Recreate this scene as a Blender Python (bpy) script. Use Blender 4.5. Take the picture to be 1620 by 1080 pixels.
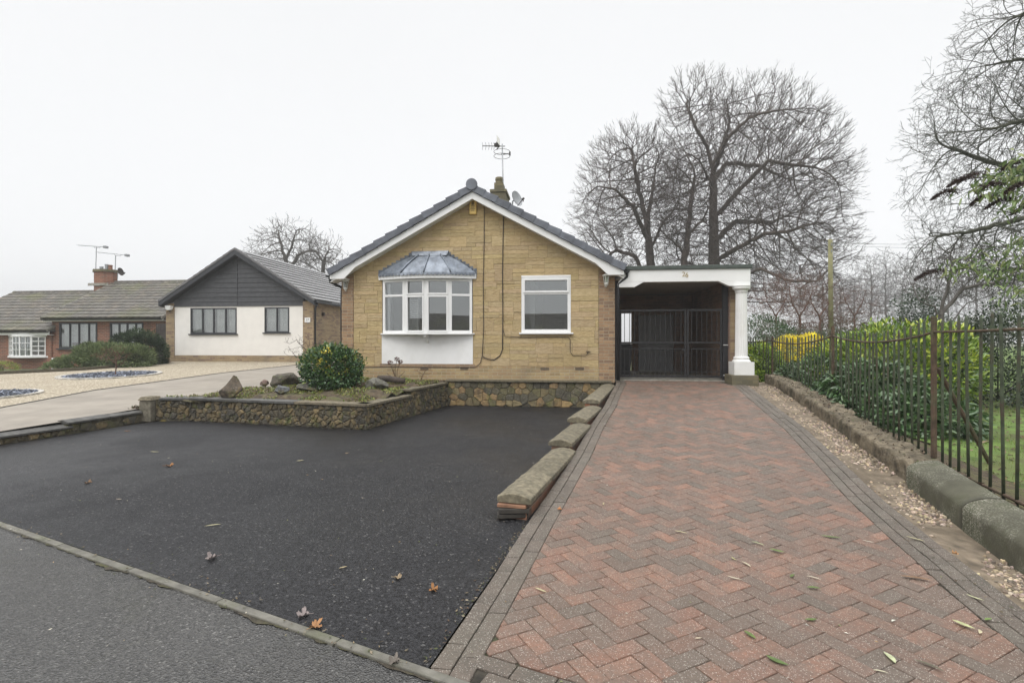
import bpy, bmesh, math, random
import numpy as np
from mathutils import Vector, Matrix, noise
R = math.radians
random.seed(7)
for o in list(bpy.data.objects): bpy.data.objects.remove(o)
scn = bpy.context.scene
C = scn.collection
# ------------------------------------------------------------------ camera
CAMZ = 1.5; F = 810.0; YAW = 6.5
cam = bpy.data.objects.new('camera', bpy.data.cameras.new('camera')); C.objects.link(cam)
cam.location = (0, 0, CAMZ); cam.rotation_euler = (R(90), 0, R(YAW))
cam.data.lens = 18.0; cam.data.sensor_width = 36.0; cam.data.clip_end = 2000; cam.data.clip_start = .05
scn.camera = cam
# ------------------------------------------------------------------ world: overcast sky, brighter overhead than at the horizon
SUN_EL, SUN_AZ = 52, 200
w = bpy.data.worlds.new('World'); scn.world = w; w.use_nodes = True
nt = w.node_tree; nt.nodes.clear()
def wn(t, **k):
    n = nt.nodes.new(t)
    for a, b in k.items(): setattr(n, a, b)
    return n
sky = wn('ShaderNodeTexSky', sky_type='NISHITA', sun_disc=False, sun_elevation=R(SUN_EL), sun_rotation=R(SUN_AZ))
bgs = wn('ShaderNodeBackground'); bgs.inputs[1].default_value = .05
hsv = wn('ShaderNodeHueSaturation'); hsv.inputs['Saturation'].default_value = .12
nt.links.new(sky.outputs[0], hsv.inputs['Color']); nt.links.new(hsv.outputs[0], bgs.inputs[0])
tc = wn('ShaderNodeTexCoord'); sp = wn('ShaderNodeSeparateXYZ'); nt.links.new(tc.outputs['Generated'], sp.inputs[0])
rmp = wn('ShaderNodeValToRGB')
e = rmp.color_ramp.elements
e[0].position = 0.0; e[0].color = (.76, .765, .77, 1)
e[1].position = 1.0; e[1].color = (2.9, 2.92, 2.95, 1)
a = rmp.color_ramp.elements.new(.12); a.color = (.81, .815, .82, 1)
a = rmp.color_ramp.elements.new(.60); a.color = (.83, .835, .84, 1)
a = rmp.color_ramp.elements.new(.76); a.color = (1.9, 1.91, 1.93, 1)
nt.links.new(sp.outputs['Z'], rmp.inputs[0])
# broad soft cloud variation
nz = wn('ShaderNodeTexNoise'); nz.inputs['Scale'].default_value = 1.6; nz.inputs['Detail'].default_value = 3
nt.links.new(tc.outputs['Generated'], nz.inputs['Vector'])
mr = wn('ShaderNodeMapRange'); mr.inputs['To Min'].default_value = .96; mr.inputs['To Max'].default_value = 1.04
nt.links.new(nz.outputs[0], mr.inputs[0])
vm = wn('ShaderNodeVectorMath', operation='SCALE'); nt.links.new(rmp.outputs[0], vm.inputs[0]); nt.links.new(mr.outputs[0], vm.inputs['Scale'])
bgo = wn('ShaderNodeBackground'); bgo.inputs[1].default_value = 1.0; nt.links.new(vm.outputs[0], bgo.inputs[0])
add = wn('ShaderNodeAddShader'); out = wn('ShaderNodeOutputWorld')
nt.links.new(bgs.outputs[0], add.inputs[0]); nt.links.new(bgo.outputs[0], add.inputs[1]); nt.links.new(add.outputs[0], out.inputs[0])
sl = bpy.data.lights.new('sun', 'SUN'); sl.energy = 1.4; sl.angle = R(35); sl.color = (1, .97, .93)
so = bpy.data.objects.new('sun', sl); C.objects.link(so)
# sun behind the camera, a little to the left, hidden by cloud
sd = Vector((-.45, -1, 0)).normalized() * math.cos(R(SUN_EL)) + Vector((0, 0, math.sin(R(SUN_EL))))
so.rotation_euler = sd.to_track_quat('Z', 'Y').to_euler(); so.location = (0, 0, 30)
scn.view_settings.view_transform = 'Standard'; scn.view_settings.look = 'None'
scn.view_settings.exposure = 0.0; scn.view_settings.gamma = 1; scn.view_settings.use_curve_mapping = False
# ------------------------------------------------------------------ measuring helpers
_s, _c = math.sin(R(YAW)), math.cos(R(YAW))
def ray(px, py):
    u = (px - 810) / F; v = (540 - py) / F
    return Vector((u * _c - _s, u * _s + _c, v))
def at(px, py, Y):
    d = ray(px, py); t = Y / d.y
    return Vector((d.x * t, Y, CAMZ + d.z * t))
def G(px, py, z=0.0):
    d = ray(px, py); t = (z - CAMZ) / d.z
    return Vector((d.x * t, d.y * t, z))
def GP(px, py, z0, s, y0):
    d = ray(px, py); t = (z0 - s * y0 - CAMZ) / (d.z - s * d.y)
    return Vector((d.x * t, d.y * t, CAMZ + d.z * t))
def T(px, t):
    d = ray(px, 540); return Vector((d.x * t, d.y * t, 0))
def zat(py, t): return CAMZ + (540 - py) / F * t
def interp(x, pts):
    if x <= pts[0][0]: return pts[0][1]
    for (a, b), (c, d) in zip(pts, pts[1:]):
        if x <= c: return b + (d - b) * (x - a) / (c - a)
    return pts[-1][1]
def zd(y):   # driveway surface
    return interp(y, [(3.2, 0.0), (4.2, .03), (5.2, .085), (6.2, .155), (7.6, .25), (9, .36), (10.5, .475), (11.7, .56), (12.6, .6), (30, .62)])
def zn(y): return .2 + .033 * (y - 7)
def zl(x, y): return .15 + .022 * max(0, min(y, 40) - 6)
# ------------------------------------------------------------------ tagging
def tag(o, label=None, cat=None, group=None, kind=None):
    if label: o['label'] = label
    if cat: o['category'] = cat
    if group: o['group'] = group
    if kind: o['kind'] = kind
    return o
def thing(name, loc, label, cat, group=None, rz=0):
    o = bpy.data.objects.new(name, None); C.objects.link(o); o.location = loc; o.rotation_euler = (0, 0, rz)
    o.empty_display_size = .1
    return tag(o, label, cat, group)
# ------------------------------------------------------------------ mesh builder
class MB:
    def __init__(s): s.v = []; s.f = []; s.c = []; s.cur = None
    def col(s, c): s.cur = c; return s
    def face(s, idx):
        s.f.append(idx); s.c.append(s.cur if s.cur else (1, 1, 1))
    def poly(s, pts):
        n = len(s.v); s.v += [tuple(p) for p in pts]; s.face(tuple(range(n, n + len(pts))))
    def hexa(s, p):  # 8 pts bottom 0-3 ccw, top 4-7
        n = len(s.v); s.v += [tuple(q) for q in p]
        for f in ((3, 2, 1, 0), (4, 5, 6, 7), (0, 1, 5, 4), (1, 2, 6, 5), (2, 3, 7, 6), (3, 0, 4, 7)): s.face(tuple(n + i for i in f))
    def box(s, x0, x1, y0, y1, z0, z1):
        if x1 < x0: x0, x1 = x1, x0
        if y1 < y0: y0, y1 = y1, y0
        if z1 < z0: z0, z1 = z1, z0
        s.hexa([(x0, y0, z0), (x1, y0, z0), (x1, y1, z0), (x0, y1, z0), (x0, y0, z1), (x1, y0, z1), (x1, y1, z1), (x0, y1, z1)]); return s
    def lbox(s, fr, x0, x1, y0, y1, z0, z1):  # in a frame (origin, angle)
        (o, a) = fr; ca, sa = math.cos(a), math.sin(a)
        q = lambda x, y, z: (o[0] + ca * x - sa * y, o[1] + sa * x + ca * y, o[2] + z)
        s.hexa([q(x0, y0, z0), q(x1, y0, z0), q(x1, y1, z0), q(x0, y1, z0), q(x0, y0, z1), q(x1, y0, z1), q(x1, y1, z1), q(x0, y1, z1)]); return s
    def prism(s, pts, d):  # polygon pts (3D) extruded by vector d
        n = len(s.v); k = len(pts); d = Vector(d)
        s.v += [tuple(p) for p in pts] + [tuple(Vector(p) + d) for p in pts]
        s.face(tuple(range(n + k - 1, n - 1, -1))); s.face(tuple(range(n + k, n + 2 * k)))
        for i in range(k):
            j = (i + 1) % k; s.face((n + i, n + j, n + k + j, n + k + i))
        return s
    def tube(s, pts, r, n=8, cap=True):
        pts = [Vector(p) for p in pts]
        rs = r if isinstance(r, (list, tuple)) else [r] * len(pts)
        base = len(s.v); prev = None
        for i, p in enumerate(pts):
            d = (pts[min(i + 1, len(pts) - 1)] - pts[max(i - 1, 0)]).normalized()
            if prev is None:
                ref = Vector((0, 0, 1)) if abs(d.z) < .9 else Vector((1, 0, 0))
                a = d.cross(ref).normalized()
            else: a = (prev - d * prev.dot(d)).normalized()
            prev = a; b = d.cross(a)
            for k in range(n):
                t = 2 * math.pi * k / n; s.v.append(tuple(p + (a * math.cos(t) + b * math.sin(t)) * rs[i]))
        for i in range(len(pts) - 1):
            for k in range(n):
                k2 = (k + 1) % n; s.face((base + i * n + k, base + i * n + k2, base + (i + 1) * n + k2, base + (i + 1) * n + k))
        if cap:
            s.face(tuple(base + k for k in range(n))[::-1]); m = base + (len(pts) - 1) * n; s.face(tuple(m + k for k in range(n)))
        return s
    def lathe(s, c, prof, n=24, flute=0):
        base = len(s.v); c = Vector(c)
        for (r, z) in prof:
            for k in range(n):
                rr = r * (1 - (flute if k % 2 else 0)); t = 2 * math.pi * k / n
                s.v.append((c.x + rr * math.cos(t), c.y + rr * math.sin(t), c.z + z))
        for i in range(len(prof) - 1):
            for k in range(n):
                k2 = (k + 1) % n; s.face((base + i * n + k, base + i * n + k2, base + (i + 1) * n + k2, base + (i + 1) * n + k))
        s.face(tuple(base + k for k in range(n))[::-1]); m = base + (len(prof) - 1) * n; s.face(tuple(m + k for k in range(n)))
        return s
    def add(s, V, Fc, cols=None):
        n = len(s.v); s.v += [tuple(x) for x in V]
        for i, f in enumerate(Fc):
            s.f.append(tuple(n + k for k in f)); s.c.append(tuple(cols[i]) if cols is not None else (s.cur or (1, 1, 1)))
        return s
    def build(s, name, mat, parent=None, smooth=False, bevel=0, label=None, cat=None, group=None, kind=None, origin=None):
        off = Vector((0, 0, 0))
        if parent is not None:
            off = world_loc(parent)
        elif origin is not None: off = Vector(origin)
        elif s.v and kind != 'structure':
            A = np.array(s.v); mn = A.min(0); mx = A.max(0); off = Vector(((mn[0] + mx[0]) / 2, (mn[1] + mx[1]) / 2, mn[2]))
        A = np.array(s.v, dtype=np.float64).reshape(-1, 3) - np.array(off)
        me = bpy.data.meshes.new(name); me.from_pydata(A.tolist(), [], s.f)
        at_ = me.attributes.new('col', 'FLOAT_COLOR', 'FACE')
        arr = np.ones((len(s.f), 4), dtype=np.float32)
        if s.c: arr[:, :3] = np.array(s.c, dtype=np.float32)[:, :3]
        at_.data.foreach_set('color', arr.ravel())
        if smooth: me.polygons.foreach_set('use_smooth', [True] * len(s.f))
        me.materials.append(mat); me.update()
        o = bpy.data.objects.new(name, me); C.objects.link(o)
        if parent is not None:
            o.parent = parent
        else: o.location = off
        WL[o.name] = off if parent is None else world_loc(parent)
        if bevel:
            b = o.modifiers.new('bevel', 'BEVEL'); b.width = bevel; b.segments = 2; b.limit_method = 'ANGLE'; b.angle_limit = R(40)
        return tag(o, label, cat, group, kind)
WL = {}
def world_loc(o):
    if o.name in WL: return WL[o.name]
    l = Vector(o.location)
    return l
def npmesh(name, V, Fc, mat, parent=None, cols=None, smooth=False, origin=None, **tg):
    """fast mesh from numpy arrays; Fc is (n,k) int array"""
    off = Vector((0, 0, 0))
    if parent is not None: off = world_loc(parent)
    elif origin is not None: off = Vector(origin)
    V = np.asarray(V, dtype=np.float32) - np.array(off, dtype=np.float32)
    me = bpy.data.meshes.new(name); n, k = Fc.shape
    me.vertices.add(len(V)); me.vertices.foreach_set('co', V.ravel())
    me.loops.add(n * k); me.loops.foreach_set('vertex_index', Fc.astype(np.int32).ravel())
    me.polygons.add(n); me.polygons.foreach_set('loop_start', np.arange(0, n * k, k, dtype=np.int32))
    me.update(calc_edges=True)
    a_ = me.attributes.new('col', 'FLOAT_COLOR', 'FACE'); arr = np.ones((n, 4), dtype=np.float32)
    if cols is not None: arr[:, :3] = cols
    a_.data.foreach_set('color', arr.ravel())
    if smooth: me.polygons.foreach_set('use_smooth', np.ones(n, dtype=bool))
    me.materials.append(mat)
    o = bpy.data.objects.new(name, me); C.objects.link(o)
    if parent is not None: o.parent = parent
    else: o.location = off
    WL[o.name] = off
    return tag(o, **tg)
# ------------------------------------------------------------------ materials
def newmat(name):
    m = bpy.data.materials.new(name); m.use_nodes = True; n = m.node_tree; n.nodes.clear()
    o = n.nodes.new('ShaderNodeOutputMaterial'); p = n.nodes.new('ShaderNodeBsdfPrincipled'); n.links.new(p.outputs[0], o.inputs[0])
    return m, n, p, o
def N(n, t, ins=None, **k):
    x = n.nodes.new(t)
    for a, b in k.items(): setattr(x, a, b)
    for a, b in (ins or {}).items():
        if isinstance(b, bpy.types.NodeSocket): n.links.new(b, x.inputs[a])
        else: x.inputs[a].default_value = b
    return x
def mixc(n, fac, a, b, mode='MIX'):
    x = n.nodes.new('ShaderNodeMix'); x.data_type = 'RGBA'; x.blend_type = mode
    for i, v in ((0, fac), (6, a), (7, b)):
        if isinstance(v, bpy.types.NodeSocket): n.links.new(v, x.inputs[i])
        else: x.inputs[i].default_value = v if i == 0 else (tuple(v) + (1,) if len(v) == 3 else v)
    return x.outputs[2]
def objco(n): return N(n, 'ShaderNodeTexCoord').outputs['Object']
def ramp(n, fac, lo, hi, a=0.0, b=1.0):
    return N(n, 'ShaderNodeMapRange', {0: fac, 1: lo, 2: hi, 3: a, 4: b}).outputs[0]
def noise_(n, vec, sc, det=4, rough=.55): return N(n, 'ShaderNodeTexNoise', {'Vector': vec, 'Scale': sc, 'Detail': det, 'Roughness': rough}).outputs[0]
def bump(n, p, h, strength=.3, dist=.01, prev=None):
    b = N(n, 'ShaderNodeBump', {'Height': h, 'Strength': strength, 'Distance': dist})
    if prev is not None: n.links.new(prev, b.inputs['Normal'])
    n.links.new(b.outputs[0], p.inputs['Normal']); return b.outputs[0]
def plain(name, c, rough=.6, var=.12, sc=8, bmp=.1, bsc=60, metal=0, attr=False, spec=.5, dirt=None, dsc=2.0, damt=.5, bdist=.004):
    m, n, p, o = newmat(name); co = objco(n)
    nz = noise_(n, co, sc, 5)
    lo = tuple(x * (1 - var * 2) for x in c); hi = tuple(min(1, x * (1 + var * 2)) for x in c)
    colr = mixc(n, ramp(n, nz, .3, .7), lo, hi)
    if attr:
        at_ = N(n, 'ShaderNodeAttribute', attribute_name='col').outputs['Color']
        colr = mixc(n, 1.0, colr, at_, 'MULTIPLY')
    if dirt:
        colr = mixc(n, ramp(n, noise_(n, co, dsc, 6, .65), .48, .68, 0, damt), colr, dirt)
    n.links.new(colr, p.inputs['Base Color'])
    p.inputs['Roughness'].default_value = rough; p.inputs['Metallic'].default_value = metal; p.inputs['Specular IOR Level'].default_value = spec
    if bmp: bump(n, p, noise_(n, co, bsc, 4), bmp, bdist)
    return m
def wallvec(n):
    co = objco(n); s = N(n, 'ShaderNodeSeparateXYZ', {0: co})
    nm = N(n, 'ShaderNodeSeparateXYZ', {0: N(n, 'ShaderNodeTexCoord').outputs['Normal']})
    ab = N(n, 'ShaderNodeMath', {0: nm.outputs[0]}, operation='ABSOLUTE'); g = N(n, 'ShaderNodeMath', {0: ab.outputs[0], 1: .7}, operation='GREATER_THAN')
    mx = N(n, 'ShaderNodeMix', {0: g.outputs[0], 2: s.outputs[0], 3: s.outputs[1]})
    return N(n, 'ShaderNodeCombineXYZ', {0: mx.outputs[0], 1: s.outputs[2]}).outputs[0], co
def brick(name, c1, c2, c3, mortar, bw=.225, rh=.075, ms=.005, rough=.85, dirt=(.1, .1, .08), damt=.4):
    m, n, p, o = newmat(name); v, co = wallvec(n)
    b = N(n, 'ShaderNodeTexBrick', {'Vector': v, 'Color1': c1 + (1,), 'Color2': c2 + (1,), 'Mortar': mortar + (1,), 'Scale': 1, 'Mortar Size': ms, 'Mortar Smooth': .2, 'Bias': 0, 'Brick Width': bw, 'Row Height': rh})
    # a second brick field picks a few bricks of the third colour
    sx = N(n, 'ShaderNodeSeparateXYZ', {0: v}); mt = lambda op, a_, b_=0.0: N(n, 'ShaderNodeMath', {0: a_, 1: b_}, operation=op).outputs[0]
    row = mt('FLOOR', mt('DIVIDE', sx.outputs[1], rh)); odd = mt('MULTIPLY', mt('FLOORED_MODULO', row, 2.0), .5); cellx = mt('FLOOR', mt('SUBTRACT', mt('DIVIDE', sx.outputs[0], bw), odd))
    wnz = N(n, 'ShaderNodeTexWhiteNoise', {'Vector': N(n, 'ShaderNodeCombineXYZ', {0: cellx, 1: row}).outputs[0]}, noise_dimensions='2D')
    wc = N(n, 'ShaderNodeSeparateColor', {0: wnz.outputs['Color']})
    col = mixc(n, ramp(n, wc.outputs[0], 0, 1), c1, c2)
    col = mixc(n, ramp(n, wc.outputs[1], .68, .72, 0, .85), col, c3)
    col = mixc(n, b.outputs['Fac'], col, mortar)
    col = mixc(n, ramp(n, noise_(n, co, 30, 4), .35, .7, 0, .35), col, tuple(x * .6 for x in c1))
    col = mixc(n, ramp(n, noise_(n, co, 1.3, 5), .5, .75, 0, damt), col, dirt)
    n.links.new(col, p.inputs['Base Color']); p.inputs['Roughness'].default_value = rough
    inv = N(n, 'ShaderNodeMath', {0: 1.0, 1: b.outputs['Fac']}, operation='SUBTRACT').outputs[0]
    nb = bump(n, p, inv, .7, .008); bump(n, p, noise_(n, co, 90, 3), .3, .004, nb)
    return m
def stonemat(name, patch=0, rough=.9, moss=(.12, .15, .03), mamt=.5, bmp=.8, tint=1.0, dark=(.05, .045, .035), dk=.5):
    m, n, p, o = newmat(name); co = objco(n)
    at_ = N(n, 'ShaderNodeAttribute', attribute_name='col').outputs['Color']
    c = mixc(n, ramp(n, noise_(n, co, 14, 6, .65), .3, .7), tuple([.62 * tint] * 3), tuple([1.25 * tint] * 3))
    c = mixc(n, 1, at_, c, 'MULTIPLY')
    c = mixc(n, ramp(n, noise_(n, co, 5, 6, .7), .5, .68, 0, dk), c, dark)
    c = mixc(n, ramp(n, noise_(n, co, 3.1, 6, .7), .54, .7, 0, mamt), c, moss)
    if patch:
        pn = noise_(n, co, 7.5, 7, .7); c = mixc(n, ramp(n, pn, .35, .5, patch, 0), c, (.045, .04, .032)); c = mixc(n, ramp(n, noise_(n, co, 4.6, 6, .7), .56, .64, 0, patch), c, (.21, .155, .07)); c = mixc(n, ramp(n, noise_(n, co, 6.1, 7, .7), .55, .64, 0, patch), c, (.085, .10, .035))
    # pale lichen spots
    vo = N(n, 'ShaderNodeTexVoronoi', {'Vector': co, 'Scale': 22})
    c = mixc(n, ramp(n, vo.outputs['Distance'], .10, .16, .55, 0), c, (.5, .5, .45))
    n.links.new(c, p.inputs['Base Color']); p.inputs['Roughness'].default_value = rough
    nb = bump(n, p, noise_(n, co, 18, 6, .6), bmp, .02); bump(n, p, noise_(n, co, 120, 3), .4, .004, nb)
    return m
def leafmat(name, rough=.45, trans=.25, spec=.5):
    m, n, p, o = newmat(name); co = objco(n)
    at_ = N(n, 'ShaderNodeAttribute', attribute_name='col').outputs['Color']
    c = mixc(n, ramp(n, noise_(n, co, 25, 3), .3, .7), (.75,) * 3, (1.25,) * 3); c = mixc(n, 1, at_, c, 'MULTIPLY')
    n.links.new(c, p.inputs['Base Color']); p.inputs['Roughness'].default_value = rough; p.inputs['Specular IOR Level'].default_value = spec
    tr = N(n, 'ShaderNodeBsdfTranslucent', {'Color': c}); mx = N(n, 'ShaderNodeMixShader', {0: trans}); n.links.new(p.outputs[0], mx.inputs[1]); n.links.new(tr.outputs[0], mx.inputs[2])
    n.links.new(mx.outputs[0], o.inputs[0]); return m
def tarmac(name, c, c2, scale, rough, wetlo, wetamt, fleck=.25, patch=None):
    m, n, p, o = newmat(name); co = objco(n)
    vo = N(n, 'ShaderNodeTexVoronoi', {'Vector': co, 'Scale': scale}); cell = N(n, 'ShaderNodeSeparateColor', {0: vo.outputs['Color']}).outputs[0]
    col = mixc(n, ramp(n, cell, 0, 1), c, c2)
    col = mixc(n, ramp(n, cell, .965, .98, 0, fleck), col, (.35, .34, .32))
    big = noise_(n, co, .55, 5, .6)
    col = mixc(n, ramp(n, big, .35, .7, 0, .35), col, tuple(x * .55 for x in c))
    if patch: col = mixc(n, ramp(n, noise_(n, co, 2.2, 6, .7), .55, .75, 0, .5), col, patch)
    n.links.new(col, p.inputs['Base Color'])
    n.links.new(ramp(n, noise_(n, co, .3, 4, .6), .40, .60, rough, wetlo * .8), p.inputs['Roughness'])
    p.inputs['Specular IOR Level'].default_value = wetamt
    nb = bump(n, p, vo.outputs['Distance'], .9, .006); nb = bump(n, p, noise_(n, co, scale * 1.7, 2), .5, .004, nb); bump(n, p, noise_(n, co, 1.2, 3), .15, .03, nb)
    return m
def glassmat(name, refl=.3, tint=(.75, .78, .78), dull=0.0, dullc=(.4, .4, .4)):
    m, n, p, o = newmat(name); n.nodes.remove(p)
    t = N(n, 'ShaderNodeBsdfTransparent', {'Color': tint + (1,)}); g = N(n, 'ShaderNodeBsdfGlossy', {'Color': (.92, .95, .95, 1), 'Roughness': .008})
    lw = N(n, 'ShaderNodeFresnel', {'IOR': 1.5}); fac = N(n, 'ShaderNodeMath', {0: lw.outputs[0], 1: refl - .04}, operation='ADD'); fac.use_clamp = True
    mx = N(n, 'ShaderNodeMixShader', {0: fac.outputs[0], 1: t.outputs[0], 2: g.outputs[0]})
    n.links.new(mx.outputs[0], o.inputs[0]); return m
M = {}
M['tarmac'] = tarmac('black_tarmac', (.003, .003, .0035), (.036, .036, .039), 88, .64, .36, .27, fleck=.22)
M['pavement'] = tarmac('grey_tarmac', (.014, .0135, .013), (.080, .077, .072), 105, .34, .10, .8, patch=(.05, .05, .03))
M['upvc'] = plain('white_upvc', (.80, .80, .79), .35, .015, 3, 0)
M['white_paint'] = plain('white_paint', (.80, .80, .78), .55, .02, 3, .25, 90, dirt=(.55, .53, .46), dsc=1.6, damt=.35)
M['render_white'] = plain('white_render', (.82, .82, .81), .8, .02, 3, .6, 45, dirt=(.62, .6, .55), dsc=1.2, damt=.3)
M['render_cream'] = plain('pale_render', (.76, .74, .70), .85, .02, 3, .3, 80)
M['black_metal'] = plain('black_paint', (.018, .018, .02), .38, .1, 6, .15, 40)
M['black_plastic'] = plain('black_plastic', (.015, .015, .017), .4, .1, 6, .05, 30)
M['tile_slate'] = plain('slate_grey_tile', (.115, .125, .145), .55, .15, 5, .35, 70, attr=True)
M['tile_brown'] = plain('weathered_tile', (.105, .096, .083), .7, .2, 4, .5, 50, attr=True, dirt=(.12, .135, .03), dsc=.45, damt=.5)
M['tile_dark'] = plain('dark_wet_tile', (.10, .095, .095), .16, .12, 4, .1, 50, attr=True, spec=1.0)
M['lead'] = plain('lead_sheet', (.15, .172, .205), .42, .18, 7, .5, 12, metal=.35, attr=True, dirt=(.38, .42, .48), dsc=5, damt=.5)
M['anthracite'] = plain('anthracite_frame', (.032, .034, .039), .45, .05, 4, 0)
M['cladding'] = plain('grey_cladding', (.048, .05, .055), .6, .12, 6, .2, 80)
M['glass'] = glassmat('window_glass', .26)
M['glass_far'] = glassmat('window_glass_far', .22)
M['curtain'] = plain('net_curtain', (.86, .86, .84), .9, .06, 4, .5, 14)
M['room'] = plain('room_wall', (.34, .34, .33), .9, .03, 2, 0)
M['brick_buff'] = brick('buff_brown_brick', (.40, .255, .14), (.28, .175, .105), (.21, .135, .09), (.36, .30, .21), ms=.008)
M['brick_plinth'] = brick('buff_plinth_brick', (.44, .33, .17), (.35, .235, .13), (.30, .225, .115), (.42, .36, .25), damt=.3, ms=.008)
M['brick_side'] = brick('yellow_brown_brick', (.37, .28, .16), (.27, .19, .11), (.19, .12, .09), (.34, .29, .22))
M['brick_red'] = brick('red_brick', (.30, .125, .075), (.235, .10, .065), (.17, .085, .06), (.33, .25, .19), ms=.008)
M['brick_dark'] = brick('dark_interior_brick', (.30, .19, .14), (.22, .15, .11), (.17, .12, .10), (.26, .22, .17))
M['concrete'] = plain('concrete', (.30, .285, .25), .9, .15, 12, .6, 90, attr=True, dirt=(.09, .095, .05), dsc=3.3, damt=.65)
M['coping_stone'] = plain('weathered_coping', (.16, .143, .107), .88, .2, 22, .9, 130, attr=True, dirt=(.07, .066, .045), dsc=9.0, damt=.7)
M['coping_dark'] = plain('dark_coping', (.085, .082, .075), .6, .2, 9, .5, 100, attr=True, dirt=(.03, .03, .028), dsc=4, damt=.5)
M['stone'] = stonemat('rubble_stone', patch=.8, mamt=.55, dk=.7, bmp=1.0, tint=1.0)
M['stone_warm'] = stonemat('warm_rubble_stone', mamt=.5, dk=.6, bmp=1.0)
M['mortar'] = plain('dark_mortar', (.085, .075, .052), .95, .3, 12, 1.0, 40, dirt=(.09, .10, .03), dsc=3, damt=.7, bdist=.015)
M['facade_joint'] = plain('facade_joint', (.31, .23, .13), .95, .15, 8, .4, 60)
M['soil'] = plain('bed_soil', (.085, .062, .038), .95, .3, 10, 1.0, 35, dirt=(.10, .12, .03), dsc=2.5, damt=.7, bdist=.03)
M['ground'] = plain('rough_ground', (.09, .10, .045), .95, .3, 1.5, .6, 8, bdist=.03)
M['grass_base'] = plain('lawn_base', (.10, .16, .03), .9, .25, 3, .8, 40, dirt=(.1, .07, .04), dsc=.9, damt=.6, bdist=.02)
M['leaf'] = leafmat('leaf')
M['leaf_gloss'] = leafmat('glossy_leaf', .28, .15, .7)
M['needle'] = leafmat('needle', .7, .15, .3)
M['dead_leaf'] = leafmat('dead_leaf', .75, .1, .3)
M['bark'] = plain('bark', (.072, .055, .045), .95, .2, 4, .7, 30, bdist=.02)
M['bark_green'] = plain('mossy_bark', (.05, .052, .034), .95, .2, 3, .7, 30, bdist=.02)
M['twig_red'] = plain('red_brown_twig', (.13, .07, .05), .9, .15, 4, 0)
M['wood_pole'] = plain('green_stained_pole', (.20, .19, .09), .85, .15, 3, .4, 30)
M['wood_dark'] = plain('dark_stained_wood', (.05, .04, .035), .8, .15, 5, .3, 30)
M['rust_paint'] = plain('rusty_green_paint', (.05, .066, .036), .7, .25, 12, .6, 60, dirt=(.06, .038, .024), dsc=4, damt=.95)
M['rust'] = plain('rusty_iron', (.085, .055, .035), .85, .25, 14, .7, 60, dirt=(.075, .085, .04), dsc=5, damt=.7)
M['yellow_plastic'] = plain('yellow_plastic', (.72, .50, .15), .45, .04, 5, 0)
M['dark_print'] = plain('dark_print', (.18, .12, .03), .6, .05, 5, 0)
M['brass'] = plain('aged_brass', (.45, .36, .2), .5, .1, 20, 0, metal=.5)
M['galv'] = plain('galvanised_metal', (.33, .34, .35), .45, .1, 8, .1, 40, metal=.6)
M['lamp_white'] = plain('aged_white_metal', (.68, .68, .64), .5, .1, 20, .1, 60)
M['ceiling'] = plain('carport_ceiling', (.78, .70, .61), .7, .05, 2, .1, 20)
M['felt'] = plain('green_roof_felt', (.07, .085, .075), .8, .15, 5, .5, 80)
M['garage_grey'] = plain('grey_door_paint', (.27, .275, .28), .5, .04, 3, .1, 20)
M['path'] = plain('neighbour_drive_paving', (.265, .235, .195), .7, .08, 1.8, .6, 60, dirt=(.18, .155, .125), dsc=.8, damt=.5)
M['slate_chip'] = plain('slate_chips', (.09, .10, .12), .6, .2, 10, .3, 60, attr=True)
M['chip'] = plain('stone_chips', (.33, .285, .23), .85, .15, 20, .4, 90, attr=True)
M['sand'] = plain('sandy_soil', (.195, .155, .11), .95, .25, 8, 1.0, 60, dirt=(.09, .07, .045), dsc=2.2, damt=.75, bdist=.015)
M['cable'] = plain('cable_black', (.03, .025, .02), .6, .1, 5, 0)
M['log'] = plain('old_log', (.07, .055, .045), .9, .2, 8, .8, 30, bdist=.02)
def gravelmat():
    m, n, p, o = newmat('buff_gravel'); co = objco(n)
    vo = N(n, 'ShaderNodeTexVoronoi', {'Vector': co, 'Scale': 34}); ce = N(n, 'ShaderNodeSeparateColor', {0: vo.outputs['Color']}).outputs[0]
    c = mixc(n, ce, (.24, .20, .14), (.70, .62, .48)); c = mixc(n, ramp(n, noise_(n, co, 1.1, 5), .45, .7, 0, .35), c, (.36, .30, .20))
    c = mixc(n, ramp(n, vo.outputs['Distance'], .35, .6, 0, .7), c, (.14, .11, .07))
    n.links.new(c, p.inputs['Base Color']); p.inputs['Roughness'].default_value = .85; bump(n, p, vo.outputs['Distance'], -1.0, .02); return m
M['gravel'] = gravelmat()
def sandstone():
    m, n, p, o = newmat('reconstituted_sandstone'); co = objco(n)
    at_ = N(n, 'ShaderNodeAttribute', attribute_name='col').outputs['Color']
    st = N(n, 'ShaderNodeMapping', {'Vector': co, 'Scale': (1, 1, 3.2)}).outputs[0]
    c = mixc(n, ramp(n, noise_(n, st, 9, 6, .6), .32, .68), (.405, .302, .16), (.54, .42, .245)); c = mixc(n, 1, at_, c, 'MULTIPLY')
    c = mixc(n, ramp(n, noise_(n, co, .9, 5, .6), .5, .72, 0, .45), c, (.36, .26, .12))
    n.links.new(c, p.inputs['Base Color']); p.inputs['Roughness'].default_value = .9
    nb = bump(n, p, noise_(n, st, 13, 6, .6), .85, .022); bump(n, p, noise_(n, co, 110, 3), .4, .004, nb); return m
M['sandstone'] = sandstone()
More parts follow.
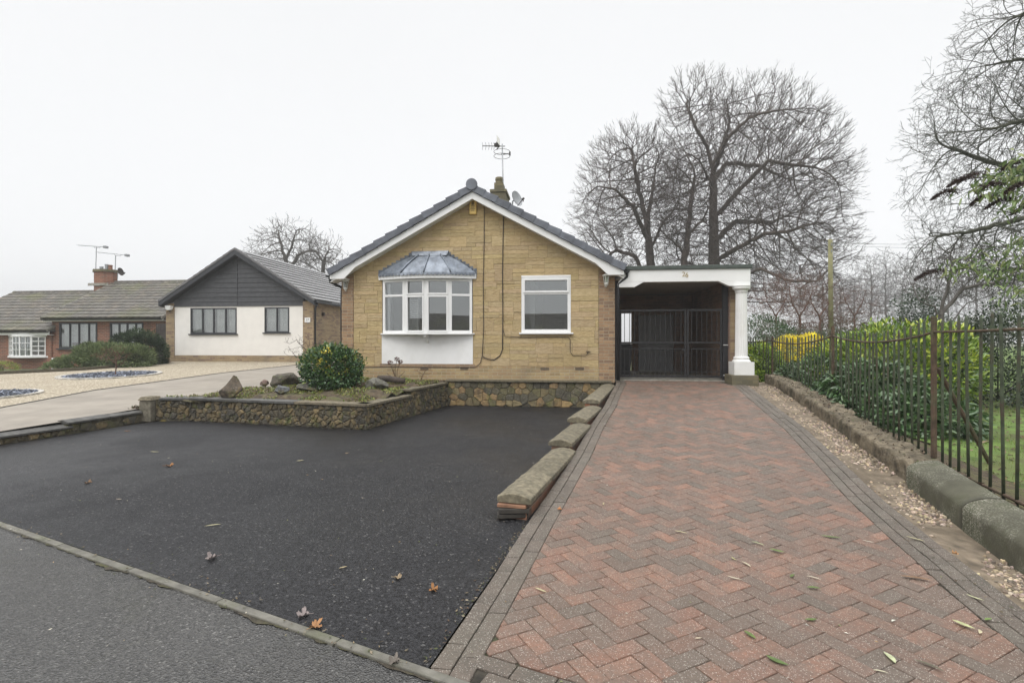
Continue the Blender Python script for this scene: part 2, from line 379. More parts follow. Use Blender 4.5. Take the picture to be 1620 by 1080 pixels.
def paver():
    m, n, p, o = newmat('block_paving'); co = objco(n)
    at_ = N(n, 'ShaderNodeAttribute', attribute_name='col').outputs['Color']
    c = mixc(n, ramp(n, noise_(n, co, 5, 6, .65), .38, .62, 0, .62), at_, (.15, .122, .10))      # grey brindle clouding
    c = mixc(n, ramp(n, noise_(n, co, 45, 4), .3, .7, .0, .5), c, (.055, .043, .035))
    c = mixc(n, ramp(n, noise_(n, co, 170, 3), .4, .7, .0, .45), c, (.22, .17, .135))
    c = mixc(n, ramp(n, noise_(n, co, .8, 5, .6), .45, .7, .0, .3), c, (.085, .075, .06))
    vo = N(n, 'ShaderNodeTexVoronoi', {'Vector': co, 'Scale': 190}); ce = N(n, 'ShaderNodeSeparateColor', {0: vo.outputs['Color']}).outputs[0]
    msk = N(n, 'ShaderNodeMath', {0: ramp(n, ce, .79, .84), 1: ramp(n, vo.outputs['Distance'], .42, .30)}, operation='MULTIPLY').outputs[0]
    msk = N(n, 'ShaderNodeMath', {0: msk, 1: ramp(n, noise_(n, co, 7, 4), .3, .6, .55, 1)}, operation='MULTIPLY').outputs[0]
    c = mixc(n, ramp(n, msk, 0, 1, 0, .8), c, (.66, .62, .55))
    n.links.new(c, p.inputs['Base Color']); n.links.new(ramp(n, noise_(n, co, 1, 4), .35, .65, .62, .38), p.inputs['Roughness']); p.inputs['Specular IOR Level'].default_value = .35
    nb = bump(n, p, vo.outputs['Distance'], .6, .003); bump(n, p, noise_(n, co, 60, 4), .5, .004, nb); return m
M['paver'] = paver()
# ------------------------------------------------------------------ polygon clipping
def clip_half(poly, a, b):  # keep left of a->b
    out = []
    f = lambda p: (b[0] - a[0]) * (p[1] - a[1]) - (b[1] - a[1]) * (p[0] - a[0])
    for i in range(len(poly)):
        p, q = poly[i], poly[(i + 1) % len(poly)]; fp, fq = f(p), f(q)
        if fp >= 0: out.append(p)
        if (fp >= 0) != (fq >= 0):
            t = fp / (fp - fq); out.append((p[0] + (q[0] - p[0]) * t, p[1] + (q[1] - p[1]) * t))
    return out
def clip_poly(poly, conv):
    for i in range(len(conv)):
        poly = clip_half(poly, conv[i], conv[(i + 1) % len(conv)])
        if len(poly) < 3: return []
    return poly
def area(p): return abs(sum(p[i][0] * p[(i + 1) % len(p)][1] - p[(i + 1) % len(p)][0] * p[i][1] for i in range(len(p)))) / 2
def inset(poly, d):
    """shrink a convex ccw polygon by d"""
    k = len(poly); out = poly
    cx = sum(p[0] for p in poly) / k; cy = sum(p[1] for p in poly) / k
    for i in range(k):
        a, b = poly[i], poly[(i + 1) % k]; dx, dy = b[0] - a[0], b[1] - a[1]; l = math.hypot(dx, dy)
        if l < 1e-5: continue
        nx, ny = -dy / l, dx / l
        out = clip_half(out, (a[0] + nx * d, a[1] + ny * d), (b[0] + nx * d, b[1] + ny * d))
        if len(out) < 3: return []
    return out
def ccw(p):
    s = sum(p[i][0] * p[(i + 1) % len(p)][1] - p[(i + 1) % len(p)][0] * p[i][1] for i in range(len(p)))
    return p if s > 0 else p[::-1]
def slab(mb, poly, fn, gap, ch, h0, h1, tiltfn=None):
    """block with chamfered edges: poly 2D ccw, fn(x,y,h)->3D"""
    p0 = inset(poly, gap)
    if len(p0) < 3 or area(p0) < 1e-4: return
    cx = sum(p[0] for p in p0) / len(p0); cy = sum(p[1] for p in p0) / len(p0)
    p1 = []
    for p in p0:
        dx, dy = cx - p[0], cy - p[1]; l = math.hypot(dx, dy) + 1e-9; s = min(.4, ch * 1.4 / l); p1.append((p[0] + dx * s, p[1] + dy * s))
    k = len(p0); n = len(mb.v); tl = tiltfn if tiltfn else (lambda x, y: 0)
    mb.v += [tuple(fn(x, y, h0)) for x, y in p0] + [tuple(fn(x, y, h1 - ch + tl(x - cx, y - cy))) for x, y in p0] + [tuple(fn(x, y, h1 + tl(x - cx, y - cy))) for x, y in p1]
    mb.face(tuple(range(n + 2 * k, n + 3 * k)))
    for i in range(k):
        j = (i + 1) % k
        mb.face((n + i, n + j, n + k + j, n + k + i)); mb.face((n + k + i, n + k + j, n + 2 * k + j, n + 2 * k + i))
# ------------------------------------------------------------------ foliage
rng = np.random.default_rng(11)
def leaves_arr(P, D, Nn, L, W, fold=.25, droop=.15):
    """P base points, D leaf directions, Nn face normals (n,3). returns V,F (2 quads each)"""
    D = D / (np.linalg.norm(D, axis=1, keepdims=True) + 1e-9)
    S = np.cross(D, Nn); S /= (np.linalg.norm(S, axis=1, keepdims=True) + 1e-9); U = np.cross(S, D)
    L = L[:, None]; W = W[:, None]
    b = P; t = P + D * L - U * L * droop
    l1 = P + D * L * .3 + S * W * .8 + U * W * fold; l2 = P + D * L * .68 + S * W * .75 + U * (W * fold - L * droop * .4)
    r1 = P + D * L * .3 - S * W * .8 + U * W * fold; r2 = P + D * L * .68 - S * W * .75 + U * (W * fold - L * droop * .4)
    n = len(P); V = np.stack([b, l1, l2, t, r2, r1], 1).reshape(-1, 3)
    i = np.arange(n)[:, None] * 6
    Fc = np.concatenate([i + np.array([[0, 3, 2, 1]]), i + np.array([[0, 5, 4, 3]])], 1).reshape(-1, 4)
    return V, Fc
def rand_unit(n):
    v = rng.normal(size=(n, 3)); return v / np.linalg.norm(v, axis=1, keepdims=True)
def bush_points(blobs, n, lo=.72, hi=1.04, zmin=-9):
    """points on the outside of a union of ellipsoids; blobs: (cx,cy,cz,rx,ry,rz)"""
    B = np.array(blobs, float); area_ = (B[:, 3] * B[:, 4] + B[:, 3] * B[:, 5] + B[:, 4] * B[:, 5]); pr = area_ / area_.sum()
    k = rng.choice(len(B), size=n * 2, p=pr); d = rand_unit(n * 2)
    lump = np.array([noise.noise(Vector((x[0] * 2.3 + j, x[1] * 2.3, x[2] * 2.3))) for x, j in zip(d, k)])
    r = (rng.uniform(lo, hi, n * 2) + lump * .16)
    P = B[k, :3] + d * B[k, 3:] * r[:, None]
    nrm = d / B[k, 3:]; nrm /= np.linalg.norm(nrm, axis=1, keepdims=True)
    keep = P[:, 2] > zmin
    for j in range(len(B)):
        q = ((P - B[j, :3]) / B[j, 3:]); keep &= ~((np.sum(q * q, 1) < .6 ** 2) & (k != j))
    P, nrm = P[keep][:n], nrm[keep][:n]
    return P, nrm
def foliage(name, blobs, n, L, W, cols, mat, parent=None, up=.5, lo=.72, hi=1.04, zmin=-9, droop=.15, jit=.7, topcol=None, cfreq=3.1, cthr=.12, **tg):
    P, nrm = bush_points(blobs, n, lo, hi, zmin); n = len(P)
    D = nrm + np.array([0, 0, up]) + rand_unit(n) * jit
    Nn = nrm * .6 + np.array([0, 0, .8]) + rand_unit(n) * .6
    # leaves grow in clusters that share a tint
    cidx = rng.integers(0, len(cols), n); CL = np.array(cols)[cidx]
    cl = np.array([noise.noise(Vector(p) * cfreq) for p in P]); CL = CL * (1 + .55 * cl[:, None]) * rng.uniform(.8, 1.2, (n, 1))
    if topcol is not None:
        m_ = (cl > cthr) & (nrm[:, 2] > -.2) & (rng.random(n) < .55); CL[m_] = np.array(topcol) * rng.uniform(.8, 1.2, (m_.sum(), 1))
    V, Fc = leaves_arr(P, D, Nn, rng.uniform(.7, 1.15, n) * L, rng.uniform(.8, 1.15, n) * W, droop=droop)
    return npmesh(name, V, Fc, mat, parent, cols=np.repeat(CL, 2, 0), **tg)
def shrub(name, loc, blobs, n, L, W, cols, label, cat='shrub', group=None, mat='leaf_gloss', stems=7, stemr=.015, stemmat='bark_green', **k):
    t = thing(name, loc, label, cat, group)
    foliage('foliage', blobs, n, L, W, cols, M[mat], t, **k)
    mb = MB(); B = blobs
    for i in range(stems):
        b = B[i % len(B)]; d = rand_unit(1)[0]; e_ = Vector((b[0] + d[0] * b[3] * .7, b[1] + d[1] * b[4] * .7, b[2] + abs(d[2]) * b[5] * .7)); s_ = Vector((loc[0] + random.uniform(-.1, .1), loc[1] + random.uniform(-.1, .1), loc[2]))
        md = s_.lerp(e_, .5) + Vector((random.uniform(-.1, .1), random.uniform(-.1, .1), .1)); mb.tube([s_, md, e_], [stemr, stemr * .8, stemr * .4], 5)
    mb.build('stem', M[stemmat], t, smooth=True)
    return t
# ------------------------------------------------------------------ bare trees by space colonisation
def colonise(guides, att, step, infl, kill, seed=1, maxit=160, up=.05, jit=.12, inert=.0):
    """guides: list of (parent_guide_index or -1, attach_fraction, [points]). returns node positions, parent index"""
    rg = np.random.default_rng(seed); pos = []; par = []; gnodes = []
    for (gi, fr, pts) in guides:
        start = -1
        if gi >= 0: start = gnodes[gi][min(len(gnodes[gi]) - 1, int(fr * (len(gnodes[gi]) - 1)))]
        ids = []
        P = [np.array(p, float) for p in pts]
        if gi >= 0: P = [pos[start]] + P
        else: pos.append(P[0]); par.append(-1); start = 0 if len(pos) == 1 else len(pos) - 1; ids.append(start)
        last = start
        for a, b in zip(P, P[1:]):
            k = max(1, int(np.linalg.norm(b - a) / step))
            for j in range(1, k + 1):
                q = a + (b - a) * j / k + rg.normal(size=3) * step * .10
                pos.append(q); par.append(last); last = len(pos) - 1; ids.append(last)
        gnodes.append(ids)
    A = np.asarray(att, float); X = np.array(pos)
    nd = np.full(len(A), 1e9); ni = np.zeros(len(A), int)
    def upd(new0):
        nonlocal nd, ni
        NX = X[new0:]
        for s in range(0, len(NX), 400):
            d = np.linalg.norm(A[:, None, :] - NX[None, s:s + 400, :], axis=2); j = d.argmin(1); dm = d[np.arange(len(A)), j]
            m = dm < nd; nd[m] = dm[m]; ni[m] = new0 + s + j[m]
    upd(0); alive = np.ones(len(A), bool)
    for it in range(maxit):
        alive &= nd > kill; m = alive & (nd < infl)
        if not m.any():
            if alive.any() and it < 40: infl *= 1.3; continue
            break
        idx = ni[m]; dv = A[m] - X[idx]; dv /= np.linalg.norm(dv, axis=1, keepdims=True)
        un, inv = np.unique(idx, return_inverse=True); acc = np.zeros((len(un), 3)); np.add.at(acc, inv, dv)
        acc += rg.normal(size=acc.shape) * jit; acc[:, 2] += up; acc /= (np.linalg.norm(acc, axis=1, keepdims=True) + 1e-9)
        pp = np.array(par)[un]; pd = np.where((pp >= 0)[:, None], X[un] - X[np.maximum(pp, 0)], 0); pd /= (np.linalg.norm(pd, axis=1, keepdims=True) + 1e-9); acc += pd * inert; acc /= (np.linalg.norm(acc, axis=1, keepdims=True) + 1e-9)
        new = X[un] + acc * step
        # drop nodes that land on an existing sibling
        key = set(map(tuple, np.round(X / (step * .45)).astype(int))); keep = [i for i in range(len(new)) if tuple(np.round(new[i] / (step * .45)).astype(int)) not in key]
        if not keep: break
        n0 = len(X); X = np.vstack([X, new[keep]]); par += list(un[keep]); upd(n0)
    return X, np.array(par)
def add_twigs(X, par, prob, n, length, seed=3, up=.3, gens=1, droop=0, rad_out=None, ncut=None, spread=.55):
    rg = np.random.default_rng(seed)
    for g in range(gens):
        cnt = np.zeros(len(X), int); np.add.at(cnt, par[par >= 0], 1)
        tips = np.where((cnt == 0) | ((cnt == 1) & (rg.random(len(X)) < prob)))[0]
        # never on the thick stem: count descendants
        desc = np.ones(len(X), int)
        for i in range(len(X) - 1, 0, -1):
            if par[i] >= 0: desc[par[i]] += desc[i]
        tips = tips[desc[tips] < (ncut or 30)]
        newX = []; newP = []; base = len(X); k = 0
        for t in tips:
            d0 = X[t] - X[par[t]] if par[t] >= 0 else np.array([0, 0, 1.]); d0 = d0 / (np.linalg.norm(d0) + 1e-9)
            if rad_out is not None:
                o = X[t] - rad_out; d0 = d0 + .7 * o / np.linalg.norm(o)
            for q in range(n):
                d = d0 + rg.normal(size=3) * spread; d[2] += up - droop; d /= np.linalg.norm(d); L = length * rg.uniform(.5, 1.2)
                p1 = X[t] + d * L * .5; d2 = d + rg.normal(size=3) * .25; d2[2] += up * .4; d2 /= np.linalg.norm(d2); p2 = p1 + d2 * L * .5
                newX += [p1, p2]; newP += [t, base + k]; k += 2
        if newX: X = np.vstack([X, np.array(newX)]); par = np.concatenate([par, np.array(newP)])
        length *= .6
    return X, par
def tree_mesh(X, par, rtrunk, rtip, rmin=0.0):
    n = len(X); order = np.argsort(-np.arange(n)); desc = np.zeros(n); cnt = np.zeros(n, int); np.add.at(cnt, par[par >= 0], 1)
    # parents always precede children for colonise+twigs
    tipn = (cnt == 0).sum(); p = math.log(max(tipn, 2)) / math.log(rtrunk / rtip)
    acc = np.where(cnt == 0, rtip ** p, 0.0); main = np.full(n, -1); best = np.zeros(n)
    for i in range(n - 1, -1, -1):
        j = par[i]
        if j >= 0:
            acc[j] += acc[i]
            if acc[i] > best[j]: best[j] = acc[i]; main[j] = i
    r = acc ** (1 / p)
    c = np.where(par >= 0)[0]; pa = par[c]
    dirn = np.zeros((n, 3)); dv = X[c] - X[pa]; dv /= (np.linalg.norm(dv, axis=1, keepdims=True) + 1e-9); dirn[c] = dv
    for i in np.where(par < 0)[0]:
        if main[i] >= 0: dirn[i] = dirn[main[i]]
    avg = dirn.copy(); mm = main >= 0; avg[mm] = dirn[mm] + dirn[main[mm]]; avg /= (np.linalg.norm(avg, axis=1, keepdims=True) + 1e-9)
    Vs = []; Fs = []; RF = []; base = 0; r0_ = r; r = np.maximum(r, rmin)
    for lo, hi, ns in ((0, .02, 3), (.02, .08, 5), (.08, 9, 10)):
        s = c[(r[c] >= lo) & (r[c] < hi)]
        if not len(s): continue
        q = par[s]; ismain = main[q] == s
        da = np.where(ismain[:, None], avg[q], dirn[s]); db = avg[s]; ra = np.where(ismain, r[q], np.minimum(r[q], r[s] * 1.25)); rb = r[s]
        def ring(P, Dn, rr):
            ref = np.array([.31, .22, .93]); a_ = np.cross(Dn, ref); l = np.linalg.norm(a_, axis=1, keepdims=True); a_ = a_ / (l + 1e-9); b_ = np.cross(Dn, a_)
            th = np.arange(ns) * 2 * math.pi / ns
            return P[:, None, :] + rr[:, None, None] * (a_[:, None, :] * np.cos(th)[None, :, None] + b_[:, None, :] * np.sin(th)[None, :, None])
        A_ = ring(X[q], da, ra); B_ = ring(X[s], db, rb); V = np.concatenate([A_, B_], 1).reshape(-1, 3); m = len(s)
        k = np.arange(ns); k2 = (k + 1) % ns; quad = np.stack([k, k2, ns + k2, ns + k], 1)
        Fc = (np.arange(m)[:, None, None] * (2 * ns) + quad[None]).reshape(-1, 4) + base
        Vs.append(V); Fs.append(Fc); RF.append(np.repeat(r0_[s], ns)); base += len(V)
    V = np.vstack(Vs); Fc = np.vstack(Fs)
    return V, Fc, np.concatenate(RF), c
def bare_tree(name, loc, guides, att, rtrunk, rtip, label, cat='tree', group=None, step=.5, infl=3.0, kill=.9, twn=3, twl=1.0, twgen=1, prob=.35, mat='bark', seed=1, up=.05, twup=.3, droop=0, rad=None, twmat=None, jit=.12, rmin=0.0, inert=.45, spread=.45):
    X, par = colonise(guides, att, step, infl, kill, seed, up=up, jit=jit, inert=inert)
    X, par = add_twigs(X, par, prob, twn, twl, seed + 5, twup, twgen, droop, rad, spread=spread)
    V, Fc, r, c = tree_mesh(X, par, rtrunk, rtip, rmin)
    t = thing(name, loc, label, cat, group)
    # faces of thick members are the trunk, the rest the crown
    m = r > rtrunk * .36
    def sub(mask, nm, mt):
        f = Fc[mask]
        if not len(f): return
        u, inv = np.unique(f.ravel(), return_inverse=True); npmesh(nm, V[u], inv.reshape(-1, 4), M[mt], t, smooth=True)
    sub(m, 'trunk', mat); sub(~m, 'crown', twmat or mat)
    return t
def ell_pts(n, c, r, seed, zmin=-99, shell=.0, pw=.45):
    rg = np.random.default_rng(seed); v = rg.normal(size=(n, 3)); v /= np.linalg.norm(v, axis=1, keepdims=True)
    q = rg.uniform(shell, 1, (n, 1)) ** pw; p = np.array(c) + v * np.array(r) * q; return p[p[:, 2] > zmin]
# ================================================================== GROUND
def gridsheet(name, xs, ys, fz, mat, inside=None, **k):
    mb = MB(); nx, ny = len(xs), len(ys)
    mb.v = [(x, y, fz(x, y)) for y in ys for x in xs]
    for j in range(ny - 1):
        for i in range(nx - 1):
            if inside and not inside((xs[i] + xs[i + 1]) / 2, (ys[j] + ys[j + 1]) / 2): continue
            mb.face((j * nx + i, j * nx + i + 1, (j + 1) * nx + i + 1, (j + 1) * nx + i))
    return mb.build(name, mat, kind='structure', smooth=True, **k)
def lin(a, b, n): return [a + (b - a) * i / n for i in range(n + 1)]
def hg(x, y):
    if y < 7: z = -.25
    else: z = -.25 + .03 * (min(y, 25) - 7)
    if y < -5: z = -.25 - .05 * min(30, -5 - y)
    return z
gridsheet('ground', [-600, -200, -80] + lin(-50, 50, 40) + [80, 200, 600], [-300, -80] + lin(-60, 60, 48) + [90, 160, 300, 900], hg, M['ground'])
EL0, EL1 = G(0, 824), G(684, 1059)              # edging line between forecourt and footway
ed = (EL1 - EL0).normalized(); EA = EL0 - ed * 9; EB = EL1 + ed * 9
nrm_e = Vector((-ed.y, ed.x, 0))                # towards the house
# footway / road on the camera side
mb = MB(); mb.poly([EA, EA - nrm_e * 9, EB - nrm_e * 9, EB]); mb.v = [(x, y, -.012) for x, y, z in mb.v]
mb.build('pavement', M['pavement'], kind='structure')
# edging stones, flush kerb
mb = MB(); L_ = (EB - EA).length; k = 0; s_ = 0
while s_ < L_:
    l = .915; a = EA + ed * (s_ + .003); b = EA + ed * (s_ + l - .003); o1 = random.uniform(-.004, .004); h = random.uniform(-.002, .003)
    p = [a + nrm_e * (-.052 + o1), b + nrm_e * (-.052 + o1), b + nrm_e * .0, a + nrm_e * .0]
    c_ = random.uniform(.42, .62); mb.col((c_, c_, c_ * .97))
    mb.hexa([(q.x, q.y, -.1) for q in p] + [(q.x, q.y, .003 + h) for q in p]); s_ += l
mb.build('kerb', M['concrete'], kind='structure', bevel=.006)
# moss strip along the edging
mb = MB(); P_, Q_ = [], []
for i in range(360):
    s_ = i * .03 + 5; P_.append(EA + ed * s_ - nrm_e * .045); Q_.append(EA + ed * s_ - nrm_e * max(.047, .058 + .04 * noise.noise(Vector((s_ * 2, 0, 0))) + .03 * noise.noise(Vector((s_ * 9, 5, 0))) + .012 * noise.noise(Vector((s_ * 31, 5, 0)))))
for i in range(359):
    for a, b, c, d in [(P_[i], Q_[i], Q_[i + 1], P_[i + 1])]:
        mb.poly([(q.x, q.y, -.007) for q in (a, b, c, d)])
M['moss'] = plain('moss_dirt', (.05, .042, .03), .95, .35, 14, 1, 50, dirt=(.085, .09, .025), dsc=4, damt=.7, bdist=.01)
mb.build('moss', M['moss'], kind='stuff')
# driveway outline
DL = [(-.66, 2.22), (-.345, 4.17), (.05, 6.24), (.275, 7.6), (.56, 9.0), (1.03, 11.75), (1.12, 15.6)]   # outer left edge
DR = [(2.42, 2.2), (2.53, 3.18), (2.80, 4.91), (3.32, 7.65), (3.80, 11.5), (3.72, 11.9), (3.72, 15.6)]  # outer right edge
def dl(y): return interp(y, [(b, a) for a, b in DL])
def dr(y): return interp(y, [(b, a) for a, b in DR])
# black tarmac forecourt
mb = MB(); ys = lin(1.2, 11.9, 60)
W1 = (-8.35, 5.9)
def tleft(y): return interp(y, [(1.0, -12.5), (6.4, -8.2), (8.8, -7.75), (8.9, -7.6), (11.9, -7.6)])
for a, b in zip(ys, ys[1:]):
    pts = [(tleft(a), a), (dl(a), a), (dl(b), b), (tleft(b), b)]
    pts = clip_half(ccw(pts), (EA.x, EA.y), (EB.x, EB.y))
    if len(pts) >= 3: mb.poly([(x, y, .002 + .0 * y) for x, y in pts])
mb.build('forecourt', M['tarmac'], kind='structure')
# sand bed below the paving (seen in the joints)
mb = MB(); ys = lin(1.0, 15.6, 60)
for a, b in zip(ys, ys[1:]):
    pts = [(dl(a) + .01, a), (dr(a), a), (dr(b), b), (dl(b) + .01, b)]
    pts = clip_half(pts, (EA.x, EA.y), (EB.x, EB.y))
    if len(pts) >= 3: mb.poly([(x, y, zd(y) - .012) for x, y in pts])
M['joint'] = plain('jointing_sand', (.035, .03, .022), .95, .3, 14, .6, 80, dirt=(.05, .07, .015), dsc=2, damt=.7)
mb.build('driveway_bed', M['joint'], kind='structure')
# block paving: real blocks
mb = MB(); BW = .215   # width of each border course group
Y1 = 12.25
# where the field begins at the street end: two courses of blocks follow the edging line
def edge_y(x): t = (x - EL0.x) / (EL1.x - EL0.x); return EL0.y + t * (EL1.y - EL0.y)
RED = [(.245, .122, .082), (.21, .105, .072), (.175, .098, .07), (.135, .088, .066), (.28, .14, .092), (.15, .097, .072), (.115, .088, .068), (.215, .115, .078)]
GREY = [(.105, .097, .078), (.085, .078, .064), (.12, .112, .092), (.075, .068, .056)]
fld = []
for y in lin(2.0, Y1, 16): fld.append((dl(y) + BW, y))
left = fld; right = [(dr(y) - .30, y) for y in lin(Y1, 1.6, 16)]
field = ccw(left + right)
field2 = [field]
fo = Vector((EA.x, EA.y)) + Vector((nrm_e.x, nrm_e.y)) * .0
th = R(33.5); ct, st_ = math.cos(th), math.sin(th); u = .1015
def tr(x, y): return (x * ct - y * st_, x * st_ + y * ct)
def conv_clip(poly):
    # left boundary (nearly straight chain) and right chain: clip with the local segments
    cy = sum(p[1] for p in poly) / len(poly)
    for ch, sgn in ((DL, 1), (DR, -1)):
        for (x0, y0), (x1, y1) in zip(ch, ch[1:]):
            if y0 - .25 <= cy < y1 + .25:
                off = BW if sgn > 0 else -.30
                a, b = (x0 + off, y0), (x1 + off, y1)
                poly = clip_half(poly, b, a) if sgn > 0 else clip_half(poly, a, b)
                if len(poly) < 3: return []
    a, b = (EA.x, EA.y + .0), (EB.x, EB.y)
    poly = clip_half(poly, (EA.x + nrm_e.x * .215, EA.y + nrm_e.y * .215), (EB.x + nrm_e.x * .215, EB.y + nrm_e.y * .215))
    if len(poly) < 3: return []
    return clip_half(poly, (10, Y1), (-10, Y1))
def dfn(x, y, h): return (x, y, zd(y) + h + .006 * noise.noise(Vector((x * .9, y * .9, 2))))
rb = random.Random(4)
for i in range(-110, 170):
    for j in range(-130, 170):
        k = (i - j) % 4
        if k == 0: q = [(i, j), (i + 2, j), (i + 2, j + 1), (i, j + 1)]
        elif k == 3: q = [(i, j), (i + 1, j), (i + 1, j + 2), (i, j + 2)]
        else: continue
        c0 = tr(q[0][0] * u, q[0][1] * u)
        if not (-1.2 < c0[0] < 4.4 and 1.2 < c0[1] < Y1 + .3): continue
        poly = [tr(a * u, b * u) for a, b in q]; poly = conv_clip(poly)
        if len(poly) < 3 or area(poly) < .0012: continue
        mb.col(rb.choice(RED)); tx, ty = rb.gauss(0, .006), rb.gauss(0, .006)
        slab(mb, poly, dfn, .0015, .0035, -.03, rb.gauss(0, .0009), lambda x, y: x * tx + y * ty)
def course(mb, fn_a, fn_b, y0, y1, ln, cols, clipend=True):
    y = y0
    while y < y1:
        yb = min(y + ln, y1); a = [(fn_a(y), y), (fn_b(y), y), (fn_b(yb), yb), (fn_a(yb), yb)]
        a = clip_half(a, (EA.x + nrm_e.x * .0, EA.y + nrm_e.y * .0), (EB.x, EB.y)) if y < 4 else a
        if len(a) >= 3 and area(a) > .001:
            mb.col(rb.choice(cols)); tx, ty = rb.gauss(0, .008), rb.gauss(0, .008)
            slab(mb, a, dfn, .002, .004, -.03, rb.gauss(0, .0015), lambda x, y: x * tx + y * ty)
        y += ln
course(mb, lambda y: dl(y) + .004, lambda y: dl(y) + .106, 2.1, Y1, .203, GREY)
course(mb, lambda y: dl(y) + .108, lambda y: dl(y) + BW, 2.0, Y1, .203, GREY)
for k_ in range(3):
    course(mb, lambda y, k_=k_: dr(y) - .298 + k_ * .1, lambda y, k_=k_: dr(y) - .298 + k_ * .1 + .098, 1.4 + .07 * k_, 11.6, .203, GREY)
# two header courses beside the edging
for r_ in range(2):
    s_ = 0.1 * r_
    while s_ < 16:
        a = EA + ed * s_ + nrm_e * (.004 + r_ * .105); b = EA + ed * (s_ + .2) + nrm_e * (.004 + r_ * .105); c = b + nrm_e * .1; d = a + nrm_e * .1
        xm = (a.x + b.x) / 2; ym = (a.y + c.y) / 2
        if dl(ym) + BW < xm < dr(ym) - .3:
            mb.col(rb.choice(GREY)); slab(mb, [(q.x, q.y) for q in (a, b, c, d)], dfn, .002, .004, -.03, rb.gauss(0, .001))
        s_ += .203
mb.build('driveway', M['paver'], kind='structure')
# concrete slab inside the carport
mb = MB(); mb.box(1.05, 3.75, Y1 + .005, 15.9, .45, .607)
mb.build('carport_floor', M['concrete'], kind='structure')
# neighbour's sloping ground
def onzn(px, py): return GP(px, py, .2, .033, 7)
nb_line = [onzn(-330, 672), onzn(0, 645), onzn(150, 617), onzn(350, 590), onzn(470, 577)]
kb_line = [onzn(-330, 604), onzn(0, 592), onzn(130, 586), onzn(268, 574)]
mb = MB(); mb.poly([(p.x, p.y, p.z) for p in nb_line] + [(-10.2, 20.6, zn(20.6)), (-17.3, 20.6, zn(20.6))] + [(p.x, p.y, p.z) for p in kb_line[::-1]])
mb.build('gravel', M['gravel'], kind='structure')
mb = MB()
dpts = [(p.x, p.y, p.z - .004) for p in nb_line] + [(-10.2, 21, zn(21) - .004), (-10.2, 34, zn(34)), (-5.7, 34, zn(34)), (-5.65, 12.1, zn(12.1) - .004), (-7.1, 9.6, zn(9.6) - .004), (-7.95, 8.9, zn(8.9) - .004), (-8.15, 7.37, zn(7.37) - .004), (-8.4, 6.2, zn(6.2) - .004), (-9.2, 4.4, zn(4.4) - .004), (-14, 3.0, zn(3) - .004)]
mb.poly(dpts); mb.build('neighbour_drive', M['path'], kind='structure')
mb = MB(); mb.tube([(p.x, p.y, p.z + .004) for p in nb_line], .012, 6); mb.build('drive_edging', M['coping_dark'], kind='structure')
# earth under the bed
def soilz(x, y):
    n_ = noise.noise(Vector((x * 1.7, y * 1.7, 0))) * .06 + noise.noise(Vector((x * 6, y * 6, 3))) * .025
    front = interp(x, [(-7.7, 8.80), (-3.4, 8.38), (-2.8, 11.7)])
    d = max(0, min(1, (y - front) / 1.2)); back = 1 if x > -5.4 else max(0.0, min(1, (interp(x, [(-7.9, 9.2), (-5.6, 12.0)]) + .1 - y) / .8))
    return .37 + .16 * d * back + n_ + (.06 if x > -5 and y > 10.5 else 0) - .14 * (1 - back) * 0
def insoil(x, y):
    if x < -5.55: return y < interp(x, [(-7.9, 9.0), (-5.55, 12.05)]) + .05 and y > interp(x, [(-7.8, 8.93), (-3.4, 8.45)]) and x > -7.85
    return y > interp(x, [(-7.8, 8.93), (-3.45, 8.5)]) and y < 11.98 and x < interp(y, [(8.4, -3.55), (11.7, -2.95)])
gridsheet('flower_bed', lin(-7.9, -2.8, 60), lin(8.4, 12.1, 44), soilz, M['soil'], insoil)
# strip of bare soil between driveway and park wall
def wallx(y): return interp(y, [(-1, 2.05), (3.73, 2.97), (5.5, 3.36), (7.14, 3.66), (9.0, 3.98), (11.5, 4.35), (12.5, 4.5)])
xsn = lin(0, 1, 8); ysn = lin(1.5, 12.4, 50); mb = MB()
for yy in ysn:
    for tt in xsn:
        x = dr(yy) + .003 + (wallx(yy) + .1 - dr(yy)) * tt
        mb.v.append((x, yy, zd(yy) - .02 + .02 * noise.noise(Vector((x * 5, yy * 5, 0))) - .02 * math.sin(tt * 3.14)))
for j in range(50):
    for i in range(8): mb.face((j * 9 + i, j * 9 + i + 1, (j + 1) * 9 + i + 1, (j + 1) * 9 + i))
mb.build('path', M['sand'], kind='structure', smooth=True)
# stone chips lying on it, one mass
mb = MB(); rc = random.Random(9)
for i in range(5600):
    yy = 2.4 + 9.3 * rc.random() ** 1.5; dens = noise.noise(Vector((yy * 1.1, 4, 0))) * 1.3
    tt = min(.97, max(.06, rc.gauss(.58, .24))); x = dr(yy) + (wallx(yy) - dr(yy)) * tt; z = zd(yy) - .02 - .02 * math.sin(tt * 3.14)
    if rc.random() > .5 + dens + 1.2 * noise.noise(Vector((x * 3, yy * 2.2, 7))): continue
    s_ = rc.uniform(.005, .017); a = rc.random() * 6.28; c_ = rc.choice((.45, .7, .9, 1.1, 1.4, 1.75)); mb.col((c_, c_ * rc.uniform(.85, 1), c_ * rc.uniform(.7, 1)))
    pts = []
    for k in range(5):
        t_ = a + k * 1.256 + rc.uniform(-.3, .3); r_ = s_ * rc.uniform(.6, 1.3); pts.append((x + math.cos(t_) * r_, yy + math.sin(t_) * r_ * .8, z + s_ * rc.uniform(.2, .7)))
    n_ = len(mb.v); mb.v += pts + [(x, yy, z + s_ * .95)] + [(p[0], p[1], z - .01) for p in pts]
    for k in range(5): mb.face((n_ + k, n_ + (k + 1) % 5, n_ + 5)); mb.face((n_ + 6 + k, n_ + 6 + (k + 1) % 5, n_ + (k + 1) % 5, n_ + k))
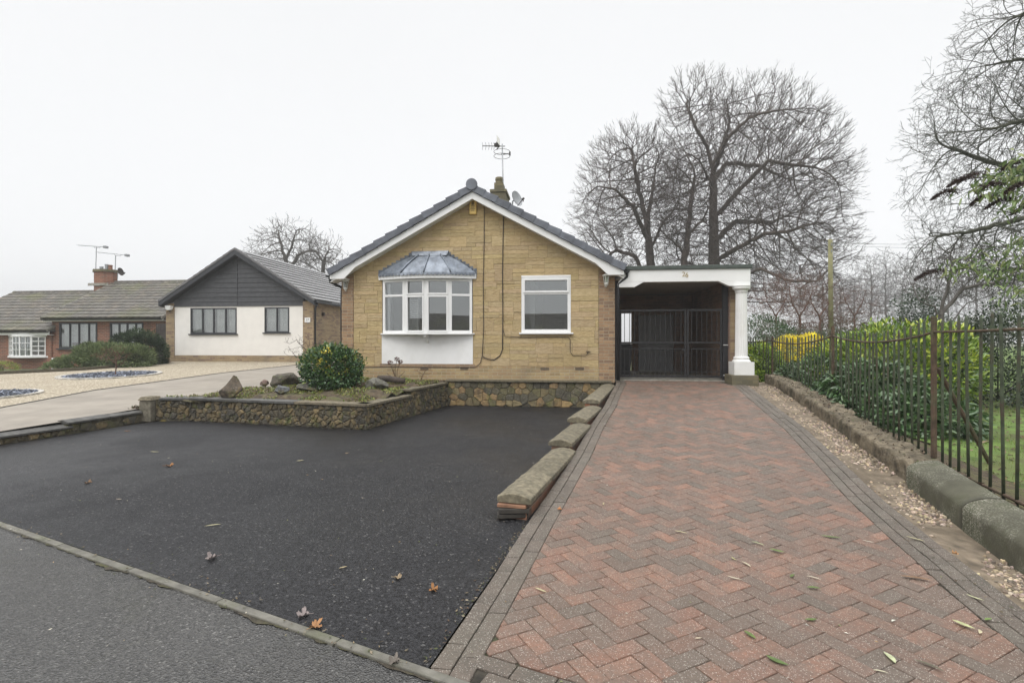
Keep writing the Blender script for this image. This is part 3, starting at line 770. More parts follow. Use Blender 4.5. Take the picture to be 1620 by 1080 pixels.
mb.build('stone_chips', M['chip'], kind='stuff')
# park lawn
def inlawn(x, y): return x > (wallx(y) + .75 if y < 12 else 4.75)
gridsheet('lawn', lin(1.5, 60, 150), lin(-3, 60, 120), lambda x, y: zl(x, y) + .02 * noise.noise(Vector((x, y, 0))), M['grass_base'], inlawn)
# grass blades near the fence
n_ = 42000; gx = rng.uniform(3.55, 12, n_); gy = rng.uniform(2.6, 13, n_); dn = np.array([noise.noise(Vector((a * .8, b * .8, 9))) for a, b in zip(gx, gy)])
m_ = (gx > 3.45 + .2 * (gy - 3.7) + .08) & (dn + rng.uniform(-.3, .3, n_) > -.12); gx, gy = gx[m_], gy[m_]; n_ = len(gx)
P = np.stack([gx, gy, np.array([zl(a, b) for a, b in zip(gx, gy)]) - .005], 1); D = rand_unit(n_) * .5 + np.array([0, 0, 1]); L_ = rng.uniform(.025, .06, n_)[:, None]; S = rand_unit(n_); S[:, 2] = 0
V = np.stack([P - S * .003, P + S * .003, P + D * L_], 1).reshape(-1, 3); Fc = np.arange(n_ * 3).reshape(-1, 3)
gc = np.array([[.16, .27, .03], [.20, .30, .05], [.13, .22, .03], [.26, .28, .07]])[rng.integers(0, 4, n_)]
npmesh('grass', V, Fc, M['leaf'], cols=gc, kind='stuff')
# ================================================================== WALLS OF THE GARDEN
def rubble_face(mb, p0, p1, z0a, z0b, z1a, z1b, cell, cols, rd, thick=.022, jit=(.42, .4), ch=.012):
    """irregular stones on a vertical face from p0 to p1 (2D), seen from the right-hand side of the direction"""
    p0 = Vector((p0[0], p0[1])); p1 = Vector((p1[0], p1[1])); d = p1 - p0; L = d.length; d /= L; nn = Vector((d.y, -d.x))
    h = max(z1a - z0a, z1b - z0b); rows = max(1, round(h / (cell * .8))); seeds = []
    for r_ in range(-1, rows + 1):
        nx = int(L / cell) + 2; off = rd.random() * cell
        for i in range(-1, nx): seeds.append(((i + rd.uniform(-jit[0], jit[0])) * cell + off, (r_ + .5 + rd.uniform(-jit[1], jit[1])) * h / rows))
    seeds = [q for q in seeds if rd.random() > (.24 if jit[0] > .4 else .1)]; cell *= 1.5
    for (sx, sy) in seeds:
        if not (-.02 < sx < L + .02 and 0 < sy < h): continue
        poly = [(max(0, sx - cell), max(0, sy - cell)), (min(L, sx + cell), max(0, sy - cell)), (min(L, sx + cell), min(h, sy + cell)), (max(0, sx - cell), min(h, sy + cell))]
        for (qx, qy) in seeds:
            if (qx, qy) == (sx, sy) or abs(qx - sx) > 2 * cell or abs(qy - sy) > 2 * cell: continue
            mx, my = (qx + sx) / 2, (qy + sy) / 2; dx, dy = qx - sx, qy - sy
            poly = clip_half(poly, (mx, my), (mx - dy, my + dx))
            if len(poly) < 3: break
        if len(poly) < 3 or area(poly) < .0006: continue
        c = rd.choice(cols); v = rd.uniform(.75, 1.25); mb.col(tuple(x * v for x in c)); th_ = thick * rd.uniform(.4, 1.2)
        def fn(x, y, hh):
            f = x / L; zb = z0a + (z0b - z0a) * f; zt = z1a + (z1b - z1a) * f
            q = p0 + d * x + nn * hh; return (q.x, q.y, zb + (zt - zb) * y / h)
        slab(mb, poly, fn, .002, ch, -.01, th_)
STONE = [(.13, .10, .055), (.095, .08, .05), (.08, .07, .05), (.20, .15, .075), (.11, .09, .055), (.07, .062, .048), (.15, .115, .06)]
WARM = [(.30, .21, .10), (.25, .17, .085), (.20, .16, .085), (.13, .115, .075), (.34, .235, .11), (.15, .13, .085), (.10, .09, .065), (.13, .115, .06)]
def core(mb, p0, p1, th_, z0, z1):
    p0 = Vector((p0[0], p0[1])); p1 = Vector((p1[0], p1[1])); d = (p1 - p0).normalized(); nn = Vector((-d.y, d.x)) * th_
    q = [p0, p1, p1 + nn, p0 + nn]; z = lambda i: (z1[0] if i in (0, 3) else z1[1]) if isinstance(z1, tuple) else z1
    mb.hexa([(a.x, a.y, z0) for a in q] + [(a.x, a.y, z(i)) for i, a in enumerate(q)])
def coping_rough(mb, p0, p1, d, nn, prof, z, zb):
    pf = []
    for (a, b) in zip(prof, prof[1:]):
        for k in range(4): pf.append((a[0] + (b[0] - a[0]) * k / 4, a[1] + (b[1] - a[1]) * k / 4))
    pf.append(prof[-1]); k = len(pf); L = (p1 - p0).length; n = max(4, int(L / .03)); base = len(mb.v)
    for i in range(n + 1):
        q = p0 + d * (L * i / n); zz = z + (zb - z) * i / n; e_ = .006 * max(0, 1 - min(i, n - i) * 1.0)
        for (o_, h_) in pf:
            s_ = Vector((q.x + nn.x * o_, q.y + nn.y * o_, zz + h_)); r_ = noise.noise(s_ * 6) * .003 + noise.noise(s_ * 34) * .004 - e_ * .6
            mb.v.append((s_.x + nn.x * r_ * (1 if o_ > -.01 else -1), s_.y + nn.y * r_ * (1 if o_ > -.01 else -1), s_.z + r_ * (1 if h_ > .01 else 0)))
    for i in range(n):
        for j in range(k - 1): mb.face((base + i * k + j + 1, base + i * k + j, base + (i + 1) * k + j, base + (i + 1) * k + j + 1))
    mb.face(tuple(base + j for j in range(k))); mb.face(tuple(base + n * k + j for j in range(k))[::-1])
def coping(mb, p0, p1, w_, ov, z, t0, t1, crown=0.0, z_b=None):
    """slab coping; ov overhang on the viewed side"""
    p0 = Vector((p0[0], p0[1])); p1 = Vector((p1[0], p1[1])); d = (p1 - p0).normalized(); nn = Vector((d.y, -d.x))
    zb = z if z_b is None else z_b; prof = [(ov, 0), (ov, t0), (ov - w_ * .25, t0 + crown * .7), (ov - w_ / 2, t0 + crown), (ov - w_ * .75, t0 + crown * .7), (ov - w_, t0), (ov - w_, 0)]
    if crown > .03 and w_ > .28:
        return coping_rough(mb, p0, p1, d, nn, prof, z, zb)
    A_ = [(p0.x + nn.x * o_, p0.y + nn.y * o_, z + h_) for o_, h_ in prof]; B_ = [(p1.x + nn.x * o_, p1.y + nn.y * o_, zb + h_) for o_, h_ in prof]
    n = len(mb.v); k = len(prof); mb.v += A_ + B_; mb.face(tuple(range(n, n + k))); mb.face(tuple(range(n + 2 * k - 1, n + k - 1, -1)))
    for i in range(k): j = (i + 1) % k; mb.face((n + j, n + i, n + k + i, n + k + j))
rd = random.Random(21)
PA, PB, PC = (-7.74, 8.80), (-7.15, 8.93), (-3.43, 8.36); PD = (-2.86, 11.70)
t = thing('stone_wall', (-5.5, 8.6, 0), 'mossy rubble stone wall with flat copings holding up the raised flower bed', 'wall')
mb = MB(); mb.col((.075, .065, .045)); core(mb, PA, PB, .22, -.05, .395); core(mb, PB, PC, .22, -.05, .395); core(mb, PC, PD, .22, -.05, (.39, .5)); mb.build('core', M['stone'], t)
mb = MB(); rubble_face(mb, PA, PB, .0, .0, .39, .39, .10, STONE, rd, .026, ch=.02); rubble_face(mb, PB, PC, .0, .0, .39, .39, .10, STONE, rd, .026, ch=.02)
PM = (-3.17, 9.95); rubble_face(mb, PC, PM, 0, 0, .39, .39, .10, STONE, rd, .026, ch=.02); rubble_face(mb, PM, PD, 0, 0, .50, .50, .10, STONE, rd, .026, ch=.02); mb.build('stonework', M['stone'], t)
mb = MB(); core(mb, PM, PD, .22, .35, .505); mb.build('core', M['mortar'], t)
def lerp2(a, b, f): return (a[0] + (b[0] - a[0]) * f, a[1] + (b[1] - a[1]) * f)
def cop(a, b, z, tint, mat, w_=.27, ov=.04, t0=.045, crown=.0, parent=None, zb=None, bev=.006):
    mb = MB(); mb.col(tint); a_ = Vector(a); b_ = Vector(b); e_ = (b_ - a_).normalized() * .003
    coping(mb, a_ + e_, b_ - e_, w_, ov, z, t0, 0, crown, zb); return mb.build('coping', M[mat], parent, bevel=bev)
cop(lerp2(PA, PB, .12), PB, .395, (1, 1, 1), 'coping_dark', parent=t)
for f0, f1, mt in ((0, .3, 'coping_dark'), (.3, .62, 'coping_dark')): cop(lerp2(PB, PC, f0), lerp2(PB, PC, f1), .395, (rd.uniform(.85, 1.2),) * 3, mt, parent=t)
cop(lerp2(PB, PC, .62), PC, .395, (1.05, .98, .88), 'coping_stone', parent=t); cop(PC, PM, .395, (1, .97, .9), 'coping_stone', parent=t)
for f0, f1 in ((-.04, .5), (.5, 1)): cop(lerp2(PM, PD, f0), lerp2(PM, PD, f1), .508, (.9, .88, .8), 'coping_stone', parent=t)
# pier where the low wall meets it
mb = MB(); mb.box(-7.98, -7.74, 8.68, 8.94, 0, .40); p_ = thing('stone_pier', (-7.86, 8.8, 0), 'short square stone pier with flat cap at the left end of the flower bed wall', 'pier')
mb.col((1, .95, .85)); mb.build('shaft', M['coping_stone'], p_, bevel=.02)
mb = MB(); mb.col((.95, .9, .8)); mb.hexa([(-8.0, 8.66, .40), (-7.72, 8.66, .40), (-7.72, 8.96, .40), (-8.0, 8.96, .40), (-7.96, 8.7, .47), (-7.76, 8.7, .47), (-7.76, 8.92, .47), (-7.96, 8.92, .47)]); mb.build('cap', M['coping_stone'], p_, bevel=.012)
# stepped low wall to the left
t = thing('low_wall', (-8.1, 7.2, 0), 'stepped low stone wall with dark ridged copings running out of frame on the left', 'wall')
Q0, Q1, Q2, Q3 = (-7.93, 8.78), (-8.06, 7.37), (-8.27, 6.30), (-8.75, 5.0)
mb = MB(); core(mb, Q1, Q0, .2, -.05, .16); core(mb, Q2, Q1, .2, -.05, .09); core(mb, Q3, Q2, .2, -.05, .03); mb.build('core', M['mortar'], t)
mb = MB(); rubble_face(mb, Q1, Q0, 0, 0, .16, .16, .14, STONE, rd); rubble_face(mb, Q2, Q1, 0, 0, .09, .09, .12, STONE, rd); mb.build('stonework', M['stone'], t)
for a, b, z in ((Q1, lerp2(Q1, Q0, .5), .165), (lerp2(Q1, Q0, .5), Q0, .165), (Q2, lerp2(Q2, Q1, 1.08), .095), (Q3, lerp2(Q3, Q2, 1.08), .025)):
    cop(a, b, z, (rd.uniform(.9, 1.2),) * 3, 'coping_dark', .27, .04, .03, .04, t)
# terrace wall under the facade
t = thing('stone_wall', (-1, 11.72, 0), 'retaining wall of warm and dark rubble stone in front of the bungalow facade', 'wall')
mb = MB(); mb.box(-2.88, .93, 11.73, 11.95, -.05, .565); mb.build('core', M['mortar'], t)
mb = MB(); rubble_face(mb, (-2.86, 11.72), (.93, 11.72), 0, 0, .56, .56, .185, WARM, rd, .025, (.3, .12)); mb.build('stonework', M['stone_warm'], t)
mb = MB(); mb.col((.75, .72, .62)); mb.box(-2.9, .93, 11.66, 12.0, .568, .605); mb.build('coping', M['coping_stone'], t, bevel=.006)
# coping wall along the driveway
t = thing('low_wall', (0, 6, 0), 'low stepped brick wall with cambered stone copings between tarmac and block driveway', 'wall')
runs = [((-.47, 4.28), (-.07, 6.27), .135, 3), ((-.12, 6.24), (.165, 7.62), .225, 2), ((.10, 7.55), (.40, 9.0), .31, 2), ((.36, 8.95), (.86, 11.72), .42, 2)]
BR = brick('low_wall_brick', (.30, .13, .07), (.12, .08, .06), (.08, .065, .05), (.2, .17, .13), damt=.6)
mb = MB()
for a, b, z, k in runs:
    a_, b_ = Vector(a), Vector(b); d = (b_ - a_).normalized(); nn = Vector((d.y, -d.x)); q = [a_ - nn * .115 + d * .02, a_ + nn * .105 + d * .02, b_ + nn * .105, b_ - nn * .115]
    mb.hexa([(p.x, p.y, -.05) for p in q] + [(p.x, p.y, z) for p in q])
mb.build('brickwork', BR, t, bevel=.004)
for a, b, z, k in runs:
    cuts = {3: (0, .38, .68, 1), 2: (0, .42, 1)}[k]
    for f0, f1 in zip(cuts, cuts[1:]):
        zz = z + rd.uniform(0, .006); rise = (.05 if z > .4 else 0)
        cop(lerp2(a, b, f0), lerp2(a, b, f1), zz + rise * f0, (lambda v: (v, v * .97, v * .88))(rd.uniform(.85, 1.12)), 'coping_stone', .30, .145, .045, .04, t, zb=zz + rise * f1, bev=.007)
# a loose slate and brick edge below the front coping
mb = MB(); mb.col((.5, .45, .4)); mb.lbox(((-.47, 4.28, 0), R(12)), -.14, .12, -.02, .08, .02, .055); mb.lbox(((-.47, 4.28, 0), R(9)), -.13, .125, -.03, .1, .062, .10); mb.build('bed_slate', M['coping_dark'], t, bevel=.004)
mb = MB(); mb.lbox(((-.47, 4.28, 0), R(-6)), -.145, .1, -.015, .1, .103, .13); mb.build('bed_tile', plain('orange_tile', (.28, .15, .09), .8, .15, 9, .4, 60), t, bevel=.004)
# rough concrete wall and smooth kerb on the right
def wprof(x0, y0, x1, y1, zb0, zb1, n, w_, h, rough, name, mat, parent, roundtop):
    mb = MB(); k = 15; base = 0
    for i in range(n + 1):
        f = i / n; cx = x0 + (x1 - x0) * f; cy = y0 + (y1 - y0) * f; zb = zb0 + (zb1 - zb0) * f
        dx, dy = x1 - x0, y1 - y0; l = math.hypot(dx, dy); nx, ny = dy / l, -dx / l
        for j in range(k):
            s_ = j / (k - 1)
            if roundtop:
                if s_ < .25: o_, z = 0.0, -.1 + (h - w_ * .42 + .1) * s_ / .25
                else: a = math.pi / 2 * (s_ - .25) / .75; o_, z = w_ * (1 - math.cos(a)), h - w_ * .42 + w_ * .42 * math.sin(a)
            else:
                o_, z = (0.0, -.1 + (h + .1) * s_ / .45) if s_ < .45 else ((s_ - .45) / .55 * w_, h)
            q = Vector((cx + nx * o_, cy + ny * o_, zb + z)); r_ = noise.noise(q * 7) * rough + noise.noise(q * 22) * rough * .5
            mb.v.append((q.x + nx * r_, q.y + ny * r_, q.z + r_ * (1.2 if s_ > .4 else .2)))
    for i in range(n):
        for j in range(k - 1): mb.face((i * k + j, i * k + j + 1, (i + 1) * k + j + 1, (i + 1) * k + j)[::-1])
    # ends + back
    for i, rv in ((0, 0), (n, 1)):
        f = tuple(range(i * k, i * k + k)); zb = zb0 if i == 0 else zb1
        q = mb.v[i * k + k - 1]; q0 = mb.v[i * k]; mb.v.append((q[0], q[1], q0[2])); f = f + (len(mb.v) - 1,); mb.face(f if rv else f[::-1])
    return mb.build(name, M[mat], parent, smooth=True)
M['rough_conc'] = plain('rough_concrete', (.17, .14, .095), .95, .3, 10, 1.0, 45, dirt=(.05, .045, .025), dsc=2.6, damt=.9, bdist=.03)
M['kerb_conc'] = plain('smooth_mossy_concrete', (.085, .082, .055), .9, .15, 4, .5, 60, dirt=(.05, .055, .025), dsc=3.5, damt=.9, bdist=.006)
def lichen():
    m = M['kerb_conc']; n = m.node_tree; p = [x for x in n.nodes if x.type == 'BSDF_PRINCIPLED'][0]; co = objco(n); src = p.inputs['Base Color'].links[0].from_socket
    f = N(n, 'ShaderNodeMath', {0: ramp(n, noise_(n, co, 2.2, 3), .45, .6), 1: ramp(n, noise_(n, co, 75, 8, .8), .50, .60)}, operation='MULTIPLY').outputs[0]
    n.links.new(mixc(n, ramp(n, f, 0, 1, 0, .9), src, (.36, .35, .29)), p.inputs['Base Color'])
lichen()
t = thing('low_wall', (3.7, 7, 0), 'crumbling rough concrete wall with pitted top at the foot of the railings', 'wall')
ch = [(3.36, 5.5), (3.66, 7.14), (3.98, 9.0), (4.35, 11.5), (4.42, 12.3)]
for (a, b), (c, d) in zip(ch, ch[1:]): wprof(a, b, c, d, zd(b) - .03, zd(d) - .03, 40, .30, .20, .03, 'section', 'rough_conc', t, False)
for (a, b, c, d) in ((3.30, 5.47, 3.08, 4.43), (3.075, 4.42, 2.86, 3.4), (2.855, 3.39, 2.6, 2.2)):
    o = wprof(c, d, a, b, zd(d) - .03, zd(b) - .03, 16, .26, .27, .003, 'kerb_block', 'kerb_conc', None, True)
    tag(o, {5.47: 'smooth rounded concrete kerb block with white lichen, next to the crumbling wall', 4.42: 'second rounded concrete kerb block from the crumbling wall, reaching the right edge', 3.39: 'nearest rounded concrete kerb block at the edge of the frame'}[b], 'kerb block', 'rounded concrete kerb blocks')
# low kerb wall of the neighbour's gravel garden
mb = MB()
for a, b in zip(kb_line, kb_line[1:]):
    d = (b - a).normalized(); nn = Vector((-d.y, d.x, 0)) * .12; mb.hexa([(a.x, a.y, a.z - .2), (b.x, b.y, b.z - .2), (b + nn)[:2] + (b.z - .2,), (a + nn)[:2] + (a.z - .2,), (a.x, a.y, a.z + .1), (b.x, b.y, b.z + .1), (b + nn)[:2] + (b.z + .1,), (a + nn)[:2] + (a.z + .1,)])
mb.col((.5, .48, .42)); mb.c = [(.5, .48, .42)] * len(mb.f)
mb.build('low_wall', M['coping_stone'], label='long low weathered edging wall between gravel garden and the red brick houses', cat='wall', bevel=.01)
# ================================================================== MAIN BUNGALOW
YF = 12.0                                   # facade plane
HX0, HX1 = -5.56, 1.02; RX = -2.27; EZ = 3.19; AZ = 5.12; HW = 3.5
def gable_z(x, off=0.0): return AZ - off - (AZ - EZ) * abs(x - RX) / HW
def tiled_slope(mb, e0, e1, r0, r1, n, th_=.03, cols=((1, 1, 1),), seg=.33, rd=None, roll=0.0):
    """courses of separate tiles from eave e0-e1 to ridge r0-r1 (3D)"""
    e0, e1, r0, r1 = map(Vector, (e0, e1, r0, r1)); nn = (e1 - e0).cross(r0 - e0).normalized()
    if nn.z < 0: nn = -nn
    rd = rd or random.Random(3)
    for i in range(n):
        f0, f1 = i / n, min(1, (i + 1.12) / n)
        a, b = e0.lerp(r0, f0), e1.lerp(r1, f0); c, d = e1.lerp(r1, f1), e0.lerp(r0, f1); L = (b - a).length; k = max(1, int(L / seg))
        for j in range(k):
            s0, s1 = j / k, (j + 1) / k; v = rd.uniform(.88, 1.12); cc = rd.choice(cols); mb.col(tuple(x * v for x in cc)); h = rd.uniform(0, .004); gp = .006 / L
            p = [a.lerp(b, s0 + gp), a.lerp(b, s1 - gp), d.lerp(c, s1 - gp), d.lerp(c, s0 + gp)]
            up0 = nn * (th_ * 1.9 + h); up1 = nn * (th_ * .9 + h); lowd = -nn * .005
            if roll:
                m0 = p[0].lerp(p[1], .5); m1 = p[3].lerp(p[2], .5)
                n_ = len(mb.v); mb.v += [tuple(x) for x in (p[0] + lowd, p[1] + lowd, p[0] + up0 + nn * roll, p[0].lerp(p[1], .3) + up0, p[0].lerp(p[1], .7) + up0, p[1] + up0 + nn * roll * .6, p[3] + up1 + nn * roll, p[3].lerp(p[2], .3) + up1, p[3].lerp(p[2], .7) + up1, p[2] + up1 + nn * roll * .6)]
                mb.face((n_, n_ + 1, n_ + 5, n_ + 4, n_ + 3, n_ + 2))
                for q in range(3): mb.face((n_ + 2 + q, n_ + 3 + q, n_ + 7 + q, n_ + 6 + q))
            else:
                mb.hexa([p[0] + lowd, p[1] + lowd, p[2] + lowd, p[3] + lowd, p[0] + up0, p[1] + up0, p[2] + up1, p[3] + up1])
def stone_layout(x0, x1, z0, z1, rd):
    """random coursed blocks"""
    out = []; z = z0
    while z < z1:
        bh = rd.choice((.19, .25, .29)); x = x0 - rd.uniform(0, .3)
        while x < x1:
            w_ = rd.choice((.35, .45, .6, .75)); k = rd.choice((1, 2, 2, 3, 3))
            if k == 1: w_ = min(w_, .42)
            hs = [bh / k] * k
            if k == 2 and rd.random() < .6: hs = [bh * .36, bh * .64] if rd.random() < .5 else [bh * .64, bh * .36]
            zz = z
            for h in hs:
                if h < .11 and w_ > .4 and rd.random() < .5:
                    sp = rd.uniform(.35, .65) * w_; out.append((x, x + sp, zz, zz + h)); out.append((x + sp, x + w_, zz, zz + h))
                else: out.append((x, x + w_, zz, zz + h))
                zz += h
            x += w_
        z += bh
    return out
def rect_sub(r, h):
    (a, b, c, d), (e, f, g, i) = r, h
    if e >= b or f <= a or g >= d or i <= c: return [r]
    o = []
    if a < e: o.append((a, e, c, d))
    if f < b: o.append((f, b, c, d))
    m0, m1 = max(a, e), min(b, f)
    if c < g: o.append((m0, m1, c, g))
    if i < d: o.append((m0, m1, i, d))
    return o
H = thing('bungalow', (RX, YF, .55), 'sandstone-fronted bungalow with white bay window, grey gable roof and white bargeboards', 'house')
# openings
bx0, bx1 = at(605, 500, YF).x, at(748, 500, YF).x; bz0 = at(676, 527, YF).z; bz1 = at(676, 441, YF).z; pz0 = at(676, 576, YF).z
wx0, wx1 = at(825, 500, YF).x, at(903, 500, YF).x; wz0 = at(864, 526, YF).z; wz1 = at(864, 437, YF).z
holes = [(bx0, bx1, pz0, bz1 + .02), (wx0, wx1, wz0, wz1)]
sx0, sx1 = HX0 + .30, HX1 - .37; PZ = .92
rd = random.Random(5); mb = MB(); gab = [(HX0, PZ), (HX1, PZ), (HX1, gable_z(HX1, .16)), (RX, AZ - .16), (HX0, gable_z(HX0, .16))]
for r in stone_layout(sx0, sx1, PZ, AZ, rd):
    ps = [r]
    for h in holes: ps = [q for p in ps for q in rect_sub(p, h)]
    v = rd.uniform(.88, 1.1); mb.col((v, v * rd.uniform(.97, 1.02), v * rd.uniform(.9, 1.05))); hh = rd.uniform(.008, .02)
    for (a, b, c, d) in ps:
        a, b = max(a, sx0), min(b, sx1)
        if b - a < .02 or d - c < .012: continue
        poly = clip_poly([(a, c), (b, c), (b, d), (a, d)], gab)
        if len(poly) > 2 and area(poly) > .0006: slab(mb, poly, lambda x, y, h_: (x, YF - h_, y), .002, .003, -.01, hh)
mb.build('stone_facing', M['sandstone'], H)
# backing with openings
mb = MB(); y0, y1 = YF, YF + .28
def wallbox(x0, x1, z0, z1): mb.box(x0, x1, y0, y1, z0, z1)
wallbox(sx0, bx0, .5, EZ - .15); wallbox(bx0, bx1, .5, pz0); wallbox(bx0, bx1, bz1 + .02, EZ - .15); wallbox(bx1, wx0, .5, EZ - .15); wallbox(wx0, wx1, .5, wz0); wallbox(wx0, wx1, wz1, EZ - .15); wallbox(wx1, sx1, .5, EZ - .15)
wallbox(bx0, bx1, pz0, bz0)
mb.prism([(HX0 + .02, y0, EZ - .15), (HX1 - .02, y0, EZ - .15), (HX1 - .02, y0, gable_z(HX1, .18)), (RX, y0, AZ - .18), (HX0 + .02, y0, gable_z(HX0, .18))], (0, .28, 0))
mb.build('wall', M['facade_joint'], H)
mb = MB(); mb.box(HX1 - .3, HX1, YF + .28, 22, .45, EZ - .1); mb.box(HX0, HX0 + .3, YF + .28, 22, .45, EZ - .1); mb.box(HX0, HX1, 21.8, 22.1, .4, EZ - .1); mb.build('side_wall', M['brick_side'], H)
mb = MB(); mb.box(HX0, sx0 - .003, YF - .022, YF + .28, .95, gable_z(HX0, .2)); mb.build('brick_quoin', M['brick_buff'], H)
mb = MB(); mb.box(sx1 + .003, HX1, YF - .022, YF + .28, .55, gable_z(HX1, .2)); mb.build('brick_quoin', M['brick_buff'], H)
mb = MB(); mb.box(HX0 - .004, sx1, YF - .03, YF + .1, .45, PZ - .003); mb.build('brick_plinth', M['brick_plinth'], H)
for px in (862, 917, 735, 672):
    q = at(px, 583, YF); mb = MB()
    for k in range(3): mb.box(q.x - .1, q.x + .1, YF - .034, YF - .031, q.z - .03 + k * .022, q.z - .018 + k * .022)
    mb.build('air_vent', M['wood_dark'], H)
# interior room so that the panes look into something
mb = MB(); mb.box(HX0 + .35, HX1 - .35, 15.6, 15.7, .5, 3.0); mb.box(HX0 + .35, HX1 - .35, 12.3, 15.6, .68, .72); mb.box(HX0 + .35, HX1 - .35, 12.3, 15.6, 2.95, 3.0); mb.box(-.95, -.85, 12.3, 15.6, .72, 2.95); mb.box(HX0 + .32, HX0 + .35, 12.3, 15.6, .7, 3); mb.box(HX1 - .35, HX1 - .32, 12.3, 15.6, .7, 3)
mb.build('interior_wall', M['room'], H)
# roof
mb = MB(); V0, V1 = YF - .33, 22.4
for sg in (-1, 1):
    e0 = (RX + sg * HW, V0 + .12, EZ - .02); e1 = (RX + sg * HW, V1, EZ - .02); r0 = (RX, V0 + .12, AZ - .04); r1 = (RX, V1, AZ - .04)
    tiled_slope(mb, e0, e1, r0, r1, 12, .018)
mb.build('roof', M['tile_slate'], H)
mb = MB()
for sg in (-1, 1):
    mb.prism([(RX + sg * HW * .99, V0 + .1, EZ - .06), (RX, V0 + .1, AZ - .07), (RX, V0 + .1, AZ - .12), (RX + sg * HW * .99, V0 + .1, EZ - .11)], (0, V1 - V0 - .2, 0))
mb.build('roof_underlay', M['wood_dark'], H)
# dry verge caps
nv = 12
for sg in (-1, 1):
    mb = MB(); sl_ = Vector((-sg * HW, 0, AZ - EZ)); L = sl_.length; dn = sl_.normalized(); up = Vector((0, 0, 1)); pn = Vector((dn.z * sg, 0, abs(dn.x))).normalized()
    for i in range(nv):
        a = Vector((RX + sg * HW, V0, EZ)) + dn * (L * i / nv - .02); b = Vector((RX + sg * HW, V0, EZ)) + dn * (L * (i + 1) / nv + .012); v = .82 + .36 * random.random(); mb.col((v, v, v * 1.02))
        d0, d1 = .035, .0
        q = [a - pn * .125 + pn * d0 * .5, b - pn * .125 + pn * d1 * .5, b + pn * (.02 + d1), a + pn * (.02 + d0)]
        mb.hexa([(p.x, V0 - (d0 if k in (0, 3) else 0) * .3, p.z) for k, p in enumerate(q)] + [(p.x, V0 + .16, p.z) for p in q])
    mb.build('verge_cap', M['tile_slate'], H, bevel=.006)
mb = MB(); c = Vector((RX, V0 - .03, AZ + .015)); pts = [(c.x + .135 * math.cos(a), c.y, c.z + .135 * math.sin(a)) for a in [i * math.pi / 12 for i in range(24)]]
mb.col((1.25, 1.25, 1.25)); mb.prism(pts[::-1], (0, .05, 0)); mb.build('ridge_end_cap', M['tile_slate'], H, bevel=.008)
mb = MB()
for i in range(22):
    y = V0 + .02 + i * .46; pts = [(RX + .125 * math.cos(a), y, AZ - .02 + .11 * math.sin(a)) for a in [math.pi * k / 8 for k in range(9)]]; mb.prism(pts[::-1], (0, .45, 0))
mb.build('ridge_tile', M['tile_slate'], H)
# bargeboards with boxed ends
for sg in (-1, 1):
    mb = MB(); yb = V0 + .05; P = lambda x, z: (x, yb, z)
    tip = RX + sg * (HW - .03); zt = gable_z(tip, .13); xin = RX + sg * (HW - .55); bot = 3.0
    k0 = RX + sg * (HW - .66); d_ = .285
    pts = [P(RX, AZ - .14), P(tip, zt), P(tip, bot), P(RX + sg * (HW - .38), bot), P(k0, gable_z(k0, d_)), P(RX, AZ - d_ - .02)]
    if sg > 0: pts = pts[::-1]
    a_ = [pts[i] for i in range(6)]
    mb.prism(a_, (0, .03, 0))
    mb.build('bargeboard', M['upvc'], H)
    mb = MB(); main = [(RX, AZ - d_), (tip, gable_z(tip, d_)), (tip, gable_z(tip, d_) + .02), (RX, AZ - d_ + .02)]
    mb.prism([(x, yb + .03, z) for x, z in main], (0, .36, 0)); mb.build('soffit', M['white_paint'], H)
    mb = MB(); x_a, x_b = sorted((RX + sg * (HW - .42), tip)); mb.box(x_a, x_b, yb + .03, V1, bot - .0, bot + .02); mb.build('soffit', M['white_paint'], H)
    mb = MB(); gx = RX + sg * (HW + .05); pr = [(gx + .055 * math.cos(a), V0 + .1, EZ - .09 + .055 * math.sin(a)) for a in [math.pi + math.pi * k / 8 for k in range(9)]]
    mb.prism(pr, (0, V1 - V0 - .1, 0)); mb.build('gutter', M['black_plastic'], H)
    mb = MB(); cx_ = RX + sg * 3.36
    mb.tube([(gx, YF - .12, EZ - .13), (gx, YF - .10, EZ - .22), (cx_, YF - .09, EZ - .38), (cx_, YF - .09, EZ - .5), (cx_, YF - .09, .62)] if sg > 0 else [(gx, YF - .12, EZ - .13), (gx, YF - .08, EZ - .24), (HX0 - .05, YF + .1, EZ - .36), (HX0 - .05, YF + .1, EZ - .5), (HX0 - .05, YF + .1, .5)], .036, 10); mb.build('downpipe', M['black_plastic'], H, smooth=True)
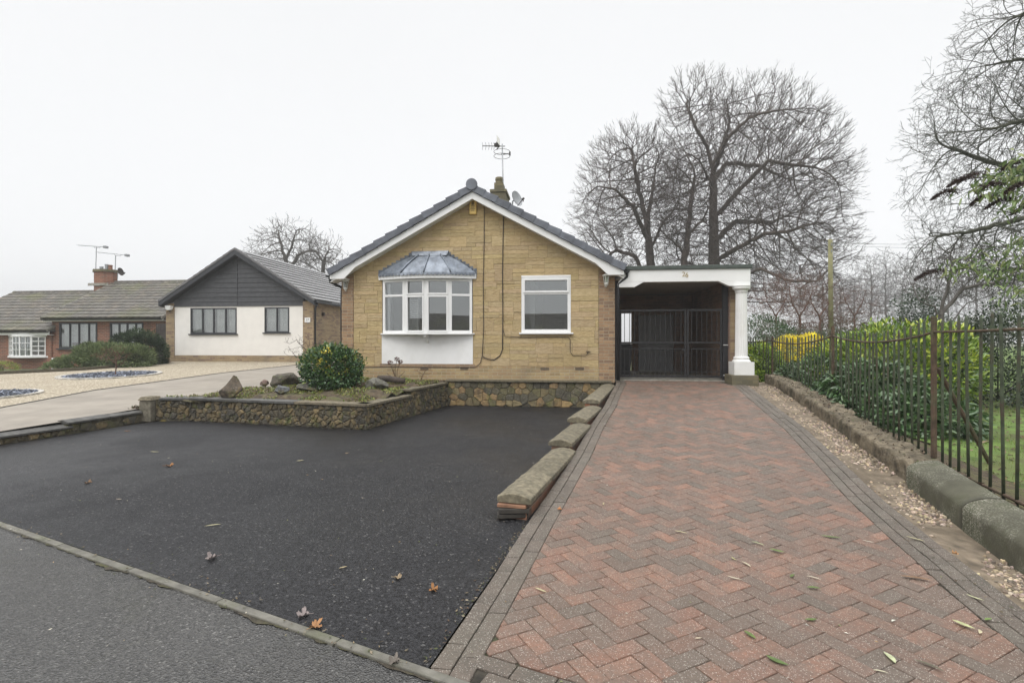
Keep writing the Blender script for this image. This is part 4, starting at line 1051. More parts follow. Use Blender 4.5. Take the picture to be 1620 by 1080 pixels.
# windows ------------------------------------------------------------
def win(parent, fr, w_, h, bars_v=(), bars_h=(), fw=.06, mat='upvc', glass='glass', dep=.07, name='window', openers=(), sash=.035):
    """fr=(origin,angle): local x along the wall, local -y outwards"""
    mb = MB(); mb.lbox(fr, 0, fw, -.005, dep, 0, h); mb.lbox(fr, w_ - fw, w_, -.005, dep, 0, h); mb.lbox(fr, fw, w_ - fw, -.005, dep, 0, fw); mb.lbox(fr, fw, w_ - fw, -.005, dep, h - fw, h)
    for b in bars_v: mb.lbox(fr, b - fw * .42, b + fw * .42, -.003, dep - .002, fw, h - fw)
    xs = [fw] + [q for b in bars_v for q in (b - fw * .42, b + fw * .42)] + [w_ - fw]
    cells = [(xs[i], xs[i + 1]) for i in range(0, len(xs), 2)]
    for b in bars_h:
        zz, which = b if isinstance(b, tuple) else (b, range(len(cells)))
        for c_ in which: mb.lbox(fr, cells[c_][0], cells[c_][1], -.004, dep - .003, zz - fw * .42, zz + fw * .42)
    for (x0, x1, z0, z1) in openers:
        mb.lbox(fr, x0, x0 + sash, -.028, .02, z0, z1); mb.lbox(fr, x1 - sash, x1, -.028, .02, z0, z1); mb.lbox(fr, x0 + sash, x1 - sash, -.028, .02, z0, z0 + sash); mb.lbox(fr, x0 + sash, x1 - sash, -.028, .02, z1 - sash, z1)
    f = mb.build(name, M[mat], parent, bevel=.004)
    mb = MB(); ca, sa = math.cos(fr[1]), math.sin(fr[1]); q = lambda x, y, z: (fr[0][0] + ca * x - sa * y, fr[0][1] + sa * x + ca * y, fr[0][2] + z)
    mb.poly([q(fw * .5, .03, fw * .5), q(w_ - fw * .5, .03, fw * .5), q(w_ - fw * .5, .03, h - fw * .5), q(fw * .5, .03, h - fw * .5)]); mb.build('pane', M[glass], f)
    # dark rubber seal
    return f
W_ = wx1 - wx0; Hh = wz1 - wz0; tr_ = Hh * .70
f = win(H, ((wx0, YF - .02, wz0), 0), W_, Hh - .03, (), (tr_,), .075, openers=[(.04, W_ - .04, tr_ + .01, Hh - .05)], sash=.045)
mb = MB(); mb.box(wx0 - .05, wx1 + .06, YF - .09, YF + .02, wz0 - .035, wz0 - .001); mb.build('sill', M['upvc'], f, bevel=.006)
mb = MB(); mb.box(wx0 - .0, wx1, YF - .035, YF + .02, wz1 - .03, wz1 + .02); mb.build('head_trim', M['upvc'], f, bevel=.004)
# bay window: four shallow facets
xs = [bx0 + .02, at(640, 500, 11.83).x, at(671.5, 500, 11.72).x, at(710, 500, 11.80).x, bx1 - .01]; ysb = [11.975, 11.845, 11.78, 11.84, 11.975]
bay = MB()
for i in range(4):
    a = math.atan2(ysb[i + 1] - ysb[i], xs[i + 1] - xs[i]); w_ = math.hypot(xs[i + 1] - xs[i], ysb[i + 1] - ysb[i]); h = bz1 - bz0 - .02; tz = h * .70
    op = [(.05, w_ - .03, tz + .01, h - .02), (.05, w_ - .03, .03, tz - .015)] if i in (1, 2) else []
    f = win(H, ((xs[i], ysb[i], bz0), a), w_, h, (), (tz,), .062, name='bay_window', openers=op, sash=.035, dep=.06)
mb = MB(); top = [(x, y) for x, y in zip(xs, ysb)]
mb.prism([(x, y - .015, bz1 - .02) for x, y in top] + [(xs[-1], YF + .02, bz1 - .02), (xs[0], YF + .02, bz1 - .02)], (0, 0, .05)); mb.build('bay_head', M['upvc'], H)
mb = MB(); mb.prism([(xs[0] - .06, YF - .03, bz0 - .035)] + [(x, y - .09, bz0 - .035) for x, y in top] + [(xs[-1] + .06, YF - .03, bz0 - .035), (xs[-1] + .06, YF + .02, bz0 - .035), (xs[0] - .06, YF + .02, bz0 - .035)], (0, 0, .033)); mb.build('bay_sill', M['upvc'], H, bevel=.006)
# inside reveal of the bay is lined, blind inside the second pane
mb = MB(); mb.box(xs[1] + .10, xs[1] + .30, 12.02, 12.05, bz0 + .1, bz0 + .85)
lb = MB()
for k in range(14): lb.box(xs[1] + .07, xs[1] + .24, 12.10, 12.14, bz0 + .10 + k * .052, bz0 + .137 + k * .052)
lb.box(xs[1] + .05, xs[1] + .07, 12.09, 12.15, bz0 + .06, bz0 + .86); lb.box(xs[1] + .24, xs[1] + .26, 12.09, 12.15, bz0 + .06, bz0 + .86); lb.build('louvre_blind', M['upvc'], H)
lb = MB(); lb.box(xs[1] + .34, xs[1] + .42, 12.2, 12.3, bz0 + .05, bz1 - .1); lb.build('inner_frame', M['upvc'], H); lb = MB(); lb.box(xs[0] + .1, xs[0] + .16, 12.05, 12.2, bz0 + .05, bz1 - .1); lb.build('inner_frame', M['upvc'], H)
# white rendered panel
mb = MB(); mb.box(bx0 - .005, bx1 + .005, YF - .03, YF + .1, pz0 + .01, bz0 - .035); mb.build('render_panel', M['render_white'], H)
mb = MB(); qx = at(673, 535, 11.8).x; mb.prism([(qx - .03, 11.98, bz0 - .04), (qx - .03, 11.74, bz0 - .04), (qx - .03, 11.74, bz0 - .09), (qx - .03, 11.86, bz0 - .13), (qx - .03, 11.9, bz0 - .2), (qx - .03, 11.98, bz0 - .24)], (.07, 0, 0)); mb.build('bay_corbel', M['upvc'], H, bevel=.008)
mb = MB(); mb.col((1, 1, 1)); mb.box(bx0 - .05, bx1 + .05, YF - .032, YF + .05, pz0 - .06, pz0 + .008); mb.build('brick_course', M['brick_buff'], H)
# lead roof over the bay
tz0 = at(676, 431, 11.7).z; tz1 = at(680, 404, YF).z; tx0, tx1 = at(655, 400, YF).x, at(707, 400, YF).x
low = [(xs[0] - .10, 11.93), (xs[1] - .07, 11.72), (xs[2], 11.64), (xs[3] + .07, 11.71), (xs[4] + .10, 11.93)]; hi = [(tx0, 11.96), (tx0 + .14, 11.93), ((tx0 + tx1) / 2, 11.92), (tx1 - .14, 11.93), (tx1, 11.96)]
mb = MB()
for i in range(4):
    v = (1.25, .95, 1.05, 1.2)[i]; mb.col((v, v, v)); N_ = 6
    for k in range(N_):
        f0, f1 = k / N_, (k + 1) / N_
        def pt(j, f):
            s_ = f; zz = tz0 + (tz1 - tz0) * (s_ ** .92); return (low[j][0] + (hi[j][0] - low[j][0]) * s_, low[j][1] + (hi[j][1] - low[j][1]) * s_, zz + .02 * math.sin(s_ * 3.1))
        mb.poly([pt(i, f0), pt(i + 1, f0), pt(i + 1, f1), pt(i, f1)])
mb.build('bay_roof', M['lead'], H)
mb = MB()
for i in (1, 2, 3):
    mb.col((1.35,) * 3); mb.tube([(low[i][0] + (hi[i][0] - low[i][0]) * s_, low[i][1] + (hi[i][1] - low[i][1]) * s_ - .012, tz0 + (tz1 - tz0) * s_ ** .92 + .02 * math.sin(s_ * 3.1) + .012) for s_ in lin(0, 1, 6)], .019, 8)
mb.build('lead_roll', M['lead'], H, smooth=True)
# scalloped lead skirt
mb = MB(); mb.col((.8,) * 3); pts = []
for i in range(4):
    L = math.hypot(low[i + 1][0] - low[i][0], low[i + 1][1] - low[i][1]); k = max(2, int(L / .085))
    for j in range(k * 6):
        s_ = j / (k * 6); x = low[i][0] + (low[i + 1][0] - low[i][0]) * s_; y = low[i][1] + (low[i + 1][1] - low[i][1]) * s_; dz = abs(math.sin(math.pi * s_ * k)) * .035 + .02
        pts.append((x, y, dz))
for a, b in zip(pts, pts[1:]):
    mb.poly([(a[0], a[1] - .012, tz0 - a[2] - .01), (b[0], b[1] - .012, tz0 - b[2] - .01), (b[0], b[1] + .004, tz0 + .012), (a[0], a[1] + .004, tz0 + .012)]); mb.poly([(a[0], a[1] - .006, tz0 - a[2] - .01), (a[0], a[1] + .01, tz0 + .012), (b[0], b[1] + .01, tz0 + .012), (b[0], b[1] - .006, tz0 - b[2] - .01)])
mb.build('lead_skirt', M['lead'], H)
mb = MB(); mb.prism([(x, y + .02, tz0 - .13) for x, y in low] + [(low[-1][0], YF + .02, tz0 - .13), (low[0][0], YF + .02, tz0 - .13)], (0, 0, .115)); mb.build('bay_fascia', M['upvc'], H)
mb = MB(); mb.col((.75,) * 3); mb.hexa([(tx0 - .02, 11.90, tz1 - .02), (tx1 + .02, 11.90, tz1 - .02), (tx1 + .02, YF, tz1 - .02), (tx0 - .02, YF, tz1 - .02), (tx0 - .06, 11.955, tz1 + .1), (tx1 + .06, 11.955, tz1 + .1), (tx1 + .06, YF, tz1 + .1), (tx0 - .06, YF, tz1 + .1)]); mb.build('lead_flashing', M['lead'], H, bevel=.006)
mb = MB(); mb.col((.7,) * 3)   # stepped lead flashing against the stone
for sg, (xa, xb) in ((-1, (tx0, low[0][0])), (1, (tx1, low[4][0]))):
    for k in range(8):
        f0, f1 = k / 8, (k + 1) / 8; x0, x1 = sorted((xa + (xb - xa) * f0, xa + (xb - xa) * f1)); zt = tz1 + (tz0 - tz1) * f0; mb.box(x0 - .01, x1 + .01, YF - .028, YF - .02, zt - .14, zt + .06)
    mb.build('step_flashing', M['lead'], H); mb = MB(); mb.col((.7,) * 3)
# chimney
ch = at(789, 300, 15.0); c0 = at(776, 300, 15).x; c1 = at(802, 300, 15).x; zc = at(789, 301, 15).z
mb = MB(); mb.box(c0 + .03, c1 - .03, 14.9, 15.8, 4.6, zc - .08); mb.box(c0, c1, 14.87, 15.83, zc - .075, zc); mb.box(at(782, 300, 15).x, at(796, 300, 15).x, 14.97, 15.4, zc + .003, zc + .22)
M['brick_stack'] = brick('mossy_stack_brick', (.20, .17, .09), (.15, .13, .08), (.11, .10, .06), (.13, .12, .09)); mb.build('chimney', M['brick_stack'], H)
px_, py_ = at(789, 290, 15).x, 15.15; mb = MB(); mb.lathe((px_, py_, zc + .223), [(.12, 0), (.115, .1), (.13, .12), (.12, .19)], 14); mb.build('chimney_pot', M['brick_stack'], H)
# cables on the facade
def cab(pts, r=.008, nm='cable', yy=YF - .032):
    mb = MB(); q = []
    for (a, b) in pts: p = at(a, b, yy); q.append((p.x, yy, p.z))
    mb.tube(q, r, 6); return mb.build(nm, M['cable'], H, smooth=True)
cab([(766, 318), (766, 380), (764.5, 450), (765, 520), (763, 562), (760, 574), (752, 581), (700, 581), (610, 580), (560, 581)], .0085)
cab([(797, 332), (796, 370), (795, 430), (795.5, 500), (795, 552), (791, 562), (782, 569), (772, 568), (764, 564)], .011)
cab([(795.5, 520), (799, 532), (830, 533.5), (870, 533), (899, 533), (902, 537), (902, 556), (906, 562), (927, 562), (930, 559), (930, 555)], .007)
q = at(930.5, 556, YF - .04); mb = MB(); mb.box(q.x - .05, q.x + .05, YF - .05, YF - .025, q.z - .01, q.z + .012); mb.build('pipe_stub', M['rust'], H)
# ------------------------------------------------------------------ things on the bungalow
q = at(749, 329, YF); t = thing('alarm_box', (q.x, YF - .02, q.z - .2), 'yellow burglar alarm box high under the gable of the sandstone bungalow', 'alarm box')
mb = MB(); mb.box(q.x - .085, q.x + .085, YF - .09, YF - .02, q.z - .17, q.z + .17); mb.build('case', M['yellow_plastic'], t, bevel=.02)
mb = MB(); mb.lathe((0, 0, 0), [(.03, 0), (.035, .003)], 14); mb.v = [(q.x + a, YF - .093 - c, q.z + .09 + b) for a, b, c in mb.v]
for k in range(4): mb.box(q.x - .045 - (k == 1) * .01, q.x + .045 + (k == 1) * .01, YF - .0925, YF - .0905, q.z - .09 + k * .035, q.z - .075 + k * .035)
mb.box(q.x - .03, q.x + .03, YF - .0925, YF - .0905, q.z + .045, q.z + .075); mb.build('printed_emblem', M['dark_print'], t)
def lantern(px, py, label, Y=YF - .03):
    q = at(px, py, Y - .09); t = thing('wall_lantern', (q.x, Y, q.z - .2), label, 'lantern', 'coach lanterns on the brick corners of the bungalow'); c = (q.x, Y - .11, 0)
    mb = MB(); mb.lathe((c[0], c[1], q.z + .05), [(.005, .13), (.012, .12), (.008, .10), (.035, .075), (.085, .045), (.09, .03), (.07, .025)][::-1], 12); mb.build('hood', M['lamp_white'], t, smooth=False)
    mb = MB()
    for k in range(6):
        a = k * math.pi / 3 + .2; mb.tube([(c[0] + .068 * math.cos(a), c[1] + .068 * math.sin(a), q.z + .075), (c[0] + .042 * math.cos(a), c[1] + .042 * math.sin(a), q.z - .09)], .0055, 5)
    mb.lathe((c[0], c[1], q.z - .15), [(.012, 0), (.03, .02), (.05, .05), (.045, .065)], 10); mb.build('cage', M['lamp_white'], t)
    mb = MB(); mb.lathe((c[0], c[1], q.z - .085), [(.035, 0), (.058, .15)], 12); mb.build('glass', M['glass'], t)
    mb = MB(); mb.tube([(c[0], Y, q.z - .1), (c[0], Y - .05, q.z - .17), (c[0], Y - .1, q.z - .15)], .012, 8); mb.box(c[0] - .03, c[0] + .03, Y - .012, Y + .005, q.z - .16, q.z - .04); mb.build('bracket', M['lamp_white'], t)
lantern(959, 442, 'white coach lantern on the right brick corner beside the carport'); lantern(547, 450, 'white coach lantern on the left brick corner of the bungalow', YF + .05)
# aerial on the stack
b0 = at(797, 318, 15.1); tp = at(794.5, 228, 15.1); t = thing('tv_aerial', (b0.x, 15.1, b0.z), 'tall TV aerial with ring antenna on a mast at the bungalow chimney', 'aerial')
mb = MB(); mb.tube([b0 - Vector((0, 0, .5)), tp], .018, 8); mb.build('mast', M['galv'], t, smooth=True)
a0, a1 = at(799, 231.5, 15.1), at(763, 231, 15.1); mb = MB(); mb.tube([a0, a1], .012, 6)
for k, px in enumerate((764, 769, 774, 778.5, 782)):
    p = at(px, 231, 15.1)
    for s_ in (-1, 1): mb.tube([p, p + Vector((-.02, .02, s_ * .11))], .005, 5)
for s_ in (-1, 1): mb.tube([at(790, 231, 15.1), at(785.5, 231 + s_ * 6, 15.1)], .016, 5)
p = at(785, 230, 15.1); mb.box(p.x - .05, p.x + .05, 15.05, 15.15, p.z - .035, p.z + .05); mb.build('yagi', M['cable'], t)
c = at(794, 244, 15.1); mb = MB()
for dz in (-.06, .07): mb.tube([(c.x + .24 * math.cos(a), c.y + .24 * math.sin(a), c.z + dz) for a in [2 * math.pi * k / 24 for k in range(25)]], .007, 5, False)
mb.tube([(c.x - .03, c.y, c.z), (c.x + .24, c.y, c.z + .01)], .01, 5); mb.box(c.x + .22, c.x + .26, c.y - .02, c.y + .02, c.z - .05, c.z + .06); mb.build('ring_antenna', M['cable'], t)
q0 = at(788, 232, 15.1); mb = MB(); mb.poly([q0 + Vector((-.05, .05, 0)), q0 + Vector((.05, .05, 0)), q0 + Vector((.04, .05, .25)), q0 + Vector((-.05, .05, .37))]); mb.v += [(a, b + .01, c_) for a, b, c_ in mb.v]; mb.face((7, 6, 5, 4)); mb.build('reflector', M['lamp_white'], t)
def dish(px, py, Y, r, facing, label, name='satellite_dish', lnb=(.3, -.12), mat='galv', pole=True):
    q = at(px, py, Y); t = thing(name, (q.x, Y, q.z - .3), label, 'satellite dish'); mb = MB(); prof = [(r * k / 8, .12 * r * (k / 8) ** 2 * 2) for k in range(9)]
    fd = Vector(facing).normalized(); e1 = fd.cross(Vector((0, 0, 1))).normalized(); e2 = e1.cross(fd); n = 20
    for (rr, d) in prof:
        for k in range(n): a = 2 * math.pi * k / n; mb.v.append(tuple(q + e1 * rr * math.cos(a) + e2 * rr * 1.1 * math.sin(a) + fd * d))
    for i in range(8):
        for k in range(n): mb.face((i * n + k, i * n + (k + 1) % n, (i + 1) * n + (k + 1) % n, (i + 1) * n + k))
    m_ = len(mb.v); mb.v += [tuple(Vector(v) - fd * .012) for v in mb.v]
    for i in range(8):
        for k in range(n): mb.face((m_ + (i + 1) * n + k, m_ + (i + 1) * n + (k + 1) % n, m_ + i * n + (k + 1) % n, m_ + i * n + k))
    mb.build('reflector', M[mat], t, smooth=True)
    tip = q + fd * r * 1.15 - e2 * r * .55; mb = MB(); mb.tube([q - e2 * r, tip], .011, 6); mb.tube([tip - fd * .04, tip + fd * .03], .03, 8); mb.tube([tip, tip + Vector((0, 0, -.08))], .018, 6); mb.build('lnb_arm', M['cable'], t)
    mb = MB(); mb.tube([q - fd * .02, q - fd * .14, q - fd * .14 + Vector((-.02, 0, -.36))], .022, 8); mb.build('mount', M['galv'], t)
dish(816.5, 315, 14.6, .21, (.8, -.55, .3), 'grey satellite dish on the right roof slope beside the chimney')
# ================================================================== CARPORT
t = CP = thing('carport', (2.6, 12.0, .58), 'flat-roofed carport with white fascia beam and fluted white column right of the bungalow', 'carport')
cb0, cb1 = 1.13, 3.97; zt_ = at(1100, 427, YF).z; zb_ = at(1100, 446, YF).z; zc_ = at(1172, 453, YF).z
mb = MB(); yb = YF - .12; P = lambda x, z: (x, yb, z); bw = .14
mb.prism([P(cb0 + .12, zt_), P(cb0 + .12, zb_), P(cb1, zb_), P(cb1, zt_)], (0, bw, 0))
mb.prism([P(cb0 + .12, zb_ + .25), P(cb0 - .06, zc_ + .08), P(cb0 - .06, zc_), P(cb0 + .32, zc_), P(cb0 + .52, zb_ - .002), P(cb0 + .119, zb_ - .002)], (0, bw, 0))
mb.prism([P(cb1 - .68, zb_ - .002), P(cb1 - .45, zc_), P(cb1 - .001, zc_), P(cb1 - .001, zb_ - .002)], (0, bw, 0))
mb.build('fascia_beam', M['upvc'], t, bevel=.004)
mb = MB(); mb.box(cb0 + .1, cb1 + .04, yb - .04, 16.2, zt_ + .003, zt_ + .09); mb.build('roof', M['felt'], t, bevel=.01)
mb = MB(); mb.box(cb0 - .08, 3.9, yb + bw + .003, 16.0, zb_ + .08, zb_ + .1); mb.build('ceiling', M['ceiling'], t)
mb = MB()
for k in range(28): mb.box(cb0 - .08, 3.9, yb + bw + .1 + k * .14, yb + bw + .105 + k * .14, zb_ + .073, zb_ + .079)
mb.build('ceiling_joint', M['wood_dark'], t)
# column
cx = at(1171.5, 500, YF).x; colz0 = at(1172, 592, YF).z; mb = MB(); r0 = .125
hcol = zc_ - colz0; b_ = at(1172, 572, YF).z
mb.box(cx - .21, cx + .21, YF - .26, YF + .16, colz0, b_ - .0)
mb.lathe((cx, YF - .05, b_ + .001), [(.19, 0), (.195, .02), (.17, .045), (.155, .055), (.165, .07), (.165, .10), (.135, .12)], 32)
mb.lathe((cx, YF - .05, b_ + .12), [(.132, 0), (.118, zc_ - b_ - .27)], 40, flute=.075)
mb.lathe((cx, YF - .05, zc_ - .151), [(.12, 0), (.135, .015), (.13, .04), (.15, .07), (.185, .09), (.19, .13), (.20, .15)], 32)
mb.build('column', M['white_paint'], t)
mb = MB(); mb.box(cx - .28, cx + .28, YF - .33, YF + .22, .45, colz0 - .003); mb.build('column_plinth', M['brick_stack'], t, bevel=.008)
# side wall + piece behind the column
mb = MB(); mb.box(3.63, 3.82, YF + .17, 15.9, .45, zb_ + .07); mb.build('side_wall', M['brick_side'], t)
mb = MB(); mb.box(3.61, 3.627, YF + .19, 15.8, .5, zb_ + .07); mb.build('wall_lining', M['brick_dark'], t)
# house number
def text(s_, size, loc, name, mat, parent, ext=.004, rx=R(90), dz=None):
    cu = bpy.data.curves.new('txt', 'FONT'); cu.body = s_; cu.size = size; cu.extrude = ext; cu.align_x = 'CENTER'; cu.align_y = 'CENTER'
    ob = bpy.data.objects.new('txt', cu); C.objects.link(ob); dg = bpy.context.evaluated_depsgraph_get(); dg.update()
    me = bpy.data.meshes.new_from_object(ob.evaluated_get(dg)); bpy.data.objects.remove(ob); me.name = name
    me.materials.clear(); me.materials.append(M[mat]); o = bpy.data.objects.new(name, me); C.objects.link(o); o.parent = parent
    o.location = Vector(loc) - world_loc(parent); o.rotation_euler = (rx, 0, 0); return o
q = at(1081.5, 434, yb); text('2', .15, (q.x, yb - .006, q.z), 'house_number', 'brass', t); q = at(1086.5, 435.2, yb); text('6', .15, (q.x, yb - .006, q.z), 'house_number', 'brass', t)
# black post on the right with hinges
mb = MB(); mb.box(3.49, 3.605, 12.28, 12.36, .6, zb_ + .08); mb.build('gate_post', M['black_metal'], t); mb = MB(); mb.box(1.025, 1.12, 12.285, 12.355, .58, zb_ + .08); mb.build('gate_post', M['black_metal'], t)
# ------------------------------------------------------------------ gates
GY = 12.32; gz0 = .66; gz1 = at(1090, 489, GY).z
def gate(x0, x1, label, hinge):
    t = thing('gate', ((x0 + x1) / 2, GY, .6), label, 'gate', 'black barred carport gates'); h = gz1
    mb = MB(); fw = .045; mb.box(x0, x0 + fw, GY - .02, GY + .02, gz0, h); mb.box(x1 - fw, x1, GY - .02, GY + .02, gz0, h); mb.box(x0 + fw, x1 - fw, GY - .02, GY + .02, h - fw, h); mb.box(x0 + fw, x1 - fw, GY - .02, GY + .02, gz0, gz0 + fw)
    zm = gz0 + (h - gz0) * .50; mb.box(x0 + fw, x1 - fw, GY - .018, GY + .018, zm, zm + .035); mb.build('frame', M['black_metal'], t, bevel=.003)
    mb = MB(); mb.box(x0 + fw, x1 - fw, GY - .01, GY + .01, zm - .135, zm - .115); mb.build('rail', M['black_metal'], t); mb = MB(); mb.box(x0 + fw, x1 - fw, GY - .01, GY + .01, gz0 + .13, gz0 + .145); mb.build('rail', M['black_metal'], t)
    n = max(2, round((x1 - x0) / .115))
    for k in range(1, n):
        x = x0 + (x1 - x0) * k / n
        mb = MB(); mb.box(x - .0065, x + .0065, GY - .0065, GY + .0065, zm + .034, h - fw + .001); mb.box(x - .0065, x + .0065, GY - .006, GY + .006, gz0 + .04, zm - .116); mb.build('bar', M['black_metal'], t)
    return t
xa, xm, xb = at(980, 500, GY).x, at(1086, 500, GY).x, 3.485
g1 = gate(xa, xm - .006, 'wide leaf of the black barred gate across the carport', 0); g2 = gate(xm + .006, xb, 'narrow leaf of the black barred gate, hinged by the white column', 1)
for z in (545.5, 593.5):
    q = at(1149, z, GY - .03); mb = MB(); mb.box(q.x - .07, q.x + .06, GY - .045, GY - .022, q.z - .008, q.z + .008); mb.build('hinge', plain('bright_hinge', (.7, .7, .68), .4, .02, 3, 0), g2)
mb = MB(); mb.box(xm - .10, xm - .02, GY - .035, GY - .021, gz0 + .62, gz0 + .68); mb.tube([(xm - .12, GY - .03, gz0 + .02), (xm - .12, GY - .03, gz0 + .5)], .008, 6); mb.build('bolt', M['black_metal'], g1)
# garage behind the carport
t = thing('garage', (2.6, 15.9, .6), 'dark garage with grey up and over door at the back of the carport', 'garage')
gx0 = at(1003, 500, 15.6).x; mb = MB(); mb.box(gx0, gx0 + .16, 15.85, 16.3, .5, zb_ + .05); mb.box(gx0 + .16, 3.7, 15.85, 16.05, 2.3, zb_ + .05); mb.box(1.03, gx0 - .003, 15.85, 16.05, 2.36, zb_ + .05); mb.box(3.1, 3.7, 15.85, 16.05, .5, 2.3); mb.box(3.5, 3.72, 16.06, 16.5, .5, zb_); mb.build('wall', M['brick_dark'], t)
mb = MB(); d0, d1 = gx0 + .17, 3.09; mb.box(d0, d1, 15.90, 15.97, .608, 2.295)
for k in range(5): mb.box(d0 + .02, d1 - .02, 15.915, 15.929, .7 + k * .32, .98 + k * .32)
mb.build('door', M['garage_grey'], t, bevel=.004); mb = MB(); mb.box((d0 + d1) / 2 - .06, (d0 + d1) / 2 + .06, 15.89, 15.914, 1.3, 1.33); mb.build('door_handle', M['galv'], t)
mb = MB(); mb.box(1.0, 3.75, 16.06, 16.6, zb_ + .06, zb_ + .09); mb.build('roof', M['felt'], t)
# wheelie bin behind the gate
bx_ = at(985, 565, 13.6).x; t = thing('wheelie_bin', (bx_, 13.6, .6), 'dark wheelie bin standing behind the left end of the black gate', 'bin')
mb = MB(); mb.hexa([(bx_ - .17, 13.4, .64), (bx_ + .17, 13.4, .64), (bx_ + .17, 13.8, .64), (bx_ - .17, 13.8, .64), (bx_ - .22, 13.33, 1.38), (bx_ + .22, 13.33, 1.38), (bx_ + .22, 13.87, 1.38), (bx_ - .22, 13.87, 1.38)]); mb.build('body', M['black_plastic'], t, bevel=.02)
mb = MB(); mb.hexa([(bx_ - .24, 13.3, 1.383), (bx_ + .24, 13.3, 1.383), (bx_ + .24, 13.9, 1.383), (bx_ - .24, 13.9, 1.383), (bx_ - .2, 13.34, 1.43), (bx_ + .2, 13.34, 1.43), (bx_ + .2, 13.86, 1.47), (bx_ - .2, 13.86, 1.47)]); mb.build('lid', M['black_plastic'], t, bevel=.015)
for s_ in (-1, 1):
    mb = MB(); mb.tube([(bx_ + s_ * .18, 13.82, .7), (bx_ + s_ * .22, 13.82, .7)], .09, 14); mb.build('wheel', M['black_plastic'], t)
# ================================================================== NEIGHBOUR'S BUNGALOW
YN = 20.35; VN = 20.0; NRX = -13.97; NHW = 3.5; NAZ = at(372, 393, VN).z; NEZ = 3.22
t = NBH = thing('bungalow', (NRX, YN, .6), 'neighbouring bungalow with dark grey clad gable over white rendered front', 'house')
nx0, nx1 = at(264, 500, YN).x, at(497, 500, YN).x; rx0, rx1 = at(277, 500, YN).x, at(480, 500, YN).x; cz = at(380, 484.5, YN).z; rz0 = at(380, 562, YN).z; gz = .55
def ngz(x, off=0): return NAZ - off - (NAZ - NEZ) * abs(x - NRX) / NHW
wins = [(302, 375, 487, 528, (.26, .5, .76)), (419, 458, 486, 526, (.5,))]; wr = []
for a, b, c, d, bars in wins: wr.append((at(a, 500, YN).x, at(b, 500, YN).x, at((a + b) / 2, d, YN).z, at((a + b) / 2, c, YN).z, bars))
mb = MB(); ps = [(rx0, rx1, rz0, cz)]
for h in wr: ps = [q for p in ps for q in rect_sub(p, h[:4])]
for (a, b, c, d) in ps: mb.box(a, b, YN - .02, YN + .2, c, d)
mb.build('render', M['render_cream'], t)
mb = MB(); mb.box(nx0, rx0 - .003, YN - .05, YN + .2, gz, ngz(nx0, .15)); mb.box(rx1 + .003, nx1, YN - .05, YN + .2, gz, ngz(nx1, .15)); mb.box(rx0 - .002, rx1 + .002, YN - .04, YN + .2, gz - .1, rz0 - .003); mb.build('brick_pier', M['brick_side'], t)
mb = MB(); mb.box(nx1 - .25, nx1, YN + .2, 33, .4, NEZ - .1); mb.box(nx0, nx0 + .25, YN + .2, 33, .4, NEZ - .1); mb.build('side_wall', M['brick_side'], t)
mb = MB(); n = 11; x0_, x1_ = rx0 - .02, rx1 + .02
for k in range(n):
    z0 = cz + (NAZ - .2 - cz) * k / n; z1 = cz + (NAZ - .2 - cz) * (k + 1) / n; poly = clip_poly([(x0_, z0), (x1_, z0), (x1_, z1), (x0_, z1)], [(x0_, cz - 1), (x1_, cz - 1), (x1_, ngz(x1_, .2)), (NRX, NAZ - .2), (x0_, ngz(x0_, .2))])
    if len(poly) > 2:
        m_ = len(mb.v); mb.v += [(x, YN - .03 - (.022 if z < z0 + .01 else .0), z) for x, z in poly]; mb.face(tuple(range(m_, m_ + len(poly)))); mb.poly([(min(p[0] for p in poly if p[1] < z0 + .01), YN - .052, z0), (max(p[0] for p in poly if p[1] < z0 + .01), YN - .052, z0), (max(p[0] for p in poly if p[1] < z0 + .01), YN, z0), (min(p[0] for p in poly if p[1] < z0 + .01), YN, z0)][::-1])
mb.prism([(x0_, YN, cz), (x1_, YN, cz), (x1_, YN, ngz(x1_, .2)), (NRX, YN, NAZ - .2), (x0_, YN, ngz(x0_, .2))], (0, .2, 0))
jx = at(376, 450, YN).x; mb.box(jx - .02, jx + .02, YN - .062, YN - .02, cz, NAZ - .45); mb.build('gable_cladding', M['cladding'], t)
for (a, b, c, d, bars) in wr:
    f = win(t, ((a, YN - .03, c), 0), b - a, d - c, [w_ * (b - a) for w_ in bars], (), .055, 'anthracite', 'glass_far')
    mb = MB(); mb.box(a - .06, b + .06, YN - .09, YN + .02, c - .05, c - .001); mb.build('sill', M['anthracite'], f)
    mb = MB(); L = b - a
    for (s0, s1) in (((.02, .24), (.27, .44), (.53, .72), (.78, .98)) if len(bars) == 3 else ((.04, .46), (.56, .96))):
        k = 8
        for j in range(k):
            xa_, xb_ = a + L * (s0 + (s1 - s0) * j / k), a + L * (s0 + (s1 - s0) * (j + 1) / k); mb.poly([(xa_, YN + .12 + .02 * (j % 2), c), (xb_, YN + .12 + .02 * ((j + 1) % 2), c), (xb_, YN + .12 + .02 * ((j + 1) % 2), d), (xa_, YN + .12 + .02 * (j % 2), d)])
    mb.build('curtain', M['curtain'], f)
mb = MB(); mb.box(rx0, rx1, YN + 1.2, YN + 1.25, .5, cz); mb.build('interior_wall', M['room'], t)
mb = MB()
for sg in (-1, 1): tiled_slope(mb, (NRX + sg * NHW, VN + .05, NEZ), (NRX + sg * NHW, 33, NEZ), (NRX, VN + .05, NAZ - .02), (NRX, 33, NAZ - .02), 13, .028, seg=.9)
mb.build('roof', M['tile_dark'], t)
mb = MB()
